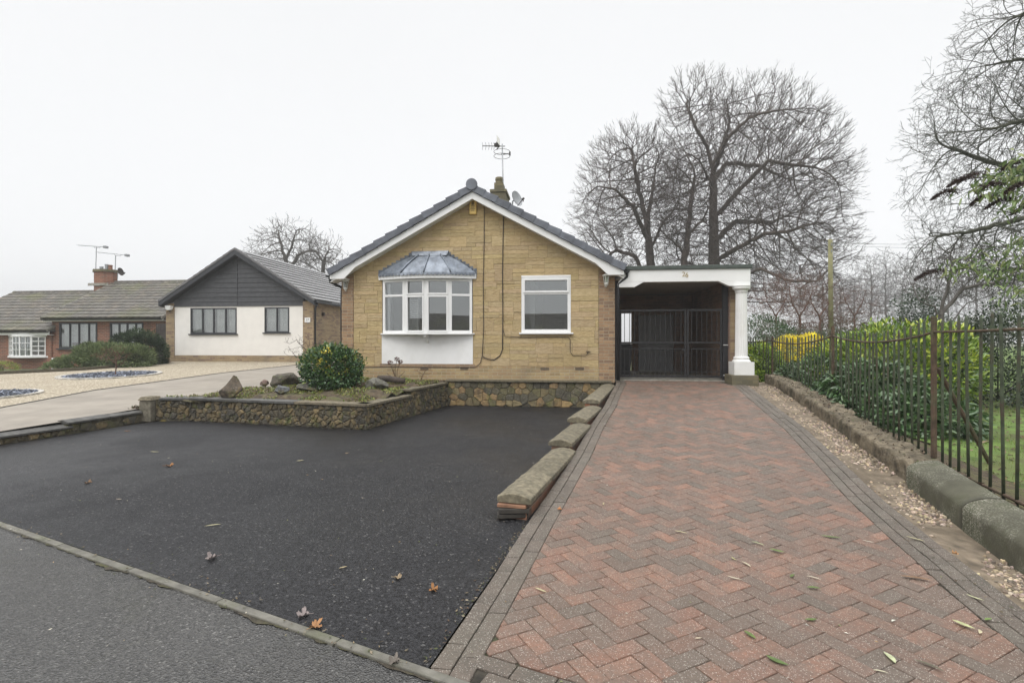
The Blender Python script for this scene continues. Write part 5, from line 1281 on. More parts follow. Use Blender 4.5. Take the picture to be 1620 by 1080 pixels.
for sg in (-1, 1):
    x = NRX + sg * NHW; mb.prism([(x, VN, NEZ - .03), (NRX, VN, NAZ - .04), (NRX, VN, NAZ - .26), (x, VN, NEZ - .22)][::(1 if sg < 0 else -1)], (0, .04, 0)); mb.prism([(x, VN + .04, NEZ - .2), (NRX, VN + .04, NAZ - .24), (NRX, VN + .04, NAZ - .27), (x, VN + .04, NEZ - .23)][::(1 if sg < 0 else -1)], (0, .3, 0))
    mb.box(x - .06, x + .06, VN + .1, 33, NEZ - .12, NEZ - .02)
mb.build('bargeboard', M['anthracite'], t)
mb = MB()
for sg in (-1, 1):
    n = 13
    for k in range(n):
        a = Vector((NRX + sg * NHW, VN - .02, NEZ + .03)).lerp(Vector((NRX, VN - .02, NAZ + .03)), k / n); b = Vector((NRX + sg * NHW, VN - .02, NEZ + .03)).lerp(Vector((NRX, VN - .02, NAZ + .03)), (k + 1) / n)
        mb.hexa([(a.x, a.y, a.z - .07), (b.x, b.y, b.z - .085), (b.x, b.y + .12, b.z - .085), (a.x, a.y + .12, a.z - .07), (a.x, a.y, a.z + .03), (b.x, b.y, b.z + .01), (b.x, b.y + .12, b.z + .01), (a.x, a.y + .12, a.z + .03)] if sg < 0 else [(b.x, b.y, b.z - .085), (a.x, a.y, a.z - .07), (a.x, a.y + .12, a.z - .07), (b.x, b.y + .12, b.z - .085), (b.x, b.y, b.z + .01), (a.x, a.y, a.z + .03), (a.x, a.y + .12, a.z + .03), (b.x, b.y + .12, b.z + .01)])
mb.build('verge_cap', M['tile_dark'], t)
mb = MB(); q = nx1 + .05; mb.tube([(NRX + NHW, VN + .3, NEZ - .1), (q, VN + .35, NEZ - .35), (q, VN + .35, .55)], .035, 8); mb.build('downpipe', M['black_plastic'], t, smooth=True)
mb = MB(); a = at(486.5, 506, YN - .06); mb.box(a.x - .12, a.x + .12, YN - .075, YN - .053, a.z - .1, a.z + .1); mb.build('number_plate', M['upvc'], t); text('27', .15, (a.x, YN - .078, a.z), 'number', 'galv', t)
mb = MB(); mb.lathe((a.x + .02, YN - .06, a.z - .15), [(.03, 0), (.03, .03)], 8); mb.build('doorbell', M['galv'], t)
q = at(268, 487, YN - .15); t2 = thing('security_light', (q.x, YN - .05, q.z - .1), 'white security light on the left corner of the grey clad bungalow', 'light')
mb = MB(); mb.hexa([(q.x - .1, YN - .22, q.z - .1), (q.x + .08, YN - .22, q.z - .1), (q.x + .08, YN - .06, q.z - .08), (q.x - .1, YN - .06, q.z - .08), (q.x - .15, YN - .26, q.z + .1), (q.x + .13, YN - .26, q.z + .1), (q.x + .13, YN - .06, q.z + .08), (q.x - .15, YN - .06, q.z + .08)]); mb.build('housing', M['upvc'], t2, bevel=.02); mb = MB(); mb.lathe((q.x, YN - .14, q.z - .15), [(.03, 0), (.05, .04)], 10); mb.build('sensor', M['black_plastic'], t2)
mb = MB(); q = at(504, 497, 20.9); q.x = nx1; mb.box(nx1, nx1 + .1, 21.0, 21.12, q.z - .06, q.z + .08); mb.build('vent_cowl', M['wood_dark'], NBH)
# ================================================================== RED BRICK PAIR
def brick_house(label, x0, x1, yw, ye, yr, ez, rz, zb, winl, group=None, seed=1, fas=.13, mirror=False):
    t = thing('brick_house', ((x0 + x1) / 2, yw, zb), label, 'house', 'red brick bungalows'); mb = MB(); ps = [(x0 + .15, x1 - .15, zb - .5, ez - .06)]
    for h in winl: ps = [q for p in ps for q in rect_sub(p, h[:4])]
    for a, b, c, d in ps: mb.box(a, b, yw, yw + .25, c, d)
    for xg in (x0 + .15, x1 - .4): mb.prism([(xg, yw + .25, zb - .5), (xg, yr + (yr - yw), zb - .5), (xg, yr + (yr - yw), ez - .1), (xg, yr, rz - .12), (xg, yw + .25, ez - .05)], (.25, 0, 0))
    mb.build('wall', M['brick_red'], t)
    mb = MB(); mb.box(x0 + .4, x1 - .4, yw + 1.3, yw + 1.35, zb, ez - .1); mb.build('interior_wall', M['room'], t)
    mb = MB(); tiled_slope(mb, (x0, ye, ez), (x1, ye, ez), (x0, yr, rz), (x1, yr, rz), 13, .03, ((1, 1, 1), (1.08, 1.03, .95), (.92, .93, .9)), .33, random.Random(seed), roll=.022)
    mb.prism([(x0, ye + .05, ez - .03), (x0, yr, rz - .03), (x0, 2 * yr - ye, ez - .03)], (x1 - x0, 0, 0)); mb.build('roof', M['tile_brown'], t)
    mb = MB(); k = int((x1 - x0) / .45)
    for j in range(k):
        xx = x0 + (x1 - x0) * j / k; pts = [(xx + .005, yr + .13 * math.cos(a), rz + .0 + .1 * math.sin(a)) for a in [math.pi * q / 6 for q in range(7)]]; mb.prism(pts, ((x1 - x0) / k - .01, 0, 0))
    mb.build('ridge_tile', M['tile_brown'], t)
    mb = MB(); mb.box(x0, x1, ye + .09, ye + .13, ez - fas, ez - .02); mb.box(x0, x1, ye + .13, yw, ez - fas, ez - fas + .02); mb.build('fascia', M['white_paint'], t)
    mb = MB(); pr = [(x0, ye + .03 + .06 * math.cos(a), ez - .03 + .06 * math.sin(a)) for a in [math.pi + math.pi * k / 6 for k in range(7)]]; mb.prism(pr[::-1], (x1 - x0, 0, 0)); mb.build('gutter', M['black_plastic'], t)
    mb = MB()
    for xv in (x0 - .02, x1 - .01): mb.prism([(xv, ye, ez - .05), (xv, yr, rz - .05), (xv, yr, rz + .07), (xv, ye, ez + .07)], (.03, 0, 0))
    mb.build('verge', M['concrete'], t); return t
YW2, YE2, YR2 = 21.8, 21.4, 25.4
w2 = []
for a, b, c, d in ((94, 154, 510, 551), (174, 227, 510, 551)): w2.append((at(a, 530, YW2).x, at(b, 530, YW2).x, at((a + b) / 2, d, YW2).z, at((a + b) / 2, c, YW2).z))
ez2 = at(150, 503, YE2).z; rz2 = at(240, 446, YR2).z
BH = brick_house('red brick bungalow with grey casement windows, mossy tiled roof and brick chimney', at(64, 503, YE2).x, -18.55, YW2, YE2, YR2, ez2, rz2, .1, w2)
for a, b, c, d in w2:
    f = win(BH, ((a, YW2 - .02, c), 0), b - a, d - c, [(b - a) * k for k in (.28, .52, .78)], (), .075, 'anthracite', 'glass_far'); mb = MB(); mb.box(a - .08, b + .08, YW2 - .1, YW2 + .02, c - .06, c - .001); mb.build('sill', M['anthracite'], f)
    mb = MB(); L = b - a; n = 26
    for j in range(n): mb.poly([(a + L * j / n, YW2 + .13 + .012 * (j % 2), c + .28 * (j > 6 and j < 20)), (a + L * (j + .96) / n, YW2 + .13 + .012 * ((j + 1) % 2), c + .28 * (j > 6 and j < 20)), (a + L * (j + .96) / n, YW2 + .13 + .012 * ((j + 1) % 2), d), (a + L * j / n, YW2 + .13 + .012 * (j % 2), d)])
    mb.build('blind', M['curtain'], f)
# chimney of the pair
c0, c1 = at(151, 440, 25.3).x, at(181, 440, 25.3).x; cz1 = at(166, 427, 25.3).z; cm = (c0 + c1) / 2; hw = (c1 - c0) / 2
def octo(h0, h1, e_): return [(cm + (hw + e_) * a, 25.35 + (.42 + e_) * b, h0) for a, b in ((-1, -.35), (-.45, -1), (.45, -1), (1, -.35), (1, .35), (.45, 1), (-.45, 1), (-1, .35))], (0, 0, h1 - h0)
mb = MB(); mb.prism(*octo(3.9, cz1 - .14, 0)); mb.build('chimney', M['brick_red'], BH); mb = MB(); mb.prism(*octo(cz1 - .137, cz1, .06)); mb.build('chimney_cap', M['brick_stack'], BH)
for dx, hh in ((-.2, .18), (.12, .3), (.34, .26)):
    mb = MB(); mb.lathe((cm + dx, 25.3, cz1), [(.1, 0), (.09, hh * .8), (.105, hh * .82), (.1, hh)], 12); mb.build('chimney_pot', M['brick_red'] if dx > .3 else M['galv'], BH)
mb = MB(); mb.box(c0 - .02, c1 + .02, 24.87, 24.92, rz2 - .22, rz2 - .08); mb.build('flashing', M['concrete'], BH)
ez3 = at(35, 523, YE2).z; rz3 = at(100, 462, YR2).z
YW3 = 21.75; bxa, bxb = at(2, 545, 21.4).x, at(61, 545, 21.4).x; bz0_, bz1_ = at(30, 563, 21.4).z, at(30, 532, 21.4).z
BH3 = brick_house('red brick bungalow with white bow window and lower brown roof at the left edge', -31.0, at(74, 520, YE2).x, YW3, YE2, YR2, ez3, rz3, -.2, [(bxa + .1, bxb - .1, bz0_, bz1_)], seed=2, fas=.2)
n = 4; pts_ = [(bxa + (bxb - bxa) * k / n, YW3 - .02 - .35 * math.sin(math.pi * k / n)) for k in range(n + 1)]
for i in range(n):
    (xa_, ya_), (xb_, yb_) = pts_[i], pts_[i + 1]; w_ = math.hypot(xb_ - xa_, yb_ - ya_); h = bz1_ - bz0_
    f = win(BH3, ((xa_, ya_, bz0_), math.atan2(yb_ - ya_, xb_ - xa_)), w_, h, (w_ / 2,), (h * .27, h * .5, h * .75) if i in (0, 3) else (h * .33, h * .66), .045 if i in (0, 3) else .03, name='bow_window', glass='glass_far')
    mb = MB(); mb.poly([(xa_ + .02, YW3 + .05, bz0_), (xb_ - .02, YW3 + .05, bz0_), (xb_ - .02, YW3 + .05, bz1_), (xa_ + .02, YW3 + .05, bz1_)]); mb.build('curtain', M['curtain'], f)
mb = MB(); mb.prism([(x, y - .06, bz0_ - .08) for x, y in pts_] + [(bxb + .1, YW3, bz0_ - .08), (bxa - .1, YW3, bz0_ - .08)], (0, 0, .078)); mb.build('sill', M['upvc'], BH3)
mb = MB(); mb.prism([(x, y - .03, bz1_ + .002) for x, y in pts_] + [(bxb + .05, YW3, bz1_ + .002), (bxa - .05, YW3, bz1_ + .002)], (0, 0, .09)); mb.build('bay_head', M['upvc'], BH3)
# aerials and dish on the red chimney
def boom(pxm, pym, pyb, px0, py0, px1, py1, label, Y=25.3):
    m0, m1 = at(pxm, pyb, Y), at(pxm + 1, pym, Y); t = thing('tv_aerial', m0, label, 'aerial', 'long aerials on the red brick chimney'); mb = MB(); mb.tube([m0, m1], .02, 6); mb.build('mast', M['galv'], t)
    a, b = at(px0, py0, Y), at(px1, py1, Y); mb = MB(); mb.tube([a, b], .014, 6); n = 16
    for k in range(n): p = a.lerp(b, k / n); mb.tube([p + Vector((0, -.13, 0)), p + Vector((0, .13, 0))], .006, 4)
    mb.box(b.x - .1, b.x + .04, Y - .1, Y + .1, b.z - .06, b.z + .06); c = a.lerp(b, .68); mb.tube([c + Vector((-.2, 0, 0)), c + Vector((-.15, 0, -.08)), c + Vector((.15, 0, -.08)), c + Vector((.2, 0, 0))], .01, 5); mb.build('boom', M['galv'], t)
boom(151.5, 391, 428, 124, 388, 168, 391, 'long slanting TV aerial, the higher one left on the red brick chimney'); boom(182, 404, 432, 154, 399, 202, 404, 'lower TV aerial on the right side of the red brick chimney')
dish(190, 430, 25.2, .2, (.96, .05, .25), 'small dark satellite dish on the right of the red brick chimney', mat='wood_dark')
# white meter post, fence between houses
q = at(86, 578, 21.6); mb = MB(); mb.box(q.x - .05, q.x + .05, 21.5, 21.6, .2, at(86, 566, 21.6).z); mb.build('post', M['upvc'], label='short white post against the red brick wall', cat='post', bevel=.01)
x0_, x1_ = at(247, 540, 21.2).x, at(264, 540, 21.2).x; t = thing('wooden_gate', (x0_, 21.2, .5), 'dark wooden gate closing the gap beside the grey clad bungalow', 'gate'); mb = MB()
for k in range(6): mb.box(x0_ + (x1_ - x0_) * k / 6 + .004, x0_ + (x1_ - x0_) * (k + 1) / 6 - .004, 21.18, 21.2, .4, at(255, 512, 21.2).z)
mb.build('boards', M['wood_dark'], t); mb = MB(); mb.box(x0_, x1_, 21.201, 21.23, .8, .9); mb.box(x0_, x1_, 21.201, 21.23, 1.9, 2.0); mb.build('ledge', M['wood_dark'], t)
# ================================================================== opposite side of the street, mirrored in the panes
def opp(xc, wd, label, rz=3.9, chx=0):
    t = thing('bungalow', (xc, -26, -1.6), label, 'house'); x0, x1 = xc - wd / 2, xc + wd / 2; zb = -1.6; ez = 1.3
    mb = MB(); mb.box(x0 + .3, x1 - .3, -34, -26, zb, ez); mb.build('wall', M['brick_red'], t); mb = MB(); tiled_slope(mb, (x1, -25.6, ez), (x0, -25.6, ez), (x1, -30, rz), (x0, -30, rz), 12, .03, seg=.4, roll=.02)
    mb.prism([(x0, -25.65, ez - .03), (x0, -30, rz - .04), (x0, -34.4, ez - .03)], (wd, 0, 0)); mb.build('roof', M['tile_brown'], t)
    mb = MB(); mb.box(xc + chx - .4, xc + chx + .4, -30.3, -29.6, 3.2, rz + 1.15); mb.box(xc + chx - .48, xc + chx + .48, -30.38, -29.52, rz + 1.0, rz + 1.15); mb.build('chimney', M['brick_red'], t)
    for k in (-1, 1): win(t, ((xc + k * wd * .25 + .9, -25.98, -.6), math.pi), 1.8, 1.2, (.9,), (), .07, glass='glass_far')
opp(-6.7, 16, 'brown roofed bungalow across the street, mirrored in the bay window panes', 4.4, -5.5); opp(10.5, 15, 'brown roofed bungalow across the street, mirrored in the square window', 4.3, -3.0); opp(-24, 15, 'brown roofed bungalow across the street at the far left, behind the viewer', 4.2, 4)
opp(26.5, 14, 'brown roofed bungalow across the street at the far right, behind the viewer', 4.2, -3)
# ================================================================== IRON RAILINGS
def cp(px, py, t):
    d = ray(px, py); return Vector((d.x * t, d.y * t, CAMZ + d.z * t))
FP = [(3.05, 2.15), (3.79, 5.84), (4.5, 9.4), (4.85, 13.0), (4.74, 14.8)]
fence = thing('iron_railings', (4.2, 8, .2), 'rusty green iron railings with sagging top rail between driveway and park', 'railings')
topz = {0: 1.64, 1: 1.60, 2: 1.60, 3: 1.53, 4: 1.50}
for i, (a, b) in enumerate(zip(FP, FP[1:])):
    a_, b_ = Vector((a[0], a[1], 0)), Vector((b[0], b[1], 0)); L = (b_ - a_).length; d = (b_ - a_) / L
    def rz_(f, i=i): return topz[i] + (topz[i + 1] - topz[i]) * f - (.02 if i == 0 else .11) * (math.sin(math.pi * f) ** .8 if 0 < f < 1 else 0) * (1 if i < 3 else .2)
    mb = MB(); mb.tube([tuple((a_ + d * L * f)[:2]) + (rz_(f),) for f in lin(0, 1, 16)], .014, 6); mb.build('rail', M['rust'], fence, smooth=True)
    mb = MB(); mb.tube([tuple((a_ + d * L * f)[:2]) + (.24 - .02 * math.sin(math.pi * f) + .02 * a[1] * .3,) for f in lin(0, 1, 8)], .014, 6); mb.build('rail', M['rust'], fence, smooth=True)
    n = int(L / .17)
    for k in range(1, n):
        f = (k + random.uniform(-.08, .08)) / n; p = a_ + d * L * f; zt = rz_(f) + .145 + random.uniform(-.02, .02); lean = random.uniform(-.022, .022); lean2 = random.uniform(-.028, .028)
        if p.y < 2.6: continue
        mb = MB(); mb.tube([(p.x, p.y, .12), (p.x + lean * .4, p.y + lean2 * .5, .8), (p.x + lean, p.y + lean2, zt - .03), (p.x + lean, p.y + lean2, zt)], [.0122, .0122, .0122, .005], 6); mb.build('bar', M['rust_paint'], fence, smooth=True)
for i, (a, b) in enumerate(FP[:4]):
    h = topz[i] + (.16 if i < 3 else .1); mb = MB(); mb.box(a - .021, a + .021, b - .021, b + .021, 0.05, h); mb.build('post', M['rust'], fence, bevel=.006)
s0 = Vector((3.82, 5.88, 1.22)); s1 = G(1567, 735, .14); mb = MB(); mb.tube([s0, s0 + Vector((.06, .03, -.02)), s1], [.02, .022, .022], 7); mb.build('stay', M['rust'], fence)
s0 = Vector((4.5, 9.4, 1.1)); s1 = s0 + Vector((.7, -.1, -.85)); mb = MB(); mb.tube([s0, s1], .018, 7); mb.build('stay', M['rust'], fence)
# ================================================================== SHRUBS RIGHT
DK = [(.055, .11, .035), (.075, .14, .045), (.10, .17, .06), (.06, .12, .045)]
LT = [(.17, .28, .03), (.25, .37, .04), (.12, .20, .03), (.32, .43, .05)]
def blob(px, py, t, rx, ry, rz): c = cp(px, py, t); return (c.x, c.y, c.z, rx, ry, rz)
def gnd(b): return (b[0], b[1], zl(b[0], b[1]))
b1 = [blob(1395, 690, 8.0, .85, 1.0, .68), blob(1455, 685, 7.6, .7, .8, .62), blob(1350, 655, 9.0, .7, .9, .6), blob(1440, 715, 7.2, .6, .5, .35), blob(1380, 620, 8.6, .7, .8, .5)]
shrub('laurel_bush', gnd(b1[0]), b1, 8600, .12, .027, DK, 'dark glossy drooping laurel behind the railings, in front of the lawn', zmin=.16, up=-.35, droop=.3, jit=.6, group='evergreen bushes behind the railings')
b2 = [blob(1410, 585, 10.6, 1.25, 1.0, .95), blob(1350, 590, 11.6, 1.0, 1.0, .85), blob(1480, 580, 10.2, .7, .9, .85)]
shrub('laurel_bush', gnd(b2[0]), b2, 10500, .115, .025, LT + DK[2:3], 'tall yellow-green laurel rising above the railings between two rusty posts', up=.5, droop=.15, topcol=(.46, .52, .07), cthr=.02, group='evergreen bushes behind the railings')
b3 = [blob(1300, 612, 11.2, .85, 1.2, .62), blob(1262, 612, 12.6, .6, 1.0, .55), blob(1330, 640, 10.4, .55, .7, .5), blob(1285, 640, 11.0, .5, .6, .4)]
shrub('laurel_bush', gnd(b3[0]), b3, 5600, .12, .026, DK + LT[2:3], 'low dark laurel behind the railings, below the bright yellow shrub', up=-.1, droop=.25, zmin=.25, group='evergreen bushes behind the railings')
b4 = [blob(1203, 582, 13.6, .5, .8, .62), blob(1225, 605, 13.4, .45, .6, .45), blob(1195, 605, 13.2, .4, .5, .4)]
shrub('laurel_bush', gnd(b4[0]), b4, 5200, .11, .024, LT, 'bright green leafy bush beside the white carport column', up=.1, topcol=(.42, .48, .06), zmin=.3, group='evergreen bushes behind the railings')
b5 = [blob(1250, 552, 16.0, .5, .5, .42), blob(1282, 551, 15.6, .46, .5, .46), blob(1262, 556, 15.7, .5, .4, .42)]
shrub('golden_shrub', gnd(b5[0]), b5, 4200, .065, .02, [(.80, .66, .03), (.86, .74, .06), (.66, .55, .04)], 'bright golden yellow shrub seen through the railings', mat='leaf', up=.3)
b6 = [blob(1205, 528, 19, 1.0, .8, .7), blob(1228, 535, 19, .7, .7, .55)]
shrub('evergreen_bush', gnd(b6[0]), b6, 3200, .07, .022, [(.04, .085, .03), (.06, .11, .035)], 'mid green rounded bush just right of the carport roof end', up=.5)
b7 = [blob(1262, 538, 21, 1.3, .8, .45), blob(1330, 536, 20, 1.2, .8, .4)]
shrub('evergreen_bush', gnd(b7[0]), b7, 4200, .07, .02, [(.05, .06, .03), (.07, .075, .035), (.09, .075, .04)], 'brownish green hedge behind the golden yellow shrub', up=.4)
b8 = [blob(1575, 580, 10.6, 1.25, 1.2, 1.1), blob(1520, 585, 11.2, .9, 1.0, 1.0), blob(1650, 560, 10.2, 1.4, 1.2, 1.25), blob(1550, 610, 10.2, 1.0, .8, .75)]
shrub('evergreen_bush', gnd(b8[0]), b8, 16000, .06, .02, [(.018, .034, .014), (.028, .05, .02), (.04, .065, .028)], 'large dark evergreen bush behind the lawn at the right edge', up=.3, topcol=(.09, .13, .05))
b9 = [blob(1452, 490, 17, .75, .7, .75), blob(1462, 520, 17, .9, .7, .7)]
shrub('holly_bush', gnd(b9[0]), b9, 2600, .08, .028, [(.04, .07, .04), (.06, .09, .05)], 'loose dark holly standing above the tall yellow-green laurel', up=.3, lo=.35)
# leaf litter on the park soil
n_ = 2600; gx = rng.uniform(3.5, 9, n_); gy = rng.uniform(3, 12, n_); m_ = gx > 3.5 + .2 * (gy - 3.7); gx, gy = gx[m_], gy[m_]; n_ = len(gx)
P = np.stack([gx, gy, np.array([zl(a, b) for a, b in zip(gx, gy)]) + .012], 1); D = rand_unit(n_); D[:, 2] *= .3; V, Fc = leaves_arr(P, D, rand_unit(n_) * .5 + [0, 0, 1], rng.uniform(.03, .07, n_), rng.uniform(.012, .02, n_))
npmesh('leaf_litter', V, Fc, M['dead_leaf'], cols=np.repeat(np.array([(.12, .08, .05), (.18, .12, .07), (.08, .055, .045), (.22, .17, .11)])[rng.integers(0, 4, n_)], 2, 0), kind='stuff')
# litter at the foot of the railings and on the wall top
n_ = 1500; fy = rng.uniform(2.6, 11.8, n_); fx = np.array([wallx(a) for a in fy]) + rng.uniform(.02, .5, n_); P = np.stack([fx, fy, np.array([zd(b) for b in fy]) + .20 + rng.uniform(-.05, 0, n_) - np.clip(fx - np.array([wallx(a) for a in fy]) - .3, 0, 1) * .5], 1)
D = rand_unit(n_); D[:, 2] *= .3; V, Fc = leaves_arr(P, D, rand_unit(n_) * .5 + [0, 0, 1], rng.uniform(.02, .05, n_), rng.uniform(.008, .015, n_)); npmesh('leaf_litter', V, Fc, M['dead_leaf'], cols=np.repeat(np.array([(.10, .07, .05), (.15, .11, .07), (.09, .10, .04), (.06, .045, .035)])[rng.integers(0, 4, n_)], 2, 0), kind='stuff')
# earth behind the wall
mb = MB()
for yy in lin(-1.0, 12.4, 46): mb.v += [(wallx(yy) + .22, yy, zd(yy) + .12), (wallx(yy) + .55, yy, max(zd(yy) * .5 + .1, zl(0, yy)) + .05), (wallx(yy) + 1.0, yy, zl(0, yy) - .03)]
for j in range(46):
    for i in range(2): mb.face((j * 3 + i, j * 3 + i + 1, (j + 1) * 3 + i + 1, (j + 1) * 3 + i))
mb.build('bank', M['soil'], kind='structure', smooth=True)
# ================================================================== FLOWER BED
def rock(px, py, t, r, label, seed, col=(.2, .19, .16), sq=1.0, peak=0.0):
    c = cp(px, py, t); bm = bmesh.new(); bmesh.ops.create_icosphere(bm, subdivisions=4, radius=1); rr = random.Random(seed)
    pl = [(Vector((rr.gauss(0, 1), rr.gauss(0, 1), rr.gauss(0, 1))).normalized(), rr.uniform(.55, .85)) for _ in range(11)]
    mb = MB()
    for v in bm.verts:
        p = v.co.copy()
        for n_, d_ in pl:
            k = p.dot(n_)
            if k > d_: p -= n_ * (k - d_) * .93
        p *= 1 + .07 * noise.noise(p * 3 + Vector((seed, 0, 0))) + .03 * noise.noise(p * 9)
        k_ = 1 - peak * (p.z + .3); mb.v.append((c.x + (p.x * k_ + peak * .35 * p.z) * r[0], c.y + p.y * k_ * r[1], c.z + p.z * (1 + peak * .4 * max(p.z, 0)) * r[2]))
    mb.col(col)
    for f in bm.faces: mb.face(tuple(v.index for v in f.verts))
    bm.free(); return mb.build('rock', M['stone'], label=label, cat='rock', group='rocks on the raised flower bed')
rock(367, 614, 9.7, (.26, .2, .23), 'pointed brown boulder, leftmost on the raised flower bed', 29, (.11, .085, .06), peak=.6)
rock(455, 602, 11.2, (.42, .28, .24), 'largest dark mossy boulder to the left of the evergreen shrub', 5, (.075, .062, .045))
rock(446, 617, 9.9, (.17, .16, .12), 'small pale grey stone just in front of the mossy boulder', 8, (.14, .145, .15)); rock(487, 613, 10.3, (.30, .18, .10), 'low flat grey stone against the left foot of the evergreen shrub', 12, (.10, .095, .075))
rock(596, 609, 10.3, (.24, .2, .15), 'rounded pale stone to the right of the evergreen shrub', 15, (.15, .145, .12)); rock(419, 606, 10.6, (.1, .08, .08), 'small reddish stone between two boulders', 17, (.2, .13, .11))
mb = MB(); a, b = cp(598, 598, 11.0), cp(640, 602, 10.9); mb.tube([a, a.lerp(b, .3) + Vector((0, 0, .012)), a.lerp(b, .7), b], [.055, .07, .065, .05], 10); mb.build('log', M['log'], label='short dark log lying on the bed below the bay window', cat='log', smooth=True)
c0 = cp(524, 583, 10.6); EV = [(.04, .095, .025), (.06, .13, .035), (.08, .155, .045), (.05, .11, .045)]
bb = [(c0.x, c0.y, c0.z - .02, .54, .5, .42), (c0.x - .22, c0.y - .05, c0.z + .05, .36, .38, .36), (c0.x + .24, c0.y, c0.z + .02, .38, .38, .36), (c0.x - .02, c0.y + .05, c0.z + .18, .34, .34, .30), (c0.x + .1, c0.y - .1, c0.z - .18, .48, .42, .24)]
shrub('evergreen_shrub', (c0.x, c0.y, .5), bb, 8500, .062, .02, EV, 'rounded evergreen shrub with yellow tipped leaves on the raised flower bed', topcol=(.27, .31, .05), cfreq=9, cthr=.26, up=.25, droop=.2, zmin=.5, jit=.8, hi=1.14)
P, nr = bush_points([(b[0], b[1], b[2], b[3] * 1.2, b[4] * 1.2, b[5] * 1.22) for b in bb], 420, lo=.92, hi=1.12, zmin=.5); D = nr + rand_unit(len(P)) * .6 + [0, 0, .5]
V, Fc = leaves_arr(P, D, rand_unit(len(P)), rng.uniform(.04, .07, len(P)), rng.uniform(.013, .02, len(P))); npmesh('stray_shoots', V, Fc, M['leaf_gloss'], [o for o in bpy.data.objects if o.name.startswith('evergreen_shrub')][0], cols=np.repeat(np.array(EV + [(.22, .27, .05)])[rng.integers(0, 5, len(P))], 2, 0), kind='stuff')
P, nr = bush_points([(c0.x + .02, c0.y - .38, c0.z + .10, .12, .10, .10), (c0.x + .05, c0.y - .35, c0.z + .38, .07, .08, .06), (c0.x + .42, c0.y - .2, c0.z - .05, .07, .08, .06)], 90); D = nr + rand_unit(len(P)) * .8
V, Fc = leaves_arr(P, D, nr, rng.uniform(.04, .07, len(P)), rng.uniform(.014, .02, len(P))); ys_ = [o for o in bpy.data.objects if o.name.startswith('evergreen_shrub')][0]
npmesh('yellow_leaves', V, Fc, M['leaf'], ys_, cols=np.tile(np.array([[.75, .62, .10]]), (len(Fc), 1)))
# low ground cover
n_ = 15000; gx = rng.uniform(-7.8, -2.9, n_); gy = rng.uniform(8.45, 12, n_); k_ = np.array([insoil(a, b) and noise.noise(Vector((a * 2, b * 2, 5))) > -.12 for a, b in zip(gx, gy)]); gx, gy = gx[k_], gy[k_]; n_ = len(gx)
P = np.stack([gx, gy, np.array([soilz(a, b) for a, b in zip(gx, gy)]) + .005], 1); D = rand_unit(n_) * .8 + [0, 0, .7]; V, Fc = leaves_arr(P, D, rand_unit(n_) * .5 + [0, 0, 1], rng.uniform(.02, .06, n_), rng.uniform(.008, .018, n_))
npmesh('ground_cover', V, Fc, M['leaf'], cols=np.repeat(np.array([(.14, .19, .03), (.22, .24, .05), (.12, .12, .04), (.16, .11, .06), (.10, .15, .03), (.28, .28, .07)])[rng.integers(0, 6, n_)], 2, 0), kind='stuff')
def tuft(px, py, z, n, h, cols, label, name='small_plant', wd=.1, grp='low plants on the flower bed'):
    g = G(px, py, z); P = np.array([[g.x, g.y, z]]) + np.concatenate([rng.normal(size=(n, 2)) * wd * .5, np.zeros((n, 1))], 1); D = rand_unit(n) * .7 + [0, 0, 1.1]
    V, Fc = leaves_arr(P, D, rand_unit(n), rng.uniform(.5, 1.1, n) * h, rng.uniform(.1, .2, n) * h); npmesh(name, V, Fc, M['leaf'], origin=(g.x, g.y, z), cols=np.repeat(np.array(cols)[rng.integers(0, len(cols), n)], 2, 0), label=label, cat='plant', group=grp)
tuft(402, 625, .42, 70, .09, [(.4, .46, .08), (.5, .52, .12)], 'pale yellow-green tuft right of the pointed boulder')
tuft(552, 620, .45, 60, .10, [(.3, .36, .06), (.2, .28, .05)], 'low green tuft on bare soil under the right side of the evergreen shrub'); tuft(585, 624, .43, 90, .11, [(.34, .38, .07), (.16, .24, .04)], 'straggly yellow-green plant beside the corner coping')
tuft(642, 606, .56, 90, .13, [(.14, .26, .04), (.2, .34, .06)], 'fresh green plant under the white bay panel'); tuft(332, 630, .42, 60, .06, [(.10, .08, .05), (.13, .12, .07)], 'brown heather tuft at the left end of the bed wall')
tuft(218, 648, .22, 70, .10, [(.10, .10, .05), (.14, .10, .07)], 'dark little plant between the neighbour drive and the low wall pier', grp='low plants by the pier')
# dried hydrangea and bare twigs
g = G(626, 604, .56); t = thing('hydrangea', g, 'dried hydrangea stems with three brown flower heads in front of the white panel', 'plant'); mb = MB(); hd = []
for px, py, tt in ((617, 573, 11.1), (628, 568, 11.1), (633, 572, 11.15), (622, 585, 11.1), (612, 590, 11.1), (640, 588, 11.1)):
    e_ = cp(px, py, tt); mb.tube([g + Vector((random.uniform(-.05, .05), 0, 0)), g.lerp(e_, .5) + Vector((random.uniform(-.03, .03), 0, .03)), e_], .005, 5); hd.append(e_)
mb.build('stem', M['twig_red'], t)
for e_ in hd[:3]:
    P = np.array(e_) + rand_unit(90) * [.05, .05, .035]; D = rand_unit(90); V, Fc = leaves_arr(P, D, rand_unit(90), rng.uniform(.015, .03, 90), rng.uniform(.006, .012, 90)); npmesh('flower_head', V, Fc, M['dead_leaf'], t, cols=np.tile([[.13, .055, .035]], (len(Fc), 1)))
def twiggy(base, tips, label, name, n=160, rt=.009, rtip=.0025, mat='twig_red', rad=(.25, .2, .25), c=None, seed=1, step=.045, buds=None):
    b = Vector(base); cc = Vector(c); att = ell_pts(n, cc, rad, seed)
    return bare_tree(name, b, [(-1, 0, [b, b.lerp(cc, .35)])], att, rt, rtip, label, 'shrub', None, step, .5, .07, 1, .06, 1, .3, mat, seed, .05, .2)
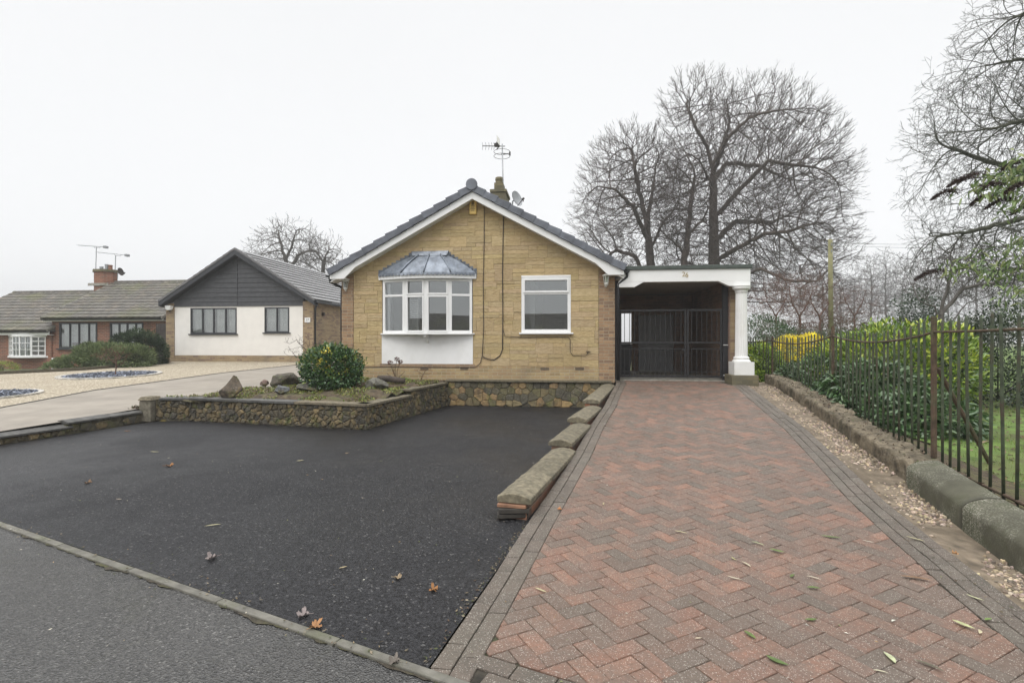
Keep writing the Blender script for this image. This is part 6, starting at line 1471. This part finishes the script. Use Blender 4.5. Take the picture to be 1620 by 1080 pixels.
g = G(664, 606, .56); twiggy(g, None, 'small bare twiggy shrub with dry seed heads beside the wall end below the bay window', 'bare_shrub', 90, c=cp(671, 588, 11.2), rad=(.2, .12, .16), seed=4)
g = cp(508, 590, 11.3); twiggy(g, None, 'leafless shrub leaning left over the top of the evergreen shrub', 'bare_shrub', 220, c=cp(480, 552, 11.4), rad=(.46, .25, .36), seed=6, rt=.014, step=.06, mat='bark')
# slate circles on the gravel
def circle(px, py, rx, label, plant=True):
    g = onzn(px, py); t = thing('slate_circle', g, label, 'garden feature', 'slate filled circles on the gravel'); mb = MB(); n = 56
    zf = lambda x, y: zn(y)
    for k in range(n):
        a, b = 2 * math.pi * k / n, 2 * math.pi * (k + .96) / n; q = []
        for r_, h in ((rx, .0), (rx, .035), (rx * .9, .035), (rx * .9, 0)): q.append((r_, h))
        v = random.uniform(.9, 1.2); mb.col((v * 1.5, v * 1.5, v * 1.55)); P4 = [(g.x + rx * math.cos(a), g.y + rx * math.sin(a)), (g.x + rx * math.cos(b), g.y + rx * math.sin(b)), (g.x + rx * .9 * math.cos(b), g.y + rx * .9 * math.sin(b)), (g.x + rx * .9 * math.cos(a), g.y + rx * .9 * math.sin(a))][::-1]
        mb.hexa([(x, y, zf(x, y)) for x, y in P4] + [(x, y, zf(x, y) + .04) for x, y in P4])
    mb.build('edging_ring', M['concrete'], t); mb = MB(); mb.poly([(g.x + rx * .9 * math.cos(2 * math.pi * k / 40), g.y + rx * .9 * math.sin(2 * math.pi * k / 40), zf(0, g.y + rx * .9 * math.sin(2 * math.pi * k / 40)) + .006) for k in range(40)])
    rr = random.Random(3)
    for i in range(1500):
        r_ = rx * .88 * math.sqrt(rr.random()); a = rr.random() * 6.28; x, y = g.x + r_ * math.cos(a), g.y + r_ * math.sin(a); s_ = rr.uniform(.03, .07); b = rr.random() * 6.28; v = rr.choice((.5, .8, 1.2, 2.2, 3.0)); mb.col((v, v, v * 1.03)); z = zf(x, y) + rr.uniform(.01, .03); tl = rr.uniform(-.6, .6)
        pts = [(x + s_ * math.cos(b + c_) * k_, y + s_ * math.sin(b + c_) * k_, z + s_ * tl * math.cos(c_) * k_) for c_, k_ in ((0, 1), (1.8, .6), (3.1, .9), (4.7, .5))]; m_ = len(mb.v); mb.v += pts + [(p[0], p[1], p[2] + .012) for p in pts]; mb.face((m_ + 4, m_ + 5, m_ + 6, m_ + 7))
        for k in range(4): mb.face((m_ + k, m_ + (k + 1) % 4, m_ + 4 + (k + 1) % 4, m_ + 4 + k))
    mb.build('slate_chippings', M['slate_chip'], t); return g
g = circle(176, 593.5, 1.32, 'round bed of dark slate chips with a pale ring on the neighbour gravel'); circle(-22, 626, .95, 'second slate filled circle, cut by the left edge of the photo')
g2 = onzn(183, 594); twiggy(g2, None, 'small bare red-brown shrub growing out of the slate circle', 'bare_shrub', 170, c=g2 + Vector((0, 0, .62)), rad=(.45, .35, .36), seed=9, rt=.02, rtip=.004, step=.08)
# junipers and left hedge
JN = [(.12, .16, .065), (.16, .20, .085), (.085, .12, .05), (.18, .22, .10)]
def zg(px, py): return onzn(px, py).z
jb = [blob(175, 566, 19.6, 1.15, .8, .5), blob(125, 577, 19.4, .85, .6, .33), blob(210, 566, 19.4, .7, .6, .45), blob(95, 583, 19.2, .5, .5, .2), blob(150, 560, 20.0, .7, .6, .4)]
shrub('juniper', (jb[0][0], jb[0][1], zn(jb[0][1]) - .1), jb, 15000, .13, .016, JN, 'wide spreading grey-green juniper in front of the red brick bungalow', mat='needle', up=.15, hi=1.1, jit=.45, stems=5, droop=.05, topcol=(.17, .21, .09))
jb = [blob(222, 552, 20.6, .8, .6, .72), blob(245, 560, 20.6, .4, .5, .6), blob(200, 545, 20.8, .5, .5, .45)]
shrub('juniper', (jb[0][0], jb[0][1], zn(jb[0][1]) - .1), jb, 9000, .12, .016, [(.04, .065, .03), (.055, .085, .04), (.03, .05, .025)], 'upright dark juniper next to the wooden gate', mat='needle', up=.4, hi=1.1, jit=.5, stems=5, topcol=(.10, .14, .07))
jb = [blob(3, 583, 18.2, .5, .45, .26), blob(-25, 584, 18.2, .5, .45, .3)]
shrub('round_shrub', (jb[0][0], jb[0][1], zn(jb[0][1]) - .1), jb, 2800, .05, .012, [(.20, .25, .05), (.26, .29, .08)], 'low yellow-green clipped shrub at the left edge below the bow window', mat='needle', up=.4, stems=3)
# ================================================================== TREES
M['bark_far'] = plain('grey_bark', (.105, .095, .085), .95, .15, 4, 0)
def base(px, t, z=.2): p = T(px, t); return Vector((p.x, p.y, z))
t0 = 40
B = base(1130, t0); gd = [(-1, 0, [B, cp(1131, 470, t0), cp(1129, 380, t0), cp(1128, 300, t0), cp(1127, 262, t0)]),
  (0, .50, [cp(1160, 395, t0 - 2), cp(1210, 370, t0 - 4), cp(1255, 365, t0 - 5)]), (0, .62, [cp(1165, 350, t0 + 1), cp(1220, 352, t0 + 3), cp(1270, 330, t0 + 4)]), (0, .75, [cp(1170, 300, t0 - 1), cp(1215, 255, t0 - 2), cp(1262, 262, t0 - 3)]),
  (0, .93, [cp(1150, 258, t0 + 2), cp(1200, 262, t0 + 1), cp(1250, 285, t0 + 3)]), (0, 1, [cp(1118, 232, t0), cp(1100, 200, t0 - 1), cp(1085, 165, t0)]), (0, 1, [cp(1140, 235, t0 + 2), cp(1155, 195, t0 + 3), cp(1150, 160, t0 + 2)]),
  (0, .9, [cp(1105, 252, t0 - 2), cp(1075, 235, t0 - 3), cp(1052, 205, t0 - 3)]), (0, .96, [cp(1150, 220, t0 - 3), cp(1185, 185, t0 - 4), cp(1225, 175, t0 - 4)]), (0, .38, [cp(1110, 425, t0 + 2), cp(1075, 410, t0 + 3)]), (0, .30, [cp(1160, 440, t0 - 3), cp(1205, 425, t0 - 5), cp(1250, 445, t0 - 6), cp(1290, 445, t0 - 6)])]
c_ = cp(1183, 312, t0); att = np.vstack([ell_pts(9000, c_, (7.1, 6.5, 8.8), 1, zmin=2.6, pw=.40), ell_pts(1900, cp(1245, 395, t0 - 2), (4.6, 5, 4.6), 2, zmin=2.2, pw=.45), ell_pts(700, cp(1100, 172, t0), (2.6, 3, 2.3), 22)])
bare_tree('beech_tree', B, gd, att, .46, .0048, 'largest bare beech with broad domed crown behind the carport', group='bare beeches behind the carport', step=.34, infl=3.2, kill=.52, twn=3, twl=.8, twgen=2, prob=.3, rmin=.0066, seed=1, up=.06, twup=.28, rad=np.array(cp(1130, 330, t0)), jit=.22)
t0 = 42; B = base(1030, t0)
gd = [(-1, 0, [B, cp(1030, 420, t0), cp(1026, 375, t0), cp(1022, 345, t0)]), (0, 1, [cp(1012, 310, t0), cp(1005, 270, t0 - 1), cp(998, 235, t0)]), (0, .97, [cp(1030, 315, t0 + 1), cp(1036, 275, t0 + 2), cp(1042, 240, t0 + 1)]), (0, .85, [cp(1000, 325, t0 - 2), cp(975, 300, t0 - 3), cp(950, 295, t0 - 3)]), (0, .45, [cp(1005, 405, t0), cp(975, 396, t0 + 1), cp(955, 410, t0 + 1)]), (0, .8, [cp(1050, 350, t0), cp(1070, 330, t0)])]
att = np.vstack([ell_pts(7000, cp(1000, 328, t0), (4.5, 4.6, 6.3), 3, zmin=3, pw=.4), ell_pts(600, cp(960, 350, t0), (2.8, 3, 4.2), 33, zmin=3)])
bare_tree('beech_tree', B, gd, att, .38, .0048, 'left bare beech with forked trunk behind the carport roof', group='bare beeches behind the carport', step=.34, infl=3.0, kill=.52, twn=3, twl=.75, twgen=2, prob=.3, rmin=.0066, seed=2, up=.05, twup=.28, rad=np.array(cp(1025, 350, t0)), jit=.22)
t0 = 39; B = base(1081, t0)
gd = [(-1, 0, [B, cp(1083, 420, t0), cp(1088, 370, t0), cp(1094, 315, t0), cp(1099, 280, t0)]), (0, .6, [cp(1070, 385, t0), cp(1050, 370, t0 + 1)]), (0, .7, [cp(1110, 350, t0), cp(1120, 330, t0 - 1)])]
bare_tree('beech_tree', B, gd, ell_pts(1300, cp(1088, 330, t0), (2.8, 3.2, 6), 5, zmin=3.5), .27, .005, 'slimmer middle beech trunk between the two larger ones', group='bare beeches behind the carport', step=.36, infl=3, kill=.6, twn=2, twl=.7, twgen=2, rmin=.0075, seed=3, jit=.22)
# left, behind the neighbour
t0 = 46; B = base(455, t0); gd = [(-1, 0, [B, cp(455, 430, t0), cp(452, 410, t0)]), (0, 1, [cp(446, 390, t0), cp(440, 365, t0)]), (0, 1, [cp(462, 388, t0), cp(468, 365, t0)]), (0, .9, [cp(470, 405, t0), cp(490, 395, t0)])]
bare_tree('bare_tree', B, gd, ell_pts(1900, cp(458, 402, t0), (3.5, 3, 3.0), 6, zmin=4.5), .28, .006, 'bare tree above the grey tiled roof of the neighbouring bungalow', group='bare trees behind the neighbouring bungalow', step=.34, infl=3, kill=.5, twn=2, twl=.7, twgen=2, rmin=.010, seed=4, mat='bark_far', jit=.2)
B = base(512, t0); gd = [(-1, 0, [B, cp(510, 435, t0), cp(512, 415, t0)]), (0, 1, [cp(520, 395, t0)]), (0, 1, [cp(503, 400, t0)])]
bare_tree('bare_tree', B, gd, ell_pts(1000, cp(513, 415, t0), (2.0, 2.3, 2.1), 7, zmin=4.5), .20, .006, 'smaller bare tree right next to the left eave of the sandstone bungalow', group='bare trees behind the neighbouring bungalow', step=.34, infl=3, kill=.5, twn=2, twl=.7, twgen=2, rmin=.010, seed=5, mat='bark_far', jit=.2)
# right big tree reaching in from outside the frame
t0 = 16; B = base(1790, t0, .3)
gd = [(-1, 0, [B, cp(1785, 400, t0), cp(1770, 200, t0), cp(1760, 40, t0)]), (0, .55, [cp(1700, 190, t0 - 1), cp(1640, 185, t0 - 1.5), cp(1570, 203, t0 - 2), cp(1512, 208, t0 - 2), cp(1470, 222, t0 - 2)]), (0, .45, [cp(1700, 290, t0), cp(1630, 275, t0 + 1), cp(1560, 255, t0 + 1), cp(1500, 232, t0 + 1)]),
  (0, .7, [cp(1700, 110, t0 + 1), cp(1640, 90, t0 + 1), cp(1580, 100, t0 + 1)]), (0, .8, [cp(1710, 30, t0 - 1), cp(1650, 10, t0 - 1), cp(1600, 30, t0 - 1)]), (0, .35, [cp(1700, 350, t0 - 1), cp(1620, 345, t0 - 2), cp(1540, 365, t0 - 2), cp(1470, 375, t0 - 2)]), (0, .25, [cp(1710, 430, t0), cp(1640, 420, t0), cp(1560, 430, t0 + 1)]), (0, .95, [cp(1740, -80, t0), cp(1680, -120, t0)])]
att = np.vstack([ell_pts(6500, cp(1690, 250, t0), (4.5, 3.0, 5.6), 8, zmin=1.8, pw=.42), ell_pts(1500, cp(1560, 200, t0 - 1), (1.7, 2.0, 1.5), 88), ell_pts(1200, cp(1530, 400, t0 - 2), (1.4, 1.8, 1.0), 89), ell_pts(1100, cp(1640, 30, t0 - 1), (1.8, 2.2, 1.4), 90)])
bare_tree('bare_tree', B, gd, att, .34, .0018, 'big bare tree reaching into the right side of the picture with long green-brown boughs', step=.18, infl=2.0, kill=.28, twn=2, twl=.34, twgen=2, prob=.3, rmin=.0042, seed=6, mat='bark_green', up=.0, twup=.05, jit=.10, droop=.05, inert=1.1, spread=.4)
t0 = 13; B = base(1491, t0, .25)
gd = [(-1, 0, [B, cp(1490, 505, t0), cp(1493, 475, t0), cp(1500, 455, t0), cp(1506, 425, t0), cp(1504, 400, t0)]), (0, .5, [cp(1478, 485, t0), cp(1455, 475, t0)]), (0, .6, [cp(1525, 455, t0), cp(1570, 448, t0), cp(1610, 430, t0)]), (0, .45, [cp(1530, 480, t0), cp(1560, 470, t0)])]
bare_tree('bare_tree', B, gd, np.vstack([ell_pts(1100, cp(1515, 435, t0), (1.4, 1.1, .8), 9), ell_pts(450, cp(1590, 440, t0), (.9, .9, .6), 91)]), .07, .0018, 'small bare tree with a pale grey stem just above the railing post', step=.12, infl=1.4, kill=.18, twn=2, twl=.24, twgen=2, rmin=.003, seed=7, mat='bark_far', jit=.22)
# red-brown small trees between carport and pole
for i, (px, t0, py, rx, n, lb) in enumerate(((1264, 26, 478, 1.5, 420, 'small red-brown twiggy tree behind the golden yellow shrub'), (1296, 24, 492, 1.0, 260, 'red-brown twiggy sapling just left of the telegraph pole'), (1226, 30, 480, 1.6, 320, 'bushy bare sapling nearest the carport roof end'), (1350, 30, 495, 1.6, 320, 'low bare thicket just right of the telegraph pole'))):
    B = base(px, t0, .3); bare_tree('bare_tree', B, [(-1, 0, [B, cp(px + 2, 520, t0), cp(px + 1, 500, t0)]), (0, 1, [cp(px + 14, 480, t0), cp(px + 22, 455, t0)]), (0, 1, [cp(px - 12, 478, t0), cp(px - 16, 460, t0)])], ell_pts(n * 4, cp(px, py, t0), (rx, 1.3, 1.6), 10 + i, zmin=.9), .06, .0028, lb, group='small bare trees by the pole', step=.18, infl=2, kill=.3, twn=2, twl=.4, twgen=2, rmin=.005, seed=11 + i, mat='twig_red', jit=.2)
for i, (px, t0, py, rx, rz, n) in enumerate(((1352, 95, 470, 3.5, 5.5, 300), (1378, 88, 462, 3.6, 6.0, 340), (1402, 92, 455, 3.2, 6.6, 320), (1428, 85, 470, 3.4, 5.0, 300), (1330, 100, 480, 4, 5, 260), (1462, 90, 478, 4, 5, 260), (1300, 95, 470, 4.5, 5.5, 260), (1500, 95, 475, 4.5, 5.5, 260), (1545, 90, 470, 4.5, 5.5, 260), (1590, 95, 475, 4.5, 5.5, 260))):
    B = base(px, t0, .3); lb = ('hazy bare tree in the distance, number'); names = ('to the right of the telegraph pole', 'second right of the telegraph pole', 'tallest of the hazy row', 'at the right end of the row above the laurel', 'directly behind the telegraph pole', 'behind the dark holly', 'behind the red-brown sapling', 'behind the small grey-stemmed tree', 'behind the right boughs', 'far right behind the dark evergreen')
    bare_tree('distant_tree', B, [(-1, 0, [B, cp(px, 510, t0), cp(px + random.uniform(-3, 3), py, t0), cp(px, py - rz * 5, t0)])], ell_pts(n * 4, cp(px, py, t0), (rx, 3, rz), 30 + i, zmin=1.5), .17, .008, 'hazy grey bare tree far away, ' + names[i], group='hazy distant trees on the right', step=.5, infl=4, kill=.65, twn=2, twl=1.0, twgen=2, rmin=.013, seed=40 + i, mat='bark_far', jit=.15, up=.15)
hb = [blob(1190 + k * 30, 524 + 3 * math.sin(k * 2.1), 52 + 3 * math.sin(k), 1.6, 1.3, 1.1 + .3 * math.sin(k * 1.7)) for k in range(17)]
shrub('distant_hedge', gnd(hb[8]), hb, 9000, .22, .06, [(.10, .085, .055), (.085, .085, .045), (.12, .10, .07)], 'long low brown hedge in the distance beyond the park lawn', mat='leaf', up=.5, lo=.5, zmin=.2)
# arching shrub with brown seed spikes (right foreground)
t = thing('buddleia', (7.1, 4.6, .2), 'arching shrub with drooping brown seed spikes and pointed leaves over the railings at right', 'shrub'); mb = MB(); spk = []; br = []
rs = random.Random(2); root = T(1730, 6.4); root.z = .3
tips = [(1500, 296, 6.2), (1474, 316, 6.3), (1536, 324, 6.2), (1545, 305, 6.0), (1448, 443, 6.6), (1590, 306, 5.8), (1560, 330, 6.1), (1515, 290, 6.6), (1585, 270, 6.0), (1600, 340, 6.1), (1500, 420, 6.5), (1560, 400, 6.2), (1600, 450, 6.0), (1590, 480, 6.3), (1530, 450, 6.6)]
for i, (px, py, tt) in enumerate(tips):
    e_ = cp(px, py, tt); a = cp(1690, py - 10 + rs.uniform(-20, 20), tt + .2); c = cp((1690 + px) / 2, py - 26 + rs.uniform(-8, 8), tt + .1); f = [root, root.lerp(a, .6), a, c, cp(px + 45, py - 14, tt)]
    mb.tube(f, [.016, .012, .009, .006, .004], 5); br.append((a, c, f[-1])); spk.append((f[-1], e_))
mb.build('branch', M['bark_green'], t, smooth=True)
for i, (s_, e_) in enumerate(spk):
    n = 520; f = rng.random(n) ** .8; P = np.array(s_)[None] * (1 - f[:, None]) + np.array(e_)[None] * f[:, None]; P[:, 2] += .05 * np.sin(f * 3.1) * 1.0; P += rng.normal(size=(n, 3)) * .020 * (1.15 - f[:, None]); D = rand_unit(n) * .7 + np.array(e_ - s_)[None] * 1.5
    if i >= 10: continue
    V, Fc = leaves_arr(P, D, rand_unit(n), rng.uniform(.014, .032, n), rng.uniform(.004, .008, n)); npmesh('seed_spike', V, Fc, M['dead_leaf'], t, cols=np.repeat(np.array([(.05, .032, .03), (.08, .05, .042), (.035, .025, .022)])[rng.integers(0, 3, n)], 2, 0))
PP, DD = [], []
for (a, c, e_) in br:
    for k in range(46):
        f = rs.uniform(0, 2); p = a.lerp(c, f) if f < 1 else c.lerp(e_, f - 1); PP.append(tuple(p + Vector((rs.gauss(0, .06), rs.gauss(0, .06), rs.gauss(0, .05))))); DD.append((rs.gauss(-.3, .6), rs.gauss(0, .6), rs.gauss(-.5, .5)))
for k in range(260):
    a = rs.choice(((1600, 285, 6.0), (1575, 300, 5.9), (1612, 320, 5.9), (1590, 440, 6.0), (1560, 425, 6.1), (1610, 465, 5.8), (1615, 400, 5.9), (1530, 420, 6.4), (1605, 250, 5.9))); p = cp(*a) + Vector((rs.gauss(0, .10), rs.gauss(0, .12), rs.gauss(0, .07))); PP.append(tuple(p)); DD.append((rs.gauss(-.3, .8), rs.gauss(0, .6), rs.gauss(-.6, .5)))
P = np.array(PP); D = np.array(DD); n = len(P); V, Fc = leaves_arr(P, D, rand_unit(n) * .5 + [0, 0, 1], rng.uniform(.06, .145, n), rng.uniform(.010, .020, n), droop=.3)
npmesh('leaves', V, Fc, M['leaf'], t, cols=np.repeat(np.array([(.15, .22, .07), (.22, .29, .11), (.11, .17, .06), (.30, .34, .14)])[rng.integers(0, 4, n)], 2, 0))
# telegraph pole and wires
t0 = 24; B = base(1315, t0, .3); tp = cp(1313.5, 379, t0); t = thing('telegraph_pole', B, 'green stained wooden telegraph pole beyond the railings', 'pole'); mb = MB(); mb.tube([B, tp], [.115, .095], 14); mb.build('pole', M['wood_pole'], t, smooth=True)
mb = MB(); mb.box(tp.x - .02, tp.x + .02, tp.y - .14, tp.y - .1, tp.z - .3, tp.z - .18); mb.box(tp.x - .02, tp.x + .02, tp.y - .14, tp.y - .1, tp.z - .6, tp.z - .48); mb.build('bracket', M['galv'], t)
for i, (y0, y1) in enumerate(((384, 383), (388, 391))):
    a = cp(1314, y0, t0); b = cp(1700, y1 - 14, t0 + 10); mb = MB(); mb.tube([a.lerp(b, f) - Vector((0, 0, .35 * math.sin(math.pi * f))) for f in lin(0, 1, 12)], .009, 4); mb.build('overhead_wire', M['galv'], label=('upper' if i == 0 else 'lower') + ' overhead wire running right from the telegraph pole', cat='wire', group='overhead wires')
# ================================================================== FALLEN LEAVES
def flat_leaf(px, py, kind, size, col, ang, label, group=None, z=None):
    for _ in range(3):
        zz = (z if z is not None else .002); g = G(px, py, zz + .004)
        if z is None and g.x > dl(g.y): 
            # solve for the driveway height
            zz = 0
            for _k in range(12): g = G(px, py, zz); zz = zd(g.y)
            g = G(px, py, zz + .004)
    mb = MB(); mb.col(col); rr = random.Random(int(px * 7 + py))
    if kind == 'maple': size *= .78
    if kind == 'maple':
        N_ = 40; cpos = len(mb.v); mb.v.append((g.x, g.y, g.z + .006)); pr = []
        for k in range(N_):
            a = 2 * math.pi * k / N_; lob = abs(math.cos(a * 2.5)) ** .7; r_ = size * (.42 + .58 * lob) * (1 - .25 * math.sin(a * .5) ** 8) * rr.uniform(.88, 1.08); pr.append((a, r_))
        for ring in (.5, 1):
            for a, r_ in pr:
                q = r_ * ring; cu = .3 * q * q / size * (1.2 + math.sin(a * 2 + ang)) + .012 * rr.random() * ring; x = math.cos(a + ang) * q; y = math.sin(a + ang) * q; mb.v.append((g.x + x * .85, g.y + y, g.z + cu))
        for k in range(N_):
            k2 = (k + 1) % N_; mb.face((cpos, cpos + 1 + k, cpos + 1 + k2)); mb.face((cpos + 1 + k, cpos + 1 + N_ + k, cpos + 1 + N_ + k2, cpos + 1 + k2))
        mb.tube([(g.x, g.y, g.z + .004), (g.x - math.cos(ang) * size * 1.3, g.y - math.sin(ang) * size * 1.3, g.z + .012)], .0018, 4)
    else:
        w_ = size * (.16 if kind == 'slim' else .3); N_ = 9; L = []; Rr = []; Mi = []; bend = rr.uniform(-.25, .25)
        for k in range(N_ + 1):
            f = k / N_; wv = w_ * math.sin(math.pi * min(1, f * 1.02 + .01)) ** .8 * (1 if f < .5 else 1); x = (f - .5) * size * 2; y = bend * size * (f - .5) ** 2 * 4; zc = .004 + .12 * size * abs(f - .5) * rr.uniform(.6, 1.2)
            for arr, s_, h in ((L, 1, .35), (Mi, 0, 0), (Rr, -1, .35)):
                X = x; Y = y + s_ * wv; ca, sa = math.cos(ang), math.sin(ang); arr.append((g.x + ca * X - sa * Y, g.y + sa * X + ca * Y, g.z + zc + h * wv))
        b0_ = len(mb.v); mb.v += L + Mi + Rr; n_ = N_ + 1
        for k in range(N_): mb.face((b0_ + k, b0_ + n_ + k, b0_ + n_ + k + 1, b0_ + k + 1)); mb.face((b0_ + n_ + k, b0_ + 2 * n_ + k, b0_ + 2 * n_ + k + 1, b0_ + n_ + k + 1))
    return mb.build('fallen_leaf', M['dead_leaf'] if kind == 'maple' else M['leaf'], label=label, cat='leaf', group=group, smooth=True)
OR = (.27, .13, .05); BRN = (.15, .09, .05); PAL = (.48, .44, .26); GRN = (.13, .19, .05); GRY = (.26, .22, .21); YEL = (.5, .38, .06)
for a in [(268, 737, 'maple', .07, OR, .5, 'curled orange-brown maple leaf in the middle of the black tarmac'), (686, 933, 'maple', .045, OR, 2.2, 'orange maple leaf on tarmac near the driveway edging'), (499, 991, 'maple', .055, (.32, .17, .08), 1.1, 'bright orange maple leaf lying on the street edging kerb'),
  (480, 973, 'maple', .055, GRY, 3.3, 'grey-purple flattened maple leaf just beside the orange leaf at the edging'), (335, 883, 'maple', .06, GRY, 4.0, 'large pale grey maple leaf on the tarmac, nearest the middle of the edging'), (629, 914, 'maple', .04, (.30, .23, .15), .2, 'tan ragged maple leaf left of the orange leaf near the driveway'),
  (624, 1047, 'maple', .045, (.16, .14, .12), 2.9, 'grey-brown crumpled leaf on the kerb end by the driveway corner'), (139, 764, 'maple', .05, BRN, 1.9, 'small brown curled leaf near the left low wall'), (543, 898, 'oval', .028, (.42, .34, .2), .7, 'small round tan leaf on the tarmac centre right'), (188, 790, 'oval', .03, (.4, .33, .26), .1, 'small pale leaf on the tarmac behind the pavement kerb'),
  (337, 831, 'slim', .06, PAL, .5, 'thin straw coloured leaf on tarmac above the pale grey maple leaf'), (258, 666, 'oval', .07, YEL, .1, 'yellow leaf at the foot of the flower bed wall'), (201, 682, 'oval', .06, OR, .3, 'orange leaf in front of the stepped low wall'), (475, 729, 'oval', .045, PAL, .6, 'pale leaf on the tarmac in front of the bed corner'),
  (549, 717, 'oval', .035, (.5, .36, .22), 1.1, 'small tan leaf on the tarmac just right of the bed corner'), (244, 715, 'slim', .07, PAL, .0, 'pale slim leaf on tarmac above the curled orange-brown leaf'), (885, 806, 'maple', .03, (.5, .22, .08), 1.4, 'small orange leaf on the grey edging blocks by the low coping wall'),
  (1078, 842, 'slim', .05, PAL, -.5, 'pale slender leaf in the centre of the block driveway'), (1182, 893, 'slim', .045, (.55, .5, .36), -1.2, 'whitish curled slim leaf on the red blocks'), (1162, 915, 'slim', .045, (.5, .46, .34), -.5, 'pale bent slim leaf below the whitish curled one'), (1229, 872, 'oval', .05, GRN, -.6, 'dark green oval leaf lying right of centre on the driveway'),
  (1315, 850, 'slim', .07, GRN, -.2, 'dark green twisted leaf towards the right driveway border'), (1374, 857, 'slim', .035, (.62, .6, .5), -.6, 'tiny white leaf next to the right grey border'), (1287, 930, 'oval', .04, GRN, -.1, 'green crumpled leaf on red blocks below the centre right'), (1187, 1005, 'oval', .04, GRN, -1.1, 'green leaf on the blocks near the bottom centre'),
  (1229, 1047, 'oval', .052, (.10, .15, .04), -.7, 'large dark green leaf at the bottom of the driveway'), (1409, 1041, 'oval', .045, (.50, .53, .32), 1.6, 'broad pale green leaf at the bottom right of the driveway'), (1524, 989, 'oval', .05, (.46, .48, .25), -1.0, 'long pale green leaf near the right grey border'), (1551, 1000, 'oval', .026, (.58, .52, .34), 1.0, 'small cream leaf beside the long pale green leaf'),
  (1563, 980, 'oval', .028, (.2, .3, .08), .4, 'small fresh green leaf on the right grey border'), (1471, 1053, 'slim', .06, (.12, .11, .07), -.8, 'dark shrivelled stalk-like leaf at the bottom right'), (1393, 1062, 'slim', .03, (.6, .56, .4), -.3, 'tiny cream leaf below the broad pale green leaf'), (1284, 981, 'oval', .035, GRN, .2, 'green leaf in the middle of the lower driveway'),
  (1542, 946, 'slim', .045, (.5, .5, .3), -1.0, 'pale slim leaf lying across the right grey border'), (1413, 982, 'oval', .018, (.72, .72, .62), .5, 'tiny white curled leaf on a grey block'), (1511, 876, 'maple', .03, (.4, .22, .1), .5, 'small orange-brown leaf on the strip of stone chips'), (1449, 853, 'slim', .06, PAL, -.9, 'pale slim leaf by the outer edge of the right border'),
  (1450, 915, 'slim', .09, (.22, .13, .07), -.3, 'long brown dead leaf near the right border'), (1253, 911, 'oval', .03, GRN, .8, 'small green folded leaf right of the driveway centre'), (955, 797, 'slim', .035, PAL, 1.5, 'pale upright-pointing slim leaf near the coping wall'), (1200, 860, 'slim', .05, (.4, .42, .24), -.8, 'yellowish slim leaf just above the dark green oval leaf'), (1288, 914, 'slim', .04, (.6, .55, .42), -.6, 'cream slim leaf above the green crumpled leaf'),
  (1105, 1010, 'oval', .02, (.5, .42, .3), .3, 'small buff leaf fragment low on the driveway centre'), (856, 934, 'slim', .045, PAL, -.6, 'pale slim leaf on the red blocks at the lower left of the driveway'), (1160, 884, 'slim', .03, (.45, .45, .2), -1.3, 'tiny yellow-green leaf left of the dark green oval leaf')]:
    flat_leaf(*a)
# tiny crumbs and seed husks scattered over tarmac, footway and paving: one mass
mb = MB(); rc = random.Random(31)
for i in range(1000):
    x, y = rc.uniform(-8, 3.4), rc.uniform(1.9, 11.5); on = x > dl(y) + .02
    if on and x > dr(y) - .02: continue
    if not on and (rc.random() < .45 or x < tleft(y) + .1): continue
    z = (zd(y) if on else .003) + .003; s_ = rc.uniform(.003, .011) * (1.2 if y > 5 else .8); a = rc.random() * 6.28; v = rc.uniform(.5, 1.2); mb.col(rc.choice(((.55 * v, .5 * v, .4 * v), (.3 * v, .2 * v, .1 * v), (.2 * v, .22 * v, .1 * v), (.6 * v, .58 * v, .5 * v))))
    mb.poly([(x + math.cos(a + k) * s_ * w_, y + math.sin(a + k) * s_ * w_, z + rc.uniform(0, .004)) for k, w_ in ((0, 1.4), (1.5, .5), (3.1, 1.3), (4.6, .6))])
for i in range(1000):      # grit and litter that gathers along edges
    k = rc.random()
    if k < .35: f = rc.random(); a_, b_ = (PB, PC) if rc.random() < .6 else (PC, PD); x = a_[0] + (b_[0] - a_[0]) * f; y = a_[1] + (b_[1] - a_[1]) * f; dx, dy = (b_[0] - a_[0]), (b_[1] - a_[1]); l = math.hypot(dx, dy); o_ = abs(rc.gauss(.03, .05)) + .03; x += dy / l * o_; y -= dx / l * o_; z = .006
    elif k < .5: x = rc.uniform(-2.8, .8); y = 11.68 - abs(rc.gauss(0, .06)); z = .006
    elif k < .65: y = rc.uniform(2.3, 4.2); x = dl(y) - abs(rc.gauss(0, .03)); z = .006
    elif k < .85: y = rc.uniform(2.6, 11.5); x = dr(y) - .15 + rc.gauss(0, .12); z = zd(y) + .008
    else: f = rc.random(); q = EL0.lerp(EL1, f) + nrm_e * rc.gauss(0, .06); x, y, z = q.x, q.y, .008
    s_ = rc.uniform(.003, .011); a = rc.random() * 6.28; v = rc.uniform(.5, 1.2); mb.col(rc.choice(((.2 * v, .16 * v, .1 * v), (.12 * v, .08 * v, .05 * v), (.07 * v, .08 * v, .035 * v), (.25 * v, .21 * v, .15 * v))))
    mb.poly([(x + math.cos(a + kk) * s_ * w_, y + math.sin(a + kk) * s_ * w_, z + rc.uniform(0, .006)) for kk, w_ in ((0, 1.4), (1.5, .5), (3.1, 1.3), (4.6, .6))])
mb.build('leaf_crumbs', M['dead_leaf'], kind='stuff')
# ================================================================== HAZE
mb = MB(); mb.box(-640, 640, -340, 940, -4, 45)
hm, hn, hp, ho = newmat('haze'); hn.nodes.remove(hp)
pv = N(hn, 'ShaderNodeVolumePrincipled', {'Color': (.93, .94, .95, 1), 'Density': .0017}); hn.links.new(pv.outputs[0], ho.inputs['Volume'])
mb.build('haze', hm, kind='stuff')
